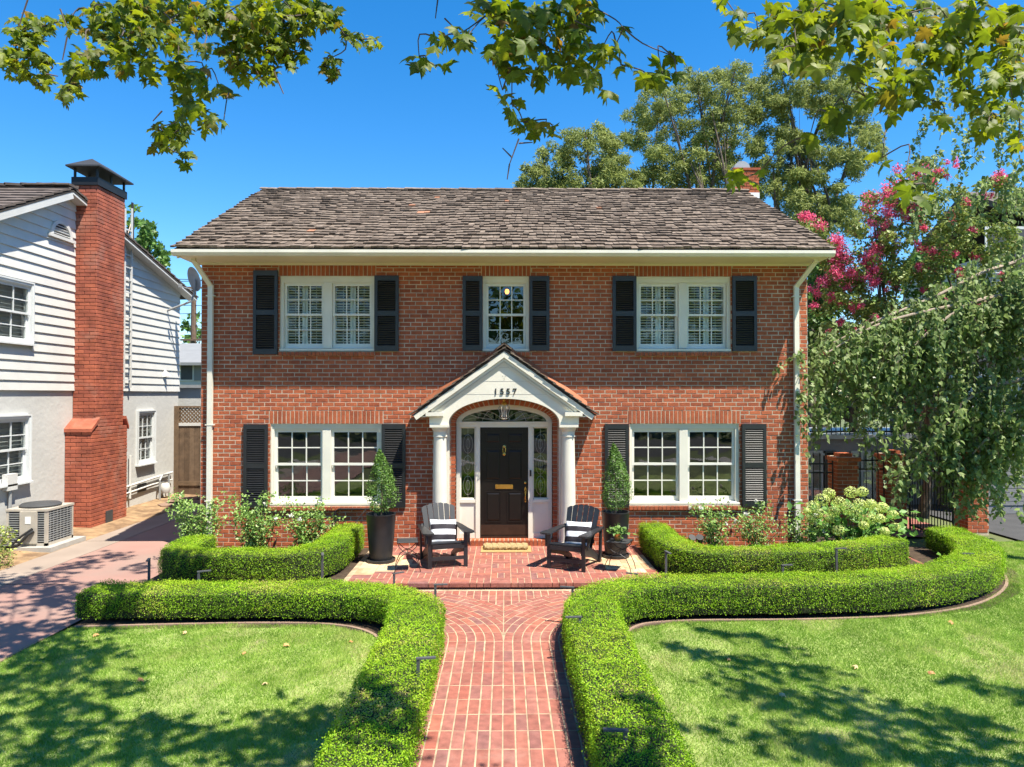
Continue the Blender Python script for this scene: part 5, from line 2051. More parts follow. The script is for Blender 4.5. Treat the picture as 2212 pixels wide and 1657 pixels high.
for p, r_ in heads:
    m.tube([tuple(hb + rng.normal(0, .08, 3) * [1, 1, 0]), tuple((hb + p) / 2 + np.array([0, 0, .1])), tuple(p)], [.009, .007, .005], 5)
m.build("stem", 'hleaf', hy)
for p, r_ in heads:
    n = 420
    d = unit(rng.normal(0, 1, (n, 3)))
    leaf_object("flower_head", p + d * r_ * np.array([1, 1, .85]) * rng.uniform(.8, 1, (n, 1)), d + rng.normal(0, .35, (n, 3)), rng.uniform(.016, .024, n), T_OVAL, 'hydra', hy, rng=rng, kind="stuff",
                tint=np.clip(.22 + .42 * d[:, 2] + rng.normal(0, .12, n), .02, .72))  # petals darker toward the underside: shading of the ball put into the tint
n = 520
C = hb + np.stack([rng.normal(0, .42, n), rng.normal(-.12, .24, n), rng.uniform(.12, .92, n)], 1)
leaf_object("leaves", C, rng.normal(0, .5, (n, 3)) + np.array([0, -.5, .9]), rng.uniform(.10, .17, n), T_OVAL, 'hleaf', hy, rng=rng, kind="stuff")

# =================================================================== NEIGHBOUR'S HOUSE
NX = -9.15
nb_ = thing("white_house", "white sided and stuccoed house with tall red brick chimney beyond the driveway", "house", (NX, 15, GZ))
NY0, NY1 = 10.6, 20.0
NRY, NRZ, SF, SB = 14.64, 6.93, .46, .243
SZ = 2.86
NWIN = []
for x0, y0, x1, y1 in ((-48, 598, 66, 742), (-52, 897, 60, 1052), (293, 886, 331, 1004)):
    NWIN.append((atX(x0, (y0 + y1) / 2, NX).y, atX(x1, (y0 + y1) / 2, NX).y, atX((x0 + x1) / 2, y1, NX).z, atX((x0 + x1) / 2, y0, NX).z))


def side_face(poly_top, z0, z1, X):
    """Wall face in the plane x = X with the window openings left free; poly_top caps the height along y."""
    m_ = MB()
    ys_ = sorted(set([NY0, NY1, NRY] + [q for a in NWIN for q in a[:2]]))
    zs_ = sorted(set([z0, z1] + [q for a in NWIN for q in a[2:] if z0 < q < z1]))
    for i_ in range(len(ys_) - 1):
        for j_ in range(len(zs_) - 1):
            ya_, yb_, za_, zb_ = ys_[i_], ys_[i_ + 1], zs_[j_], zs_[j_ + 1]
            if any(a < (ya_ + yb_) / 2 < b and c < (za_ + zb_) / 2 < d for a, b, c, d in NWIN):
                continue
            ta, tb = min(zb_, poly_top(ya_)) if j_ == len(zs_) - 2 else zb_, min(zb_, poly_top(yb_)) if j_ == len(zs_) - 2 else zb_
            m_.add([(X, ya_, za_), (X, yb_, za_), (X, yb_, tb), (X, ya_, ta)], [(0, 1, 2, 3)])
    for a, b, c, d in NWIN:
        if z0 < c < z1:
            X1 = X - .2
            m_.add([(X, a, c), (X, b, c), (X, b, d), (X, a, d), (X1, a, c), (X1, b, c), (X1, b, d), (X1, a, d)], [(0, 4, 5, 1), (1, 5, 6, 2), (2, 6, 7, 3), (3, 7, 4, 0)])
    return m_


m = side_face(lambda y: 99, GZ - .1, SZ, NX)
m.add([(-17, NY0, GZ - .1), (NX, NY0, GZ - .1), (NX, NY0, SZ), (-17, NY0, SZ)], [(0, 1, 2, 3)])
m.add([(-17, NY1, GZ - .1), (NX, NY1, GZ - .1), (NX, NY1, SZ), (-17, NY1, SZ)], [(3, 2, 1, 0)])
m.build("stucco_wall", 'stucco', nb_)
zf, zbk = NRZ - (NRY - NY0) * SF - .1, NRZ - (NY1 - NRY) * SB - .1
m = MB()
m = side_face(lambda y: NRZ - .1 - (abs(NRY - y) * (SF if y < NRY else SB)), SZ, NRZ, NX - .01)
m.add([(-17, NY0, SZ), (NX - .01, NY0, SZ), (NX - .01, NY0, zf), (-17, NY0, zf)], [(0, 1, 2, 3)])
m.add([(-17, NY1, SZ), (NX - .01, NY1, SZ), (NX - .01, NY1, zbk), (-17, NY1, zbk)], [(3, 2, 1, 0)])
m.build("gable_wall", 'siding', nb_)
z = SZ - .08
EX = .19
k = 0
while z < NRZ - .2:                                                # lapped boards, each its own piece
    zt = z + EX + .025
    ya = NY0 if zt < zf else NRY - (NRZ - .1 - z - EX * .5) / SF
    yb = NY1 if zt < zbk else NRY + (NRZ - .1 - z - EX * .5) / SB
    yb = min(yb, NY1)
    spans = [(ya, yb)]
    wa, wb, wc, wd3 = NWIN[0]
    if zt > wc + .02 and z < wd3 - .02:
        spans = [(ya, wa), (wb, yb)]
    for s0, s1 in spans:
        if s1 - s0 > .1:
            bm = MB()
            bm.prism([(NX + .046, z), (NX + .018, zt), (NX - .008, zt), (NX - .008, z)], s0, s1, axis='y')
            bm.build("siding_board", 'siding', nb_)
    z += EX
    k += 1
# windows of the side wall: built facing -y, then turned to face +x


def side_window(x0, y0, x1, y1, grey=False):
    """Window on the neighbour's wall from its pixel box."""
    pa, pb = atX(x0, (y0 + y1) / 2, NX), atX(x1, (y0 + y1) / 2, NX)
    zt, zb = atX((x0 + x1) / 2, y0, NX).z, atX((x0 + x1) / 2, y1, NX).z
    tmp = thing("x", "x", "x", (0, 0, 0))
    before = set(bpy.data.objects)
    win = make_window(-(pb.y - pa.y) / 2, (pb.y - pa.y) / 2, zb, zt, 0, tmp, 1, blind=False, head=.07, room=False, fm='coolwhite', sm='coolwhite')
    bm = MB()
    bm.box(-(pb.y - pa.y) / 2 + .03, (pb.y - pa.y) / 2 - .03, .195, .2, zb, zt)
    bm.build("curtain", 'greymetal', win)
    bm = MB()
    for i in range(14):
        zz = zb + .1 + (zt - zb - .2) * i / 14
        bm.obox((0, .150, zz), ((pb.y - pa.y) - .12, .035, .006), Matrix.Rotation(R(25), 3, 'X'))
    bm.build("interior_blind", 'greymetal', win, kind="stuff")
    win.parent = nb_
    win.matrix_parent_inverse = Matrix.Identity(4)
    win.rotation_euler = (0, 0, R(90))
    win.location = Vector((NX + .06, (pa.y + pb.y) / 2, 0)) - WLOC[nb_]
    bpy.data.objects.remove(tmp)


side_window(-48, 598, 66, 742)
side_window(-52, 897, 60, 1052)
side_window(293, 886, 331, 1004)
# roof
nr = part("roof", nb_)
dk = MB()
OV = .28
for (ya, yb, sl3) in ((NY0 - .4, NRY, SF), (NY1 + .55, NRY, SB)):
    za = NRZ - abs(NRY - ya) * sl3
    vv = [(-17, ya, za), (NX + OV, ya, za), (NX + OV, NRY, NRZ), (-17, NRY, NRZ)]
    ff = [(0, 1, 2, 3), (7, 6, 5, 4), (0, 4, 5, 1), (1, 5, 6, 2)]
    if ya > yb:
        ff = [tuple(reversed(f)) for f in ff]
    dk.add([(v[0], v[1], v[2] - .02) for v in vv] + [(v[0], v[1], v[2] - .06) for v in vv], ff)
dk.build("roof_deck", 'roofdeck', nr)
m = MB()
for (ya, sl3) in ((NY0 - .4, SF), (NY1 + .55, SB)):
    za = NRZ - abs(NRY - ya) * sl3
    m.bar((NX + OV - .02, ya, za - (.13 if sl3 == SF else .085)), (NX + OV - .02, NRY, NRZ - (.13 if sl3 == SF else .085)), .03, .13 if sl3 == SF else .04)
    m.bar((NX + OV / 2, ya, za - .085), (NX + OV / 2, NRY, NRZ - .085), OV - .03, .02)
    m.bar((NX + .025, ya + (.4 if sl3 == SF else -.55), za - .13 + (.4 if sl3 == SF else .55) * sl3), (NX + .025, NRY, NRZ - .15), .03, .1)
m.build("rake_board", 'siding', nb_)
tr = random.Random(4)
for (ya, sl3, sg) in ((NY0 - .4, SF, 1), (NY1 + .55, SB, -1)):
    ln_ = math.hypot(abs(NRY - ya), abs(NRY - ya) * sl3)
    nc = int(ln_ / .30)
    a_ = math.atan(sl3)
    for c_ in range(nc + 1):
        for i in range(14 if sg > 0 else 3):
            m = MB()
            m.obox((0, 0, 0), (.30, .36, .035))
            t = (c_ + .4) / (nc + .4)
            y = ya + (NRY - ya) * t
            zz = NRZ - abs(NRY - y) * sl3
            link("roof_tile", m.mesh("roof_tile", 'tile'), nr, loc=(NX + OV - .14 - i * .305, y, zz + .028 + tr.uniform(-.004, .004)), rot=(sg * (a_ - R(4)), R(tr.uniform(-1, 1)), 0))
for i in range(10):
    m = MB()
    m.obox((0, 0, 0), (.36, .28, .05))
    link("ridge_tile", m.mesh("ridge_tile", 'tile'), nr, loc=(NX + OV - .16 - i * .33, NRY, NRZ + .06), rot=(0, R(3), 0))
# half-round louvred vent under the ridge
gv = part("gable_vent", nb_)
vc = atX(127, 512, NX)
rv = .36
m = MB()
arc = [(rv * -math.cos(math.pi * i / 16), rv * .95 * math.sin(math.pi * i / 16)) for i in range(17)]
arc2 = [(p[0] * .78, p[1] * .78) for p in arc]
for i in range(16):
    a, b, c, d = arc[i], arc[i + 1], arc2[i + 1], arc2[i]
    X0, X1 = NX + .02, NX + .075
    vv = [(X1, vc.y + p[0], vc.z + p[1]) for p in (a, b, c, d)] + [(X0, vc.y + p[0], vc.z + p[1]) for p in (a, b, c, d)]
    m.add(vv, [(0, 1, 2, 3), (0, 4, 5, 1), (2, 6, 7, 3)])
m.box(NX + .02, NX + .10, vc.y - .42, vc.y + .42, vc.z - .06, vc.z)
m.build("vent_frame", 'siding', gv)
m = MB()
m.prism([(vc.y + p[0], vc.z + p[1]) for p in arc2], NX + .022, NX + .036, axis='x')
m.build("vent_back", 'acdark', gv)
for i in range(5):
    zz = .03 + i * .055
    hw = rv * .78 * math.sqrt(max(.02, 1 - (zz / (rv * .75)) ** 2))
    m = MB()
    m.obox((NX + .05, vc.y, vc.z + zz + .015), (.04, hw * 2, .008), Matrix.Rotation(R(35), 3, 'Y'))
    m.build("vent_slat", 'siding', gv)
# chimney
nch = part("chimney", nb_)
CX = atX(200, 1130, 0 - 8.66).x
CX = -8.66
cya, cyb = atX(208, 700, CX).y, atX(268, 700, CX).y
cyl, cyr = atX(196, 1050, CX + .06).y, atX(274, 1050, CX + .06).y
ctop = atX(210, 400, CX).z
shz = atX(205, 925, CX).z
BQ, BLQ = .078, .23
m = MB()
m.box(NX, CX - .012, cya + .012, cyb - .008, shz - .1, ctop)
m.box(NX, CX + .048, cyl + .012, cyr - .008, GZ - .1, shz + .0)
m.build("chimney_core", 'chimmortar', nch)


def chim_rows(z0, z1, xf, ya, yb, cnt):
    z, k = z0, 0
    rest = MB()
    r3 = random.Random(int(z0 * 100) + 3)
    mesh_cache = {}
    while z < z1 - .02:
        off = 0 if k % 2 else BLQ / 2
        y = ya - off
        while y < yb:                                              # face toward +x
            a, b = max(y, ya), min(y + BLQ, yb)
            if b - a > .03:
                cnt.append(('x', xf, (a + b) / 2, z + BQ / 2, b - a - .011))
            y += BLQ
        x = NX - (BLQ / 2 if k % 2 else 0)
        while x < xf:                                              # face toward -y
            a, b = max(x, NX), min(x + BLQ, xf)
            if b - a > .03:
                cnt.append(('y', (a + b) / 2, ya, z + BQ / 2, b - a - .011))
            x += BLQ
        z += BQ
        k += 1


cnt = []
chim_rows(GZ, shz - .03, CX + .06, cyl, cyr, cnt)
chim_rows(shz + .02, ctop, CX, cya, cyb, cnt)
cnt.sort(key=lambda q: (q[0] != 'x', abs(q[3] - 3.0)))
rest = MB()
cache = {}
r3 = random.Random(8)
for i, (ax, p, q_, z, ln2) in enumerate(cnt):
    vv, ff = chamfer_brick(ln2, .03, BQ - .011)
    j = r3.uniform(-.003, .003)
    if ax == 'x':
        vv = [(-v[1], v[0], v[2]) for v in vv]                      # front now looks along +x
        c = Vector((p - .015 + j, q_, z))
    else:
        c = Vector((p, q_ + .015 + j, z))
    if i < 260:
        kk = (ax, round(ln2, 3))
        if kk not in cache:
            mm = MB()
            mm.add(vv, ff, 0)
            cache[kk] = mm.mesh("brick", 'chimbrick')
        link("brick", cache[kk], nch, loc=c)
    else:
        rest.add([Vector(v) + c for v in vv], ff, r3.random())
rest.build("brickwork", 'chimbrick', nch, kind="stuff")
m = MB()                                                           # sloping shoulders
for (ya, yb) in ((cyl - .03, cya + .03), (cyr + .03, cyb - .03)):
    vv = [(NX, ya, shz - .07), (CX + .085, ya, shz - .07), (CX + .085, yb, shz + .16), (NX, yb, shz + .16),
          (NX, ya, shz - .0), (CX + .085, ya, shz - .0), (CX + .085, yb, shz + .23), (NX, yb, shz + .23)]
    ff = [(0, 3, 2, 1), (4, 5, 6, 7), (0, 1, 5, 4), (1, 2, 6, 5), (2, 3, 7, 6), (3, 0, 4, 7)]
    if yb < ya:
        ff = [tuple(reversed(f)) for f in ff]
    m = MB()
    m.add(vv, ff)
    m.build("shoulder", 'chimbrick', nch)
m = MB()
m.box(NX - .05, CX + .03, cya - .03, cyb + .03, ctop, ctop + .17)
m.build("metal_collar", 'iron', nch)
m = MB()
for x in (NX, CX - .02):
    for y in (cya + .02, (cya + cyb) / 2, cyb - .02):
        m = MB()
        m.box(x - .02, x + .02, y - .02, y + .02, ctop + .17, ctop + .42)
        m.build("cap_post", 'iron', nch)
m = MB()
xa, xb, ya, yb, zc = NX - .12, CX + .12, cya - .13, cyb + .14, ctop + .40
xm = (xa + xb) / 2
m.add([(xa, ya, zc), (xb, ya, zc), (xb, yb, zc), (xa, yb, zc), (xm, ya + .35, zc + .24), (xm, yb - .35, zc + .24), (xa, ya, zc - .03), (xb, ya, zc - .03), (xb, yb, zc - .03), (xa, yb, zc - .03)],
      [(0, 1, 4), (1, 2, 5, 4), (2, 3, 5), (3, 0, 4, 5), (6, 9, 8, 7), (6, 7, 1, 0), (7, 8, 2, 1), (8, 9, 3, 2), (9, 6, 0, 3)])
m.build("cap_hood", 'mesh', nch)
m = MB()
m.box(CX + .062, CX + .085, cyl + .55, cyl + .80, GZ + .03, GZ + .28)
m.build("ash_door", 'acdark', nch)
# small wall items
m = MB()
vq = atX(352, 806, NX)
m.add([(NX + .03, vq.y - .1, vq.z - .1), (NX + .03, vq.y + .12, vq.z - .1), (NX + .03, vq.y, vq.z + .13), (NX + .22, vq.y - .0, vq.z - .08)], [(0, 1, 3), (1, 2, 3), (2, 0, 3)])
m.build("wall_vent", 'siding', nb_)
m = MB()
cq = atX(305, 1053, NX)
m.box(NX + .002, NX + .03, cq.y - .2, cq.y + .2, cq.z - .1, cq.z + .1)
m.build("crawl_vent", 'acdark', nb_)
# pipes along the wall and gas meter
gm = thing("gas_meter", "white painted gas meter and pipes on the neighbour's stucco wall", "gas meter", (NX + .15, 18.2, GZ))
pq = [atX(x, y, NX + .06) for x, y in ((272, 1052), (330, 1033), (372, 1020))]
m = MB()
m.tube(pq, .028, 8)
m.tube([p + Vector((0, 0, -.16)) for p in pq[:2]] + [pq[2] + Vector((0, 0, -.2))], .022, 8)
pv = atX(281, 1010, NX + .06)
m.tube([pv + Vector((0, 0, .3)), pv + Vector((0, 0, -.75))], .03, 8)
m.build("pipe_run", 'siding', gm)
gq = atX(345, 1062, NX + .14)
m = MB()
m.tube([gq + Vector((0, 0, -.45)), gq + Vector((0, 0, .3)), gq + Vector((0, .12, .42)), gq + Vector((0, .5, .42)), gq + Vector((0, .5, -.4))], .025, 8)
m.build("riser_pipe", 'greymetal', gm)
m = MB()
m.lathe([(.0, -.13), (.10, -.12), (.13, -.04), (.13, .06), (.10, .13), (0, .14)], gq + Vector((0, .28, .05)), 14)
m.build("meter_body", 'siding', gm, smooth=True)
# utility box near the left edge
ub = thing("meter_box", "small white utility box with conduit on the stucco wall at the frame edge", "utility box", (NX + .08, 12.8, GZ))
uq = atX(22, 1040 + 0, NX + .06)
m = MB()
m.box(NX + .002, NX + .11, uq.y - .13, uq.y + .13, uq.z - .16, uq.z + .14)
m.build("box", 'siding', ub)
m = MB()
m.tube([(NX + .06, uq.y, uq.z - .16), (NX + .06, uq.y, GZ - .02)], .03, 8)
m.build("conduit", 'greymetal', ub)
# pipe ladder beside the chimney
la = thing("wall_ladder", "narrow white ladder fixed to the siding behind the chimney", "ladder", (NX + .1, 16.9, 2.9))
for px in (270.5, 285):
    m = MB()
    a, b = atX(px, 455, NX + .1), atX(px, 838, NX + .1)
    m.bar(Vector((NX + .1, a.y, atX(px, 455, NX).z)), Vector((NX + .1, a.y, 2.86)), .05, .03, up=(1, 0, 0))
    m.build("rail", 'siding', la)
ya, yb = atX(270.5, 600, NX + .1).y, atX(285, 600, NX + .1).y
for i in range(13):
    m = MB()
    zz = 3.05 + i * .30
    m.bar((NX + .1, ya, zz), (NX + .1, yb, zz), .025, .025)
    m.build("rung", 'siding', la)
# mast
ms_ = thing("antenna_mast", "rusty thin mast standing on the neighbour's roof behind the chimney", "mast", (NX - .1, 17.3, 6.0))
a = atX(288, 560, NX - .1)
b = atX(286, 438, NX - .1)
m = MB()
m.tube([a + Vector((0, 0, -.15)), b], .03, 6)
m.build("pole", 'kick', ms_)
m = MB()
m.tube([a + Vector((0, -.5, .1)), (a + b) / 2 + Vector((0, 0, .35))], .012, 5)
m.build("stay", 'kick', ms_)
# dish
dh = atX(419, 603, NX + .75)
ds = thing("satellite_dish", "grey satellite dish on an arm at the neighbour's eave corner", "satellite dish", (dh.x, dh.y, dh.z))
m = MB()
n = 22
rings = [(0, .06), (.12, .055), (.22, .035), (.30, 0)]
vv, ff = [], []
for r_, d_ in rings:
    for j in range(n):
        a_ = 2 * math.pi * j / n
        vv.append(Vector((r_ * math.cos(a_), d_, r_ * 1.12 * math.sin(a_))))
for i in range(3):
    for j in range(n):
        ff.append((i * n + j, i * n + (j + 1) % n, (i + 1) * n + (j + 1) % n, (i + 1) * n + j))
M = Matrix.Translation(dh) @ Matrix.Rotation(R(-38), 4, 'Z') @ Matrix.Rotation(R(18), 4, 'X')
m.add([M @ v for v in vv], ff + [tuple(reversed(f)) for f in []])
m.build("dish", 'greymetal', ds, smooth=True)
m = MB()
e = atX(392, 662, NX + .05)
m.tube([dh + Vector((0, .06, 0)), dh + Vector((-.02, .08, -.35)), dh + Vector((-.1, .05, -.6)), Vector((NX + .05, dh.y + .0, dh.z - .85))], .03, 8)
m.build("arm", 'greymetal', ds)
m = MB()
m.tube([M @ Vector((0, 0, -.33)), M @ Vector((0, -.42, -.12))], .012, 6)
m.obox(M @ Vector((0, -.43, -.10)), (.07, .07, .1))
m.build("feed", 'greymetal', ds)

# air conditioner
ac = thing("air_conditioner", "beige outdoor air conditioner with black hoses on a concrete pad", "air conditioner", (-8.55, 13.6, GZ))
ax0, ax1 = -8.93, -8.20
p0 = atX(150, 1150, ax1)
ay0 = 12.85
ay1 = ay0 + .78
ah = GZ + .08
at_ = ah + .66
m = MB()
m.box(ax0 - .12, ax1 + .16, ay0 - .14, ay1 + .14, GZ - .05, ah)
m.build("pad", 'concrete', ac)
m = MB()
m.box(ax0 + .02, ax1 - .02, ay0 + .02, ay1 - .02, ah, at_ - .03)
m.build("coil", 'acdark', ac)
m = MB()
for x, y in ((ax0, ay0), (ax1 - .05, ay0), (ax0, ay1 - .05), (ax1 - .05, ay1 - .05)):
    m.box(x, x + .05, y, y + .05, ah, at_ - .02)
m.box(ax0, ax1, ay0, ay1, ah, ah + .05)
m.box(ax0 - .01, ax1 + .01, ay0 - .01, ay1 + .01, at_ - .04, at_)
m.box(ax0 + .26, ax0 + .56, ay0 - .03, ay0 + .02, ah + .05, at_ - .04)
m.build("case", 'acbody', ac)
for i in range(13):
    zz = ah + .08 + i * .041
    for q_ in ((ax1 - .012, ax1 + .004, ay0 + .05, ay1 - .05), (ax0 + .05, ax0 + .255, ay0 - .004, ay0 + .012), (ax0 + .565, ax1 - .05, ay0 - .004, ay0 + .012)):
        m = MB()
        m.box(*q_, zz, zz + .013)
        m.build("grille_bar", 'greymetal', ac)
m = MB()
for i in range(7):
    yy = ay0 + .09 + i * .1
    m.box(ax1 - .010, ax1 + .002, yy, yy + .008, ah + .05, at_ - .04)
m.build("grille_upright", 'greymetal', ac)
m = MB()
m.lathe([(.33, 0), (.34, .03), (.30, .06), (.1, .075), (0, .08)], ((ax0 + ax1) / 2, (ay0 + ay1) / 2, at_), 28)
m.build("fan_cover", 'acdark', ac, smooth=True)
m = MB()
m.box(ax0 + .36, ax0 + .46, ay0 - .035, ay0 - .031, ah + .40, ah + .53)
m.build("rating_label", 'paper', ac)
m = MB()
m.tube([(ax0 + .52, ay0 - .04, ah + .28), (ax0 + .45, ay0 - .10, ah + .22), (ax0 + .3, ay0 - .12, ah + .04), (ax0 + .05, ay0 - .14, ah - .0), (NX + .1, ay0 - .3, ah + .02), (NX + .03, ay0 - .9, ah + .14)], .028, 8)
m.tube([(ax0 + .50, ay0 - .04, ah + .32), (ax0 + .36, ay0 - .13, ah + .2), (ax0 + .2, ay0 - .13, ah + .05), (NX + .15, ay0 - .35, ah + .05)], .02, 8)
m.build("hose", 'darkhose', ac, smooth=True)
# gate between the houses
GY = 19.8
wg = thing("wooden_gate", "weathered brown wooden gate with lattice top between the two houses", "gate", (-8.9, GY, GZ))
gx0 = atY(371, 1000, GY).x
gx1 = -5.6
gzt = atY(400, 877, GY).z
zl = atY(400, 912, GY).z
m = MB()
m.box(gx0, gx0 + .2, GY - .05, GY + .1, GZ - .05, gzt)
m.build("post", 'oldwood', wg)
m = MB()
m.box(gx0 + .2, gx1, GY - .02, GY + .05, gzt - .05, gzt)
m.build("top_rail", 'oldwood', wg)
m = MB()
m.box(gx0 + .2, gx1, GY - .04, GY + .05, zl - .1, zl - .02)
m.build("lattice_rail", 'siding', wg)
m = MB()
m.box(gx0 + .2, gx1, GY - .045, GY - .02, GZ + .28, GZ + .40)
m.build("bottom_rail", 'oldwood', wg)
x = gx0 + .21
while x < gx1 - .1:
    m = MB()
    m.box(0, .136, 0, .02, GZ + .02, zl - .101)
    link("plank", m.mesh("plank", 'oldwood'), wg, loc=(x, GY - .018, 0 + WLOC[wg].z * 0))
    x += .14
m = MB()
hgt = gzt - .05 - zl
for i in range(-3, 34):
    x0 = gx0 + .2 + i * .1
    for sg in (1, -1):
        a0, a1 = (x0, x0 + hgt) if sg > 0 else (x0 + hgt, x0)
        za, zb = zl - .02, gzt - .05
        # clip at the left post
        lx = gx0 + .2
        if min(a0, a1) < lx:
            if max(a0, a1) <= lx + .02:
                continue
            t = (lx - a0) / (a1 - a0)
            if a0 < lx:
                za, a0 = za + (zb - za) * t, lx
            else:
                zb, a1 = za + (zb - za) * t, lx
        m.bar((a0, GY + (.0 if sg > 0 else .012), za), (a1, GY + (.0 if sg > 0 else .012), zb), .010, .035, up=(-sg * 1, 0, 1))
m.build("lattice", 'oldwood', wg)
# stepping stones in the dirt
for i, (px, py) in enumerate(((397, 1078), (385, 1084), (412, 1086), (372, 1089))):
    p = atZ(px, py, GZ + .03)
    rq = random.Random(i)
    m = MB()
    m.prism([(p.x + rq.uniform(.3, .42) * math.cos(a), p.y + rq.uniform(.3, .5) * math.sin(a)) for a in np.arange(0, 6.2, .9)], GZ - .02, GZ + .05, axis='z')
    m.build("flagstone", 'stone', None, label=("flagstone in the dirt touching the foot of the wooden gate", "flagstone in the dirt below the gas meter", "flagstone in the dirt beside the brick house corner", "flagstone in the dirt nearest the driveway")[i], cat="stone", group="flagstones by the wooden gate")
# garage wall behind the gate
gw = thing("stucco_outbuilding", "low pale stucco outbuilding behind the wooden gate", "outbuilding", (-7, 21.5, GZ))
m = MB()
m.box(-12, -4.0, 21.0, 24, GZ, atY(410, 838, 21).z)
m.build("wall", 'stucco', gw)
m = MB()
zt = atY(410, 838, 21).z
m.box(-12, -3.9, 20.9, 24.1, zt, zt + .09)
m.build("coping", 'greymetal', gw)
fh = thing("grey_roofed_house", "distant white house with grey roof behind the outbuilding", "house", (-17, 40, GZ))
m = MB()
zb = atY(410, 790, 38).z
m.box(-24, -10, 38, 46, GZ, zb)
m.build("wall", 'stucco', fh)
m = MB()
zr = atY(410, 762, 42).z
m.prism([(37.4, zb), (42, zr + .4), (46.6, zb), (46.6, zb + .15), (42, zr + .55), (37.4, zb + .15)], -24.5, -9.5, axis='x')
m.build("roof", 'greywall', fh)
for px in (398,):
    c = atY(px + 4, 806, 38)
    m = MB()
    m.box(c.x - .25, c.x + .35, 37.93, 37.99, c.z - .35, c.z + .4)
    m.build("window", 'acdark', fh)
    m = MB()
    m.box(c.x - .33, c.x + .43, 37.95, 38.0, c.z - .42, c.z + .47)
    m.build("window_frame", 'siding', fh)
    m = MB()
    m.box(c.x + .45, c.x + .8, 37.93, 38.0, c.z - .4, c.z + .45)
    m.build("shutter", 'greywall', fh)
up = thing("utility_pole", "brown wooden utility pole with wires seen between the two houses", "utility pole", (atY(418, 700, 52).x, 52, GZ))
q = WLOC[up]
m = MB()
m.tube([(q.x, 52, GZ), (q.x, 52, 11.5)], [.24, .17], 10)
m.build("pole", 'pole', up)
for zz, ln3 in ((10.4, 1.2), (6.6, .8)):
    m = MB()
    m.box(q.x - ln3, q.x + ln3, 51.7, 51.83, zz, zz + .13)
    m.build("crossarm", 'pole', up)
m = MB()
for dx, zz in ((-1, 11.1), (.9, 11.0), (-1, 10.5), (-.5, 10.5), (.5, 10.5), (1, 10.5), (-.6, 6.7), (.6, 6.7), (0, 7.7), (0, 8.6), (-.3, 9.2)):
    m.tube([(q.x + dx * .3 - 25, 52 + dx, zz + .5), (q.x + dx - 8, 52, zz - .25), (q.x + dx, 51.9, zz), (q.x + dx + 8, 52, zz - .25), (q.x + 25, 52, zz + .4)], .028, 4)
m.build("wire", 'iron', up)

#__PART3__
# =================================================================== GATE SIDE OF THE HOUSE


def pillar(label, x0, x1, y0, ztop, cat="pillar"):
    t = thing("brick_pillar", label, cat, ((x0 + x1) / 2, y0 + .2, GZ), "brick gate pillars")
    d = x1 - x0
    m = MB()
    m.box(x0 + .006, x1 - .006, y0 + .006, y0 + d - .006, GZ - .05, ztop - .02)
    m.build("core", 'mortar', t)
    z, k = GZ, 0
    while z < ztop - .1:
        for i in range(3):
            a = x0 - (.1 if k % 2 else 0) + i * .207
            a, b = max(a, x0), min(a + .207, x1)
            if b - a > .03:
                vv, ff = chamfer_brick(b - a - .011, .02, BHT - .011)
                mm = MB()
                mm.add(vv, ff, 0)
                link("brick", mm.mesh("brick", 'brick'), t, loc=((a + b) / 2, y0 + .01, z + BHT / 2))
            a2 = y0 - (0 if k % 2 else .1) + i * .207
            a2, b2 = max(a2, y0), min(a2 + .207, y0 + d)
            if b2 - a2 > .03:
                vv, ff = chamfer_brick(b2 - a2 - .011, .02, BHT - .011)
                mm = MB()
                mm.add([(v[1], -v[0], v[2]) for v in vv], ff, 0)
                link("brick", mm.mesh("brick", 'brick'), t, loc=(x0 + .01, (a2 + b2) / 2, z + BHT / 2))
        z += BHT
        k += 1
    m = MB()
    m.box(x0 - .03, x1 + .03, y0 - .03, y0 + d + .03, ztop - .1, ztop - .03)
    m.box(x0 + .09, x1 - .09, y0 + .09, y0 + d - .09, ztop - .03, ztop + .05)
    m.build("cap", 'brick', t)


PYY = 14.3
px0 = atY(1808, 1000, PYY).x
pillar("brick pillar behind the hydrangea, nearest the house", px0, px0 + .44, PYY, 1.45)
p2 = atY(1920, 1000, PYY).x
pillar("brick pillar in shade on the house side of the iron gate", p2, p2 + .42, PYY + .1, 1.5)
p3 = atY(2088, 1000, PYY).x
pillar("brick pillar on the far side of the iron gate", p3, p3 + .44, PYY, 1.5)


def iron_panel(name, label, a, b, z0, z1, step=.11, gate=False):
    a, b = Vector(a), Vector(b)
    t = thing(name, label, "gate" if gate else "fence", ((a.x + b.x) / 2, (a.y + b.y) / 2, z0))
    d = (b - a)
    ln4 = d.length
    d.normalize()
    for zz in (z0 + .1, z1 - .28, z1 - .1):
        m = MB()
        m.bar((a.x, a.y, zz), (b.x, b.y, zz), .03, .03)
        m.build("rail", 'iron', t)
    n = int(ln4 / step)
    for i in range(n + 1):
        p = a + d * (ln4 * i / n)
        m = MB()
        e = i in (0, n)
        m.tube([(p.x, p.y, z0 + (.0 if e else .03)), (p.x, p.y, z1 + (0 if e else .06))], .02 if e else .009, 6)
        if not e:
            m.tube([(p.x, p.y, z1 + .05), (p.x, p.y, z1 + .08), (p.x, p.y, z1 + .14)], [.008, .018, .001], 6)
        m.build("bar", 'iron', t)


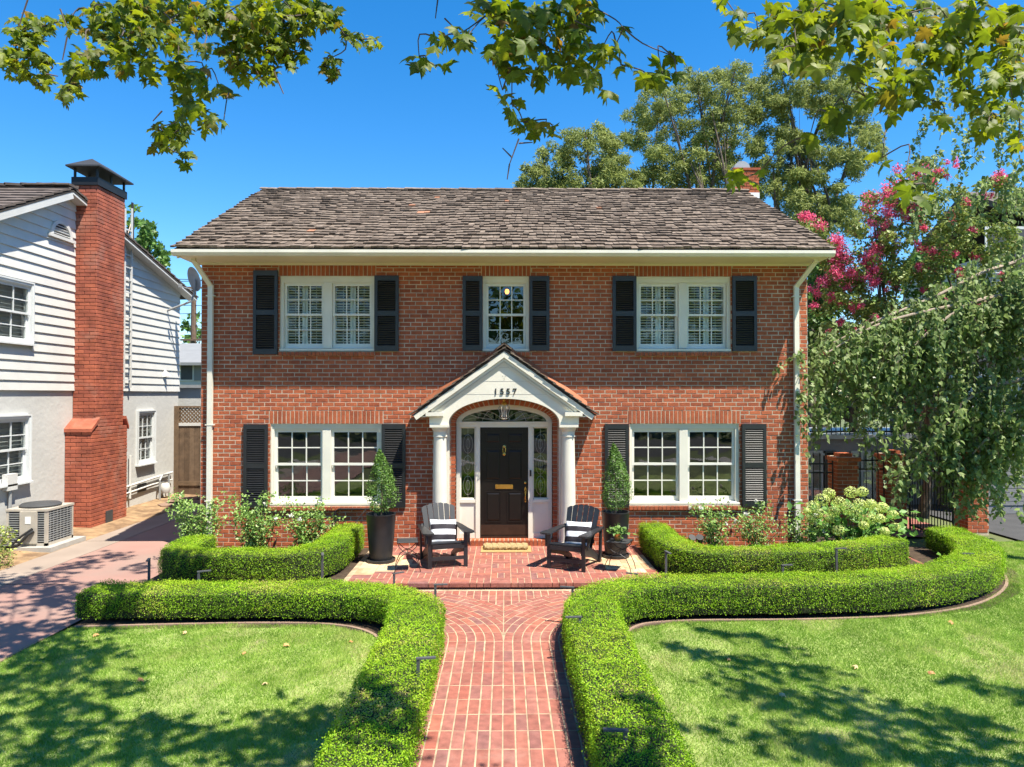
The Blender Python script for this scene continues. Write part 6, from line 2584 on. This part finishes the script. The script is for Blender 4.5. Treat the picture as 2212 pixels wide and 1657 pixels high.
iron_panel("iron_fence", "black iron fence between the house corner and the first brick pillar", (XR + .05, PYY + .2, 0), (px0, PYY + .2, 0), GZ + .02, 1.38, .13)
iron_panel("iron_fence", "black iron fence between the two shaded brick pillars", (px0 + .44, PYY + .2, 0), (p2, PYY + .2, 0), GZ + .02, 1.45, .12)
ga0 = atZ(1960, 1155, GZ)
iron_panel("iron_gate", "open black iron gate swung toward the hedge path", (p2 + .47, PYY + .1, 0), (atY(2058, 1150, 12.85).x, 12.85, 0), GZ + .05, 1.55, .10, True)
# grey outbuilding behind
gb = thing("grey_outbuilding", "grey panelled outbuilding with railing on its flat roof, behind the brick pillar", "outbuilding", (8, 18.5, GZ))
bz1 = atY(1780, 948, 18).z
m = MB()
m.box(5.7, 12.5, 18.0, 22, GZ, bz1)
m.build("wall", 'greywall', gb)
m = MB()
m.box(5.6, 12.6, 17.9, 22.1, bz1, bz1 + .1)
m.box(5.65, 12.55, 17.95, 17.999, bz1 - .42, bz1 - .36)
m.build("cornice", 'greymetal', gb)
for cxp in (1752, 1860, 1905):
    c = atY(cxp, 1035, 18)
    m = MB()
    m.box(c.x - .28, c.x + .28, 17.96, 17.995, c.z - .75, c.z + .72)
    m.build("window_frame", 'greymetal', gb)
    for sx in (-1, 1):
        m = MB()
        for k in range(3):
            m.box(c.x + sx * .13 - .10, c.x + sx * .13 + .10, 17.94, 17.958, c.z - .68 + k * .46, c.z - .68 + k * .46 + .42)
        m.build("pane", 'glass', gb)
    m = MB()
    m.box(c.x + .32, c.x + .62, 17.95, 17.99, c.z - .75, c.z + .72)
    m.build("shutter", 'black', gb)
m = MB()
m.box(5.7, 12.5, 18.05, 18.09, bz1 + .78, bz1 + .83)
m.box(5.7, 12.5, 18.05, 18.09, bz1 + .16, bz1 + .20)
for i in range(58):
    x = 5.75 + i * .118
    m.tube([(x, 18.07, bz1 + .1), (x, 18.07, bz1 + .8)], .012, 5)
m.build("railing", 'iron', gb)
# pale house on the right beyond the trees
rh = thing("pale_tall_house", "tall pale grey and white house hidden behind the crape myrtle and birch", "house", (16, 24, GZ))
m = MB()
m.box(19.2, 30, 24, 34, GZ, 8.2)
m.build("wall", 'stucco', rh)
m = MB()
m.box(11.0, 12.55, 16.6, 20.2, GZ, 2.4)
m.build("low_wall", 'greywall', rh)  # white painted wall; its shade is put in as grey colour
zz = GZ + .2
while zz < 2.35:
    m = MB()
    m.box(10.98, 12.55, 16.585, 16.6, zz, zz + .085)
    m.build("siding_board", 'greywall', rh)  # same grey, standing in for shade on white paint
    zz += .1
m = MB()
m.prism([(23.4, 8.1), (29, 10.8), (34.6, 8.1), (34.6, 8.35), (29, 11.05), (23.4, 8.35)], 18.9, 30.5, axis='x')
m.build("roof", 'tile', rh)
sheet("neighbour_drive", [(9.95, 11.8), (13.5, 11.8), (13.5, 24), (9.95, 24)], GZ - .01, 'asphalt')
for i, (px, py, yv) in enumerate(((2160, 540, 24.0), (2205, 540, 24.0), (2120, 760, 24), (2190, 760, 24))):
    c = atY(px, py, yv)
    m = MB()
    m.box(c.x - .45, c.x + .45, 23.95, 23.99, c.z - .7, c.z + .7)
    m.build("window", 'acdark', rh)
    m = MB()
    m.box(c.x - .54, c.x + .54, 23.97, 23.999, c.z - .8, c.z + .8)
    m.build("window_frame", 'siding', rh)

# =================================================================== TREES


def clump_leaves(blobs, per, size, rng, flat=.75):
    """Leaf centres and normals spread through clumps (centre, radius)."""
    Cs, Ns = [], []
    for c, r_ in blobs:
        n = max(6, int(per * (r_ ** 2)))
        d = unit(rng.normal(0, 1, (n, 3)))
        rad = r_ * rng.uniform(.35, 1.0, (n, 1)) ** .6
        p = np.array(c) + d * rad * np.array([1, 1, flat])
        Cs.append(p)
        Ns.append(d * .7 + rng.normal(0, .55, (n, 3)) + np.array([0, 0, .45]))
    return np.concatenate(Cs), np.concatenate(Ns)


def make_tree(name, label, base, trunk_top, blobs, per, size, tpl, mat, seed, bark='bark', r0=.25, group=None, cat="tree", nlimb=14):
    rng = np.random.default_rng(seed)
    t = thing(name, label, cat, base, group)
    b, tt = Vector(base), Vector(trunk_top)
    m = MB()
    m.tube(smooth_path([b + Vector((0, 0, -.05)), (b + tt) / 2 + Vector((random.uniform(-.2, .2), random.uniform(-.2, .2), 0)), tt], 5), [r0 * (1 - .45 * i / 10) for i in range(11)], 10)
    m.build("trunk", bark, t, smooth=True)
    idx = rng.choice(len(blobs), min(nlimb, len(blobs)), replace=False)
    m = MB()
    for i in idx:
        c = Vector(blobs[i][0])
        st = b + (tt - b) * rng.uniform(.55, 1.0)
        md = st + (c - st) * .55 + Vector((rng.normal(0, .5), rng.normal(0, .5), rng.uniform(-.7, .2)))
        pts = smooth_path([st, md, c], 5)
        k = len(pts)
        m.tube(pts, [r0 * .30 * (1 - .85 * j / (k - 1)) + .01 for j in range(k)], 6)
        for _ in range(3):
            e = c + Vector(rng.normal(0, blobs[i][1] * .7, 3))
            m.tube([pts[int(k * .6)], (pts[int(k * .6)] + e) / 2 + Vector((0, 0, .1)), e], [r0 * .10 + .006, .012, .005], 5)
    m.build("limb", bark, t, smooth=True, kind="stuff")
    C, Nn = clump_leaves(blobs, per, size, rng)
    n = len(C)
    tint = np.clip(.45 + .18 * wob(C[:, 0], C[:, 2] * 1.3 + C[:, 1], .9, seed) + rng.normal(0, .2, n), 0, .97)
    leaf_object("crown", C, Nn, rng.uniform(.7, 1.3, n) * size, tpl, mat, t, tint=tint, rng=rng, kind="stuff")
    return t


def pix_blobs(specs, depth, spread, sub, rng, shrink=.62):
    """Clumps from outline discs (x, y, r in photo pixels) at a depth, broken into smaller clumps."""
    out = []
    for (x, y, r_) in specs:
        for _ in range(sub):
            a, q = rng.uniform(0, 2 * np.pi), math.sqrt(rng.uniform(0, 1)) * r_ * .8
            dp = depth + rng.uniform(-spread, spread)
            out.append((tuple(atY(x + q * math.cos(a), y + q * math.sin(a), dp)), r_ * rng.uniform(.35, .6) * shrink / FPX * dp))
    return out


rng = np.random.default_rng(5)
T1 = [(1150, 390, 40), (1200, 350, 48), (1250, 310, 42), (1290, 300, 40), (1330, 340, 45), (1300, 380, 50), (1220, 400, 45), (1160, 420, 40), (1360, 400, 40), (1270, 420, 60), (1340, 450, 60), (1200, 460, 60)]
make_tree("bay_tree", "small-leaved green tree above the middle of the ridge", (2.2, 25, GZ), (2.8, 25, 7.0), pix_blobs(T1, 25, 1.3, 20, rng, .66), 2300, .155, T_LONG, 'olive', 101,
          group="trees behind the brick house", r0=.22)
T2 = [(1380, 260, 40), (1420, 220, 45), (1480, 190, 45), (1540, 180, 40), (1590, 170, 40), (1400, 310, 45), (1460, 260, 50), (1530, 250, 50), (1600, 240, 50), (1440, 350, 50), (1510, 330, 50), (1580, 310, 50), (1400, 390, 40),
      (1480, 400, 55), (1560, 390, 55), (1360, 300, 22)]
make_tree("bay_tree", "tall open grey-green tree with dark limbs, beside the roof chimney", (8.6, 27, GZ), (7.6, 27, 8.0), pix_blobs(T2, 27, 1.8, 20, rng, .64), 1900, .16, T_LONG, 'olive', 102,
          group="trees behind the brick house", r0=.22, nlimb=12)
T3 = [(1650, 190, 40), (1680, 140, 40), (1720, 120, 40), (1770, 130, 40), (1820, 170, 45), (1660, 250, 45), (1720, 220, 50), (1780, 220, 50), (1850, 230, 45), (1870, 290, 40), (1650, 330, 50), (1700, 300, 45), (1780, 320, 55),
      (1840, 350, 45), (1660, 400, 50), (1740, 400, 50), (1800, 430, 50), (1830, 480, 40), (1760, 480, 50), (1720, 450, 50), (1890, 330, 25)]
make_tree("bay_tree", "largest green tree rising behind the end of the roof", (12.6, 28, GZ), (12.4, 28, 9.0), pix_blobs(T3, 28, 1.8, 20, rng, .66), 2000, .165, T_LONG, 'olive', 103,
          group="trees behind the brick house", r0=.24, nlimb=10)
T4 = [(1705, 300, 25), (1700, 260, 18), (1712, 350, 35), (1700, 400, 40), (1745, 330, 25)]
make_tree("conifer", "dark conifer seen inside the largest tree behind the roof", (13.4, 31, GZ), (13.4, 31, 12.5), pix_blobs(T4, 31, .8, 10, rng), 2500, .15, T_LONG, 'conifer', 104,
          group="trees behind the brick house", r0=.2)
T5 = [(1770, 560, 40), (1790, 610, 45), (1760, 660, 40), (1800, 680, 45), (1775, 720, 40), (1790, 760, 50), (1850, 720, 60), (1900, 650, 70), (1950, 750, 90), (1880, 820, 70), (2000, 850, 90), (2050, 600, 90), (1790, 820, 40), (1800, 880, 40)]
make_tree("evergreen_shrub", "dark evergreen shrub filling the gap beside the house corner", (9.6, 19.6, GZ), (9.6, 19.6, 3.5), pix_blobs(T5, 19.6, .8, 12, rng, .9), 1200, .14, T_OVAL, 'green', 105,
          group="trees behind the brick house", r0=.15, cat="shrub")
T6 = [(280, 470, 30), (300, 500, 35), (285, 540, 35), (325, 540, 35), (345, 565, 28), (335, 590, 30), (300, 590, 40), (360, 600, 15)]
make_tree("maple_tree", "green tree showing above the neighbour's low roof", (-17.5, 34, GZ), (-17.5, 34, 5.5), pix_blobs(T6, 34, 1.2, 12, rng), 600, .26, T_OVAL, 'green', 106, r0=.25)
T7 = [(405, 705, 14), (420, 690, 14), (430, 720, 16), (408, 740, 16), (428, 755, 18), (400, 770, 18)]
make_tree("far_tree", "small distant green tree beside the utility pole", (-29, 66, GZ), (-29, 66, 5.0), pix_blobs(T7, 66, 1.5, 10, rng), 160, .42, T_OVAL, 'green', 107, r0=.2)

# crape myrtle -----------------------------------------------------------------
cm = [(1760, 500, 35), (1800, 560, 45), (1830, 620, 45), (1790, 650, 40), (1880, 520, 50), (1900, 450, 45), (1950, 420, 50), (2000, 380, 45), (1930, 520, 50), (1990, 470, 50), (2050, 440, 50), (2040, 520, 50), (2100, 480, 50),
      (1880, 600, 50), (1950, 600, 55), (2030, 600, 55), (2100, 570, 55), (2160, 520, 50), (1850, 680, 45), (1920, 680, 55), (2000, 690, 55), (2080, 670, 55), (2160, 640, 55), (1880, 760, 50), (1960, 770, 55), (2050, 760, 55), (2150, 740, 60),
      (2200, 600, 40), (2200, 430, 40), (2150, 420, 45), (1790, 720, 30)]
ct = make_tree("crape_myrtle", "crape myrtle tree covered in hot pink blossom beside the house corner", (9.7, 16.4, GZ), (9.8, 16.4, 2.4), pix_blobs(cm, 16.2, 1.1, 15, rng, .75), 2000, .09, T_OVAL, 'myrtle', 111,
               r0=.13, nlimb=11)
fl2 = []
for (x, y, r_) in ((1748, 470, 14), (1760, 490, 12), (1775, 515, 14), (1790, 530, 12), (1815, 540, 22), (1840, 545, 24), (1860, 555, 20), (1800, 545, 14), (1855, 580, 18), (1880, 570, 14), (1820, 590, 16), (1840, 600, 14), (1870, 605, 16), (1845, 620, 12),
                   (1900, 615, 10), (1800, 640, 8), (1770, 615, 12), (1755, 635, 10), (1760, 655, 8), (1820, 660, 12), (1805, 690, 8), (1860, 655, 8), (1890, 440, 16), (1905, 430, 14), (1930, 420, 18), (1950, 415, 18), (1925, 450, 16), (1960, 440, 14), (1890, 470, 16),
                   (1915, 475, 14), (1945, 470, 16), (1975, 460, 10), (1955, 375, 14), (1975, 390, 12), (1990, 365, 10), (2000, 400, 10), (2050, 355, 8), (2030, 375, 8), (1905, 510, 12), (1935, 530, 12), (1965, 520, 10), (2000, 540, 14), (2025, 545, 14), (1995, 575, 12),
                   (2050, 550, 8), (2150, 390, 12), (2160, 380, 12), (2130, 420, 8), (2080, 440, 8), (2060, 470, 10), (2100, 500, 8), (2060, 590, 8), (1925, 620, 8), (2000, 620, 8), (2040, 650, 8), (1960, 680, 9), (2045, 685, 9), (2060, 700, 9), (2180, 690, 7), (2000, 710, 7),
                   (1790, 720, 8), (1830, 770, 9), (1800, 800, 7), (1770, 760, 8), (1910, 720, 6), (2110, 650, 6), (2160, 600, 7), (1985, 490, 8), (2110, 560, 7), (1880, 690, 7), (1850, 720, 8), (2120, 900, 5), (1990, 890, 5), (1960, 820, 5)):
    for _ in range(3):
        fl2.append((tuple(atY(x + random.uniform(-1.3, 1.9) * r_, y + random.uniform(-1.1, 1.1) * r_, 15.35 + random.uniform(-.15, .25) + (.3 if x > 1900 else 0))), r_ / FPX * 15.4 * .62))
C, Nn = [], []
rg = np.random.default_rng(3)
for c, r_ in fl2:
    n = int(40 + 2300 * r_ * r_ * 4)
    d = rg.normal(0, .62, (n, 3)) * r_
    C.append(np.array(c) + d)
    Nn.append(rg.normal(0, 1, (n, 3)) + np.array([0, -.5, .6]))
C, Nn = np.concatenate(C), np.concatenate(Nn)
leaf_object("blossom", C, Nn, rg.uniform(.03, .06, len(C)), T_OVAL, 'pink', ct, rng=rg, kind="stuff")

# weeping birch -----------------------------------------------------------------
bt = thing("weeping_birch", "weeping birch with pale drooping branches hanging over the gate side", "tree", (9.4, 11.6, GZ))
rg = np.random.default_rng(12)
m = MB()
m.tube(smooth_path([(9.4, 11.6, GZ - .05), (9.3, 11.6, 3), (9.5, 11.5, 6.2), (9.4, 11.5, 8.8)], 6), [.17 - .008 * i for i in range(19)], 10)
m.build("trunk", 'birchbark', bt, smooth=True)
limb = MB()
strands = []
BL = [([(2211, 630), (2110, 650), (2040, 690), (1980, 740), (1930, 790)], 13.0), ([(2211, 820), (2130, 840), (2070, 880), (2020, 940), (1970, 1000)], 12.9),
      ([(2211, 560), (2120, 590), (2020, 640), (1900, 690), (1800, 740)], 13.3), ([(2211, 700), (2080, 720), (1950, 760), (1840, 810), (1780, 850)], 13.2),
      ([(2211, 900), (2150, 930), (2100, 980)], 12.7), ([(2211, 760), (2100, 790), (1960, 840), (1880, 900)], 13.2),
      ([(2211, 640), (2060, 660), (1900, 700), (1790, 760)], 13.1)]
for pts2, dp in BL:
    P3 = [atY(x, y, dp) for x, y in pts2]
    P3 = [Vector((9.45, 11.5, P3[0].z + .1))] + P3
    sp = smooth_path(P3, 7)
    k = len(sp)
    limb.tube(sp, [.045 * (1 - .8 * i / k) + .004 for i in range(k)], 7)
    for i in range(3, k):
        for _ in range(3):
            strands.append(sp[i] + Vector(rg.normal(0, .22, 3)) * .9)
# more hanging twigs through the visible drape
poly = [(1755, 720), (1850, 700), (1960, 670), (2080, 630), (2211, 560), (2211, 1130), (2130, 1090), (2040, 960), (1960, 900), (1890, 850), (1810, 800), (1760, 770)]
cntx = 0
while cntx < 280:
    x, y = rg.uniform(1750, 2230), rg.uniform(420, 1130)
    if in_poly(np.array([x]), np.array([y]), poly)[0]:
        strands.append(atY(x, y, rg.uniform(13.0, 14.2) if x < 2040 else rg.uniform(12.7, 13.8)))
        cntx += 1
for _ in range(75):
    strands.append(atY(rg.uniform(2030, 2235), rg.uniform(860, 1120), rg.uniform(12.3, 13.4)))
for x, y in ((1715, 760), (1705, 770), (1730, 750), (1735, 830), (1725, 850), (1750, 830), (1745, 880), (1770, 850)):
    strands.append(atY(x, y, 12.62))
for _ in range(95):                                                # small sprays at the upper right
    strands.append(atY(rg.uniform(1985, 2240), rg.uniform(60, 440), rg.uniform(13.2, 14.6)))
Cb, Db = [], []
tw = MB()
for s0 in strands:
    L_ = rg.uniform(.35, .95)
    if s0.x < 5.1:
        L_ *= .4
    dx, dy = rg.normal(-.12, .12), rg.normal(0, .1)
    pts = [s0, s0 + Vector((dx * .6, dy * .6, -L_ * .35)), s0 + Vector((dx, dy, -L_))]
    if pts[2].z < .35:
        continue
    tw.tube(pts, [.004, .003, .0015], 3, cap=False)
    nn = int(L_ * 38)
    for i in range(nn):
        t = rg.uniform(0, 1)
        p = pts[0].lerp(pts[1], t * 2) if t < .5 else pts[1].lerp(pts[2], t * 2 - 1)
        Cb.append(np.array(p) + rg.normal(0, .04, 3))
        Db.append((rg.normal(0, .4), rg.normal(0, .4), -1))
limb.build("limb", 'birchbark', bt, smooth=True, kind="stuff")
tw.build("twig", 'twig', bt, kind="stuff")
Cb, Db = np.array(Cb), np.array(Db)
leaf_object("crown", Cb, rg.normal(0, .7, Cb.shape) + np.array([.2, -.6, .35]), rg.uniform(.075, .125, len(Cb)), T_BIRCH, 'birchleaf', bt, rng=rg, droop=Db, kind="stuff")

# shrub at the left frame edge and small weeds
ls = thing("low_shrub", "dark low shrub at the frame edge by the driveway", "shrub", (-8.1, 11.3, GZ))
rg = np.random.default_rng(61)
bl = [((-8.35 + rg.normal(0, .22), 11.35 + rg.normal(0, .3), GZ + rg.uniform(.1, .62)), rg.uniform(.12, .22)) for _ in range(26)]
C, Nn = clump_leaves(bl, 5200, .04, rg)
leaf_object("leaves", C, Nn, rg.uniform(.025, .05, len(C)), T_OVAL, 'myrtle', ls, rng=rg, kind="stuff")
m = MB()
for c, r_ in bl[:10]:
    m.tube([(-8.3, 11.35, GZ - .02), c], [.012, .005], 5)
m.build("stem", 'twig', ls)
wd_ = thing("young_weed", "bright green young weed growing in front of the air conditioner", "plant", (-8.72, 12.35, GZ))
C = np.array([-8.72, 12.35, GZ + .3]) + rg.normal(0, 1, (70, 3)) * np.array([.14, .1, .13])
leaf_object("leaves", C, rg.normal(0, .5, (70, 3)) + np.array([0, -.3, .8]), rg.uniform(.05, .09, 70), T_OVAL, 'hydra', wd_, rng=rg, tint=rg.uniform(0, .3, 70))
m = MB()
for i in range(0, 70, 6):
    m.tube([(-8.72, 12.35, GZ), tuple(C[i])], [.006, .003], 5)
m.build("stem", 'hleaf', wd_)

# plane tree the camera stands under ---------------------------------------------
pt = thing("plane_tree", "plane tree whose leafy branches hang down across the top of the picture", "tree", (3.2, -3.2, GZ))
rg = np.random.default_rng(44)
m = MB()
m.tube(smooth_path([(3.2, -3.2, GZ - .1), (3.1, -3.1, 3), (2.8, -2.6, 6), (2.5, -2.2, 8.2)], 6), [.34 - .009 * i for i in range(19)], 12)
m.build("trunk", 'bark', pt, smooth=True)
LEFT = [(55, 60, 36), (60, 105, 34), (40, 150, 24), (85, 165, 22), (25, 125, 22), (100, 55, 22), (95, 130, 16), (150, 45, 18), (165, 150, 24), (190, 120, 26), (200, 65, 22), (155, 190, 22), (135, 203, 14), (215, 150, 16),
        (250, 60, 40), (245, 100, 30), (265, 135, 26), (300, 25, 36), (330, 60, 36), (320, 120, 18), (325, 165, 15), (345, 20, 34), (295, 90, 26), (270, 20, 30), (205, 25, 24), (290, 120, 18), (312, 145, 13),
        (390, 30, 34), (380, 85, 30), (385, 135, 26), (405, 185, 34), (435, 165, 24), (475, 192, 15), (500, 200, 12), (420, 235, 27), (450, 258, 22), (483, 262, 10), (345, 275, 18), (372, 300, 24), (405, 340, 17), (342, 305, 15), (395, 275, 18),
        (430, 40, 34), (440, 100, 20), (480, 35, 46), (535, 55, 50), (595, 60, 50), (515, 110, 40), (575, 120, 40), (630, 100, 36), (520, 150, 22), (560, 165, 18), (590, 170, 12), (675, 30, 40), (715, 35, 22), (640, 30, 44), (560, 15, 40),
        (745, 75, 16), (775, 85, 16), (805, 90, 14), (715, 125, 14), (700, 140, 13), (720, 160, 14), (640, 140, 14)]
CEN = [(905, 122, 14), (915, 135, 12), (945, 145, 10), (950, 85, 20), (985, 75, 22), (1010, 78, 14), (1060, 25, 36), (1110, 35, 42), (1170, 45, 42), (1230, 25, 46), (1280, 15, 24), (1075, 85, 28), (1125, 95, 36), (1185, 105, 36), (1240, 125, 38),
       (1285, 160, 20), (1295, 190, 10), (1300, 105, 24), (1330, 95, 16), (1345, 60, 10), (1340, 140, 16), (1395, 160, 18), (1430, 158, 18), (1460, 160, 14), (1450, 120, 11), (1110, 150, 22), (1085, 195, 16), (1105, 225, 18), (1130, 265, 22), (1165, 275, 16),
       (1195, 282, 12), (1210, 150, 24), (1160, 150, 22), (1080, 120, 18), (1245, 70, 30)]
RGT = [(1595, 40, 24), (1635, 60, 26), (1690, 45, 42), (1720, 100, 34), (1640, 85, 16), (1760, 30, 44), (1820, 20, 40), (1690, 135, 26), (1750, 130, 22), (1840, 90, 30), (1900, 60, 36), (1960, 30, 44), (2020, 40, 36), (2100, 30, 44), (2180, 40, 36),
       (1870, 145, 34), (1930, 155, 36), (1990, 160, 24), (2060, 110, 36), (2130, 95, 34), (2190, 95, 26), (1895, 195, 24), (1955, 205, 24), (2000, 215, 16), (1790, 245, 20), (1750, 290, 15), (1825, 235, 20), (1588, 378, 14), (1640, 372, 9), (1615, 385, 10),
       (1905, 340, 13), (1955, 372, 18), (1975, 398, 22), (1995, 425, 13), (2150, 250, 22), (2130, 272, 18), (2190, 230, 20), (1925, 240, 16), (1870, 210, 16), (1560, 0, 14), (2075, 160, 20), (2080, 205, 26), (2150, 170, 28), (2200, 170, 28), (2110, 240, 22), (2060, 60, 36), (2200, 300, 22), (2040, 250, 14), (1850, 40, 36), (1790, 80, 30), (1740, 60, 36), (1900, 110, 30), (2180, 130, 32), (2000, 100, 30), (1880, 20, 36)]
PC, PN, PSZ, PD = [], [], [], []
tw = MB()


def lit_leaves(specs, d0, d1, cover, hub, sz=.125):
    done = []
    for (x, y, r_) in sorted(specs, key=lambda q: q[1]):
        near = [q for q in done if math.hypot(q[0] - x, q[1] - y) < 60]
        dp = near[-1][3] + rg.normal(0, .12) if near else rg.uniform(d0, d1)
        c = atY(x, y, dp)
        lp2 = sz / dp * FPX
        n = max(2, int(cover * math.pi * r_ * r_ / (lp2 * lp2 * .5)))
        for _ in range(n):
            a, q = rg.uniform(0, 6.283), math.sqrt(rg.uniform(0, 1)) * r_
            p = atY(x + q * math.cos(a), y + q * math.sin(a), dp + rg.normal(0, .22))
            PC.append(tuple(p))
            nn2 = Vector((rg.normal(.1, .55), rg.normal(-.25, .5), rg.uniform(.25, 1)))
            PN.append(tuple(nn2))
            PSZ.append(sz * rg.uniform(.6, 1.25))
            PD.append((rg.normal(0, .5), rg.normal(0, .4), rg.uniform(-1.3, -.1)))
        # twig from above to the cluster
        best = None                                               # twig to the nearest cluster higher up, else up out of the frame
        for (x2, y2, r2, d2) in done:
            if y2 < y - 4 and (best is None or math.hypot(x - x2, y - y2) < best[0]):
                best = (math.hypot(x - x2, y - y2), x2, y2, d2)
        if best and best[0] < (130 if y < 200 else 330):
            up_ = atY(best[1], best[2], best[3])
        else:
            up_ = atY(x + rg.uniform(-40, 40), min(y - 60, -60), dp)
        done.append((x, y, r_, dp))
        sc_ = dp / 6
        tw.tube(smooth_path([up_, up_.lerp(c, .5) + Vector(rg.normal(0, .05 * sc_, 3)) + Vector((0, 0, .04)), c], 3), [.0075 * sc_ * (1 - .08 * j_) for j_ in range(7)], 5, cap=False)


lit_leaves(LEFT, 6.4, 8.4, 4.4, None, .115)
lit_leaves(CEN, 3.8, 4.3, 4.4, None, .105)
lit_leaves(RGT, 2.9, 3.5, 4.6, None, .08)
for a, b in (((1120, 300), (1100, 355)), ((1100, 355), (1095, 388)), ((1120, 310), (1150, 308)), ((1105, 340), (1085, 320)), ((590, 150), (600, 175)), ((600, 175), (612, 203)), ((350, 240), (330, 262)), ((960, 40), (985, 65)), ((945, 0), (940, 40)),
             ((60, 0), (40, 60)), ((130, 20), (145, 60)), ((145, 80), (135, 130)), ((100, 160), (125, 165)), ((1240, 45), (1275, 60))):
    d_ = 4.1 if a[0] > 850 else 7.3
    tw.tube([atY(*a, d_), atY(*b, d_)], [.005 * d_ / 4, .003 * d_ / 4], 5)
n_vis = len(PC)
# canopy above the frame: clumps that stand between the sun and the dappled parts of the garden
SHADE = [(30, 1480, 90), (110, 1440, 75), (200, 1420, 60), (60, 1560, 100), (170, 1530, 80), (270, 1470, 45), (290, 1580, 60), (60, 1640, 100), (200, 1620, 90), (330, 1630, 70), (430, 1620, 60), (520, 1610, 50), (600, 1625, 50), (660, 1590, 40), (390, 1570, 35),
         (730, 1560, 38), (790, 1590, 60), (850, 1640, 50), (740, 1640, 60), (40, 1260, 45), (110, 1235, 40), (190, 1215, 36), (60, 1310, 50), (130, 1290, 40), (30, 1360, 40), (250, 1200, 30), (300, 1225, 26), (90, 1345, 35), (180, 1265, 26), (330, 1272, 40), (400, 1285, 36), (270, 1280, 30), 
         (1480, 1400, 18), (1530, 1420, 26), (1600, 1425, 28), (1690, 1405, 22), (1660, 1450, 50), (1740, 1450, 44), (1590, 1480, 40), (1650, 1510, 45), (1730, 1520, 55), (1800, 1500, 45), (1850, 1550, 60), (1930, 1540, 50), (1960, 1600, 70), (2060, 1560, 60), (2130, 1590, 70), (2180, 1500, 45), (2080, 1480, 36),
         (2020, 1640, 70), (1880, 1630, 60), (1760, 1600, 60), (1680, 1590, 45), (1620, 1600, 35), (1800, 1650, 55), (2160, 1650, 60), (1330, 1620, 24), (1400, 1640, 28), (1640, 1380, 20), (1560, 1370, 20), (1420, 1565, 18)]
CC, CN, CS = [], [], []
cl = MB()
for (x, y, r_) in SHADE:
    g0 = atZ(x, y, GZ)
    rw = r_ / FPX * g0.y
    Z = 6.2
    while (Z - 2.7) / max(.5, g0.y - Z / 3.1) < .70:
        Z += .4
    Z += rg.uniform(0, 1.2)
    c = g0 + SUN * ((Z - GZ) / SUN.z)
    n = int(rw * rw * 360) + 10
    for _ in range(n):
        a, q = rg.uniform(0, 6.283), math.sqrt(rg.uniform(0, 1)) * rw * 1.05
        CC.append((c.x + q * math.cos(a) * 1.0, c.y + q * math.sin(a) * 1.25, c.z + rg.normal(0, .35)))
        CN.append((rg.normal(.2, .5), rg.normal(-.2, .5), 1.0))
        CS.append(rg.uniform(.10, .17))
    st = Vector((2.6 if c.x > -1 else 1.0, -2.3, 7.5))
    for _ in range(3):
        cl.tube([c + Vector(rg.normal(0, rw * .6, 3)), c + Vector(rg.normal(0, rw * .3, 3)) + Vector((0, 0, .15)), c + Vector((.3, -.5, .6)) + Vector(rg.normal(0, rw * .4, 3))], [.004, .007, .012], 5, cap=False)
# main limbs toward the visible clusters
for hx_, hy_, hz_ in ((-5.2, 6.2, 8.2), (-3.6, 6.5, 8.0), (-2.4, 6.8, 7.8), (-.6, 4.0, 6.2), (.5, 3.9, 6.0), (1.6, 3.2, 5.6), (2.6, 3.1, 5.3)):
    c = Vector((hx_, hy_, hz_))
    s0 = Vector((2.6, -2.3, 7.6))
    cl.tube(smooth_path([s0, (s0 + c) / 2 + Vector((0, 0, 1.2)), c], 6), [.05 - .0028 * i for i in range(13)], 8, cap=False)
cl.build("limb", 'bark', pt, smooth=True, kind="stuff")
tw.build("twig", 'twig', pt, kind="stuff")
PC, PN, PSZ, PD = np.array(PC), np.array(PN), np.array(PSZ), np.array(PD)
order = np.argsort(-PSZ / np.linalg.norm(PC - np.array(CAM), axis=1))
big, small = order[:290], order[290:]
v = T_PLANE[0]
base_me = MB()
base_me.add([tuple(a) for a in v], [tuple(f) for f in T_PLANE[1]])
base_me = base_me.mesh("leaf", 'plane', smooth=True)
for i in big:
    Nn_ = Vector(PN[i]).normalized()
    D_ = Vector(PD[i])
    D_ = (D_ - Nn_ * D_.dot(Nn_)).normalized()
    X_ = D_.cross(Nn_)
    M = Matrix((X_, D_, Nn_)).transposed()
    o = link("leaf", base_me, pt, loc=tuple(PC[i]), rot=M.to_euler())
    o.scale = (PSZ[i],) * 3
leaf_object("far_leaves", np.concatenate([PC[small]]), PN[small], PSZ[small], T_PLANE, 'plane', pt, rng=rg, droop=PD[small], kind="stuff")
leaf_object("upper_crown", np.array(CC), np.array(CN), np.array(CS), T_PLANE, 'plane', pt, rng=rg, kind="stuff")

# trees across the street, seen mirrored in the windows
rg = np.random.default_rng(71)
bl = []
for x in np.arange(-46, 47, 2.2):
    for z_ in (1.2, 3.4, 5.6, 7.8, 9.8):
        if rg.random() < .92:
            bl.append(((x + rg.normal(0, .8), -25 + rg.normal(0, 1.6), z_ + rg.normal(0, .5)), rg.uniform(1.2, 2.1)))
C, Nn = clump_leaves(bl, 40, .5, rg, 1.0)
leaf_object("treeline", C, Nn, rg.uniform(.35, .75, len(C)), T_OVAL, 'green', None, rng=rg, kind="stuff", label="row of leafy trees across the street mirrored in the windows", cat="treeline")
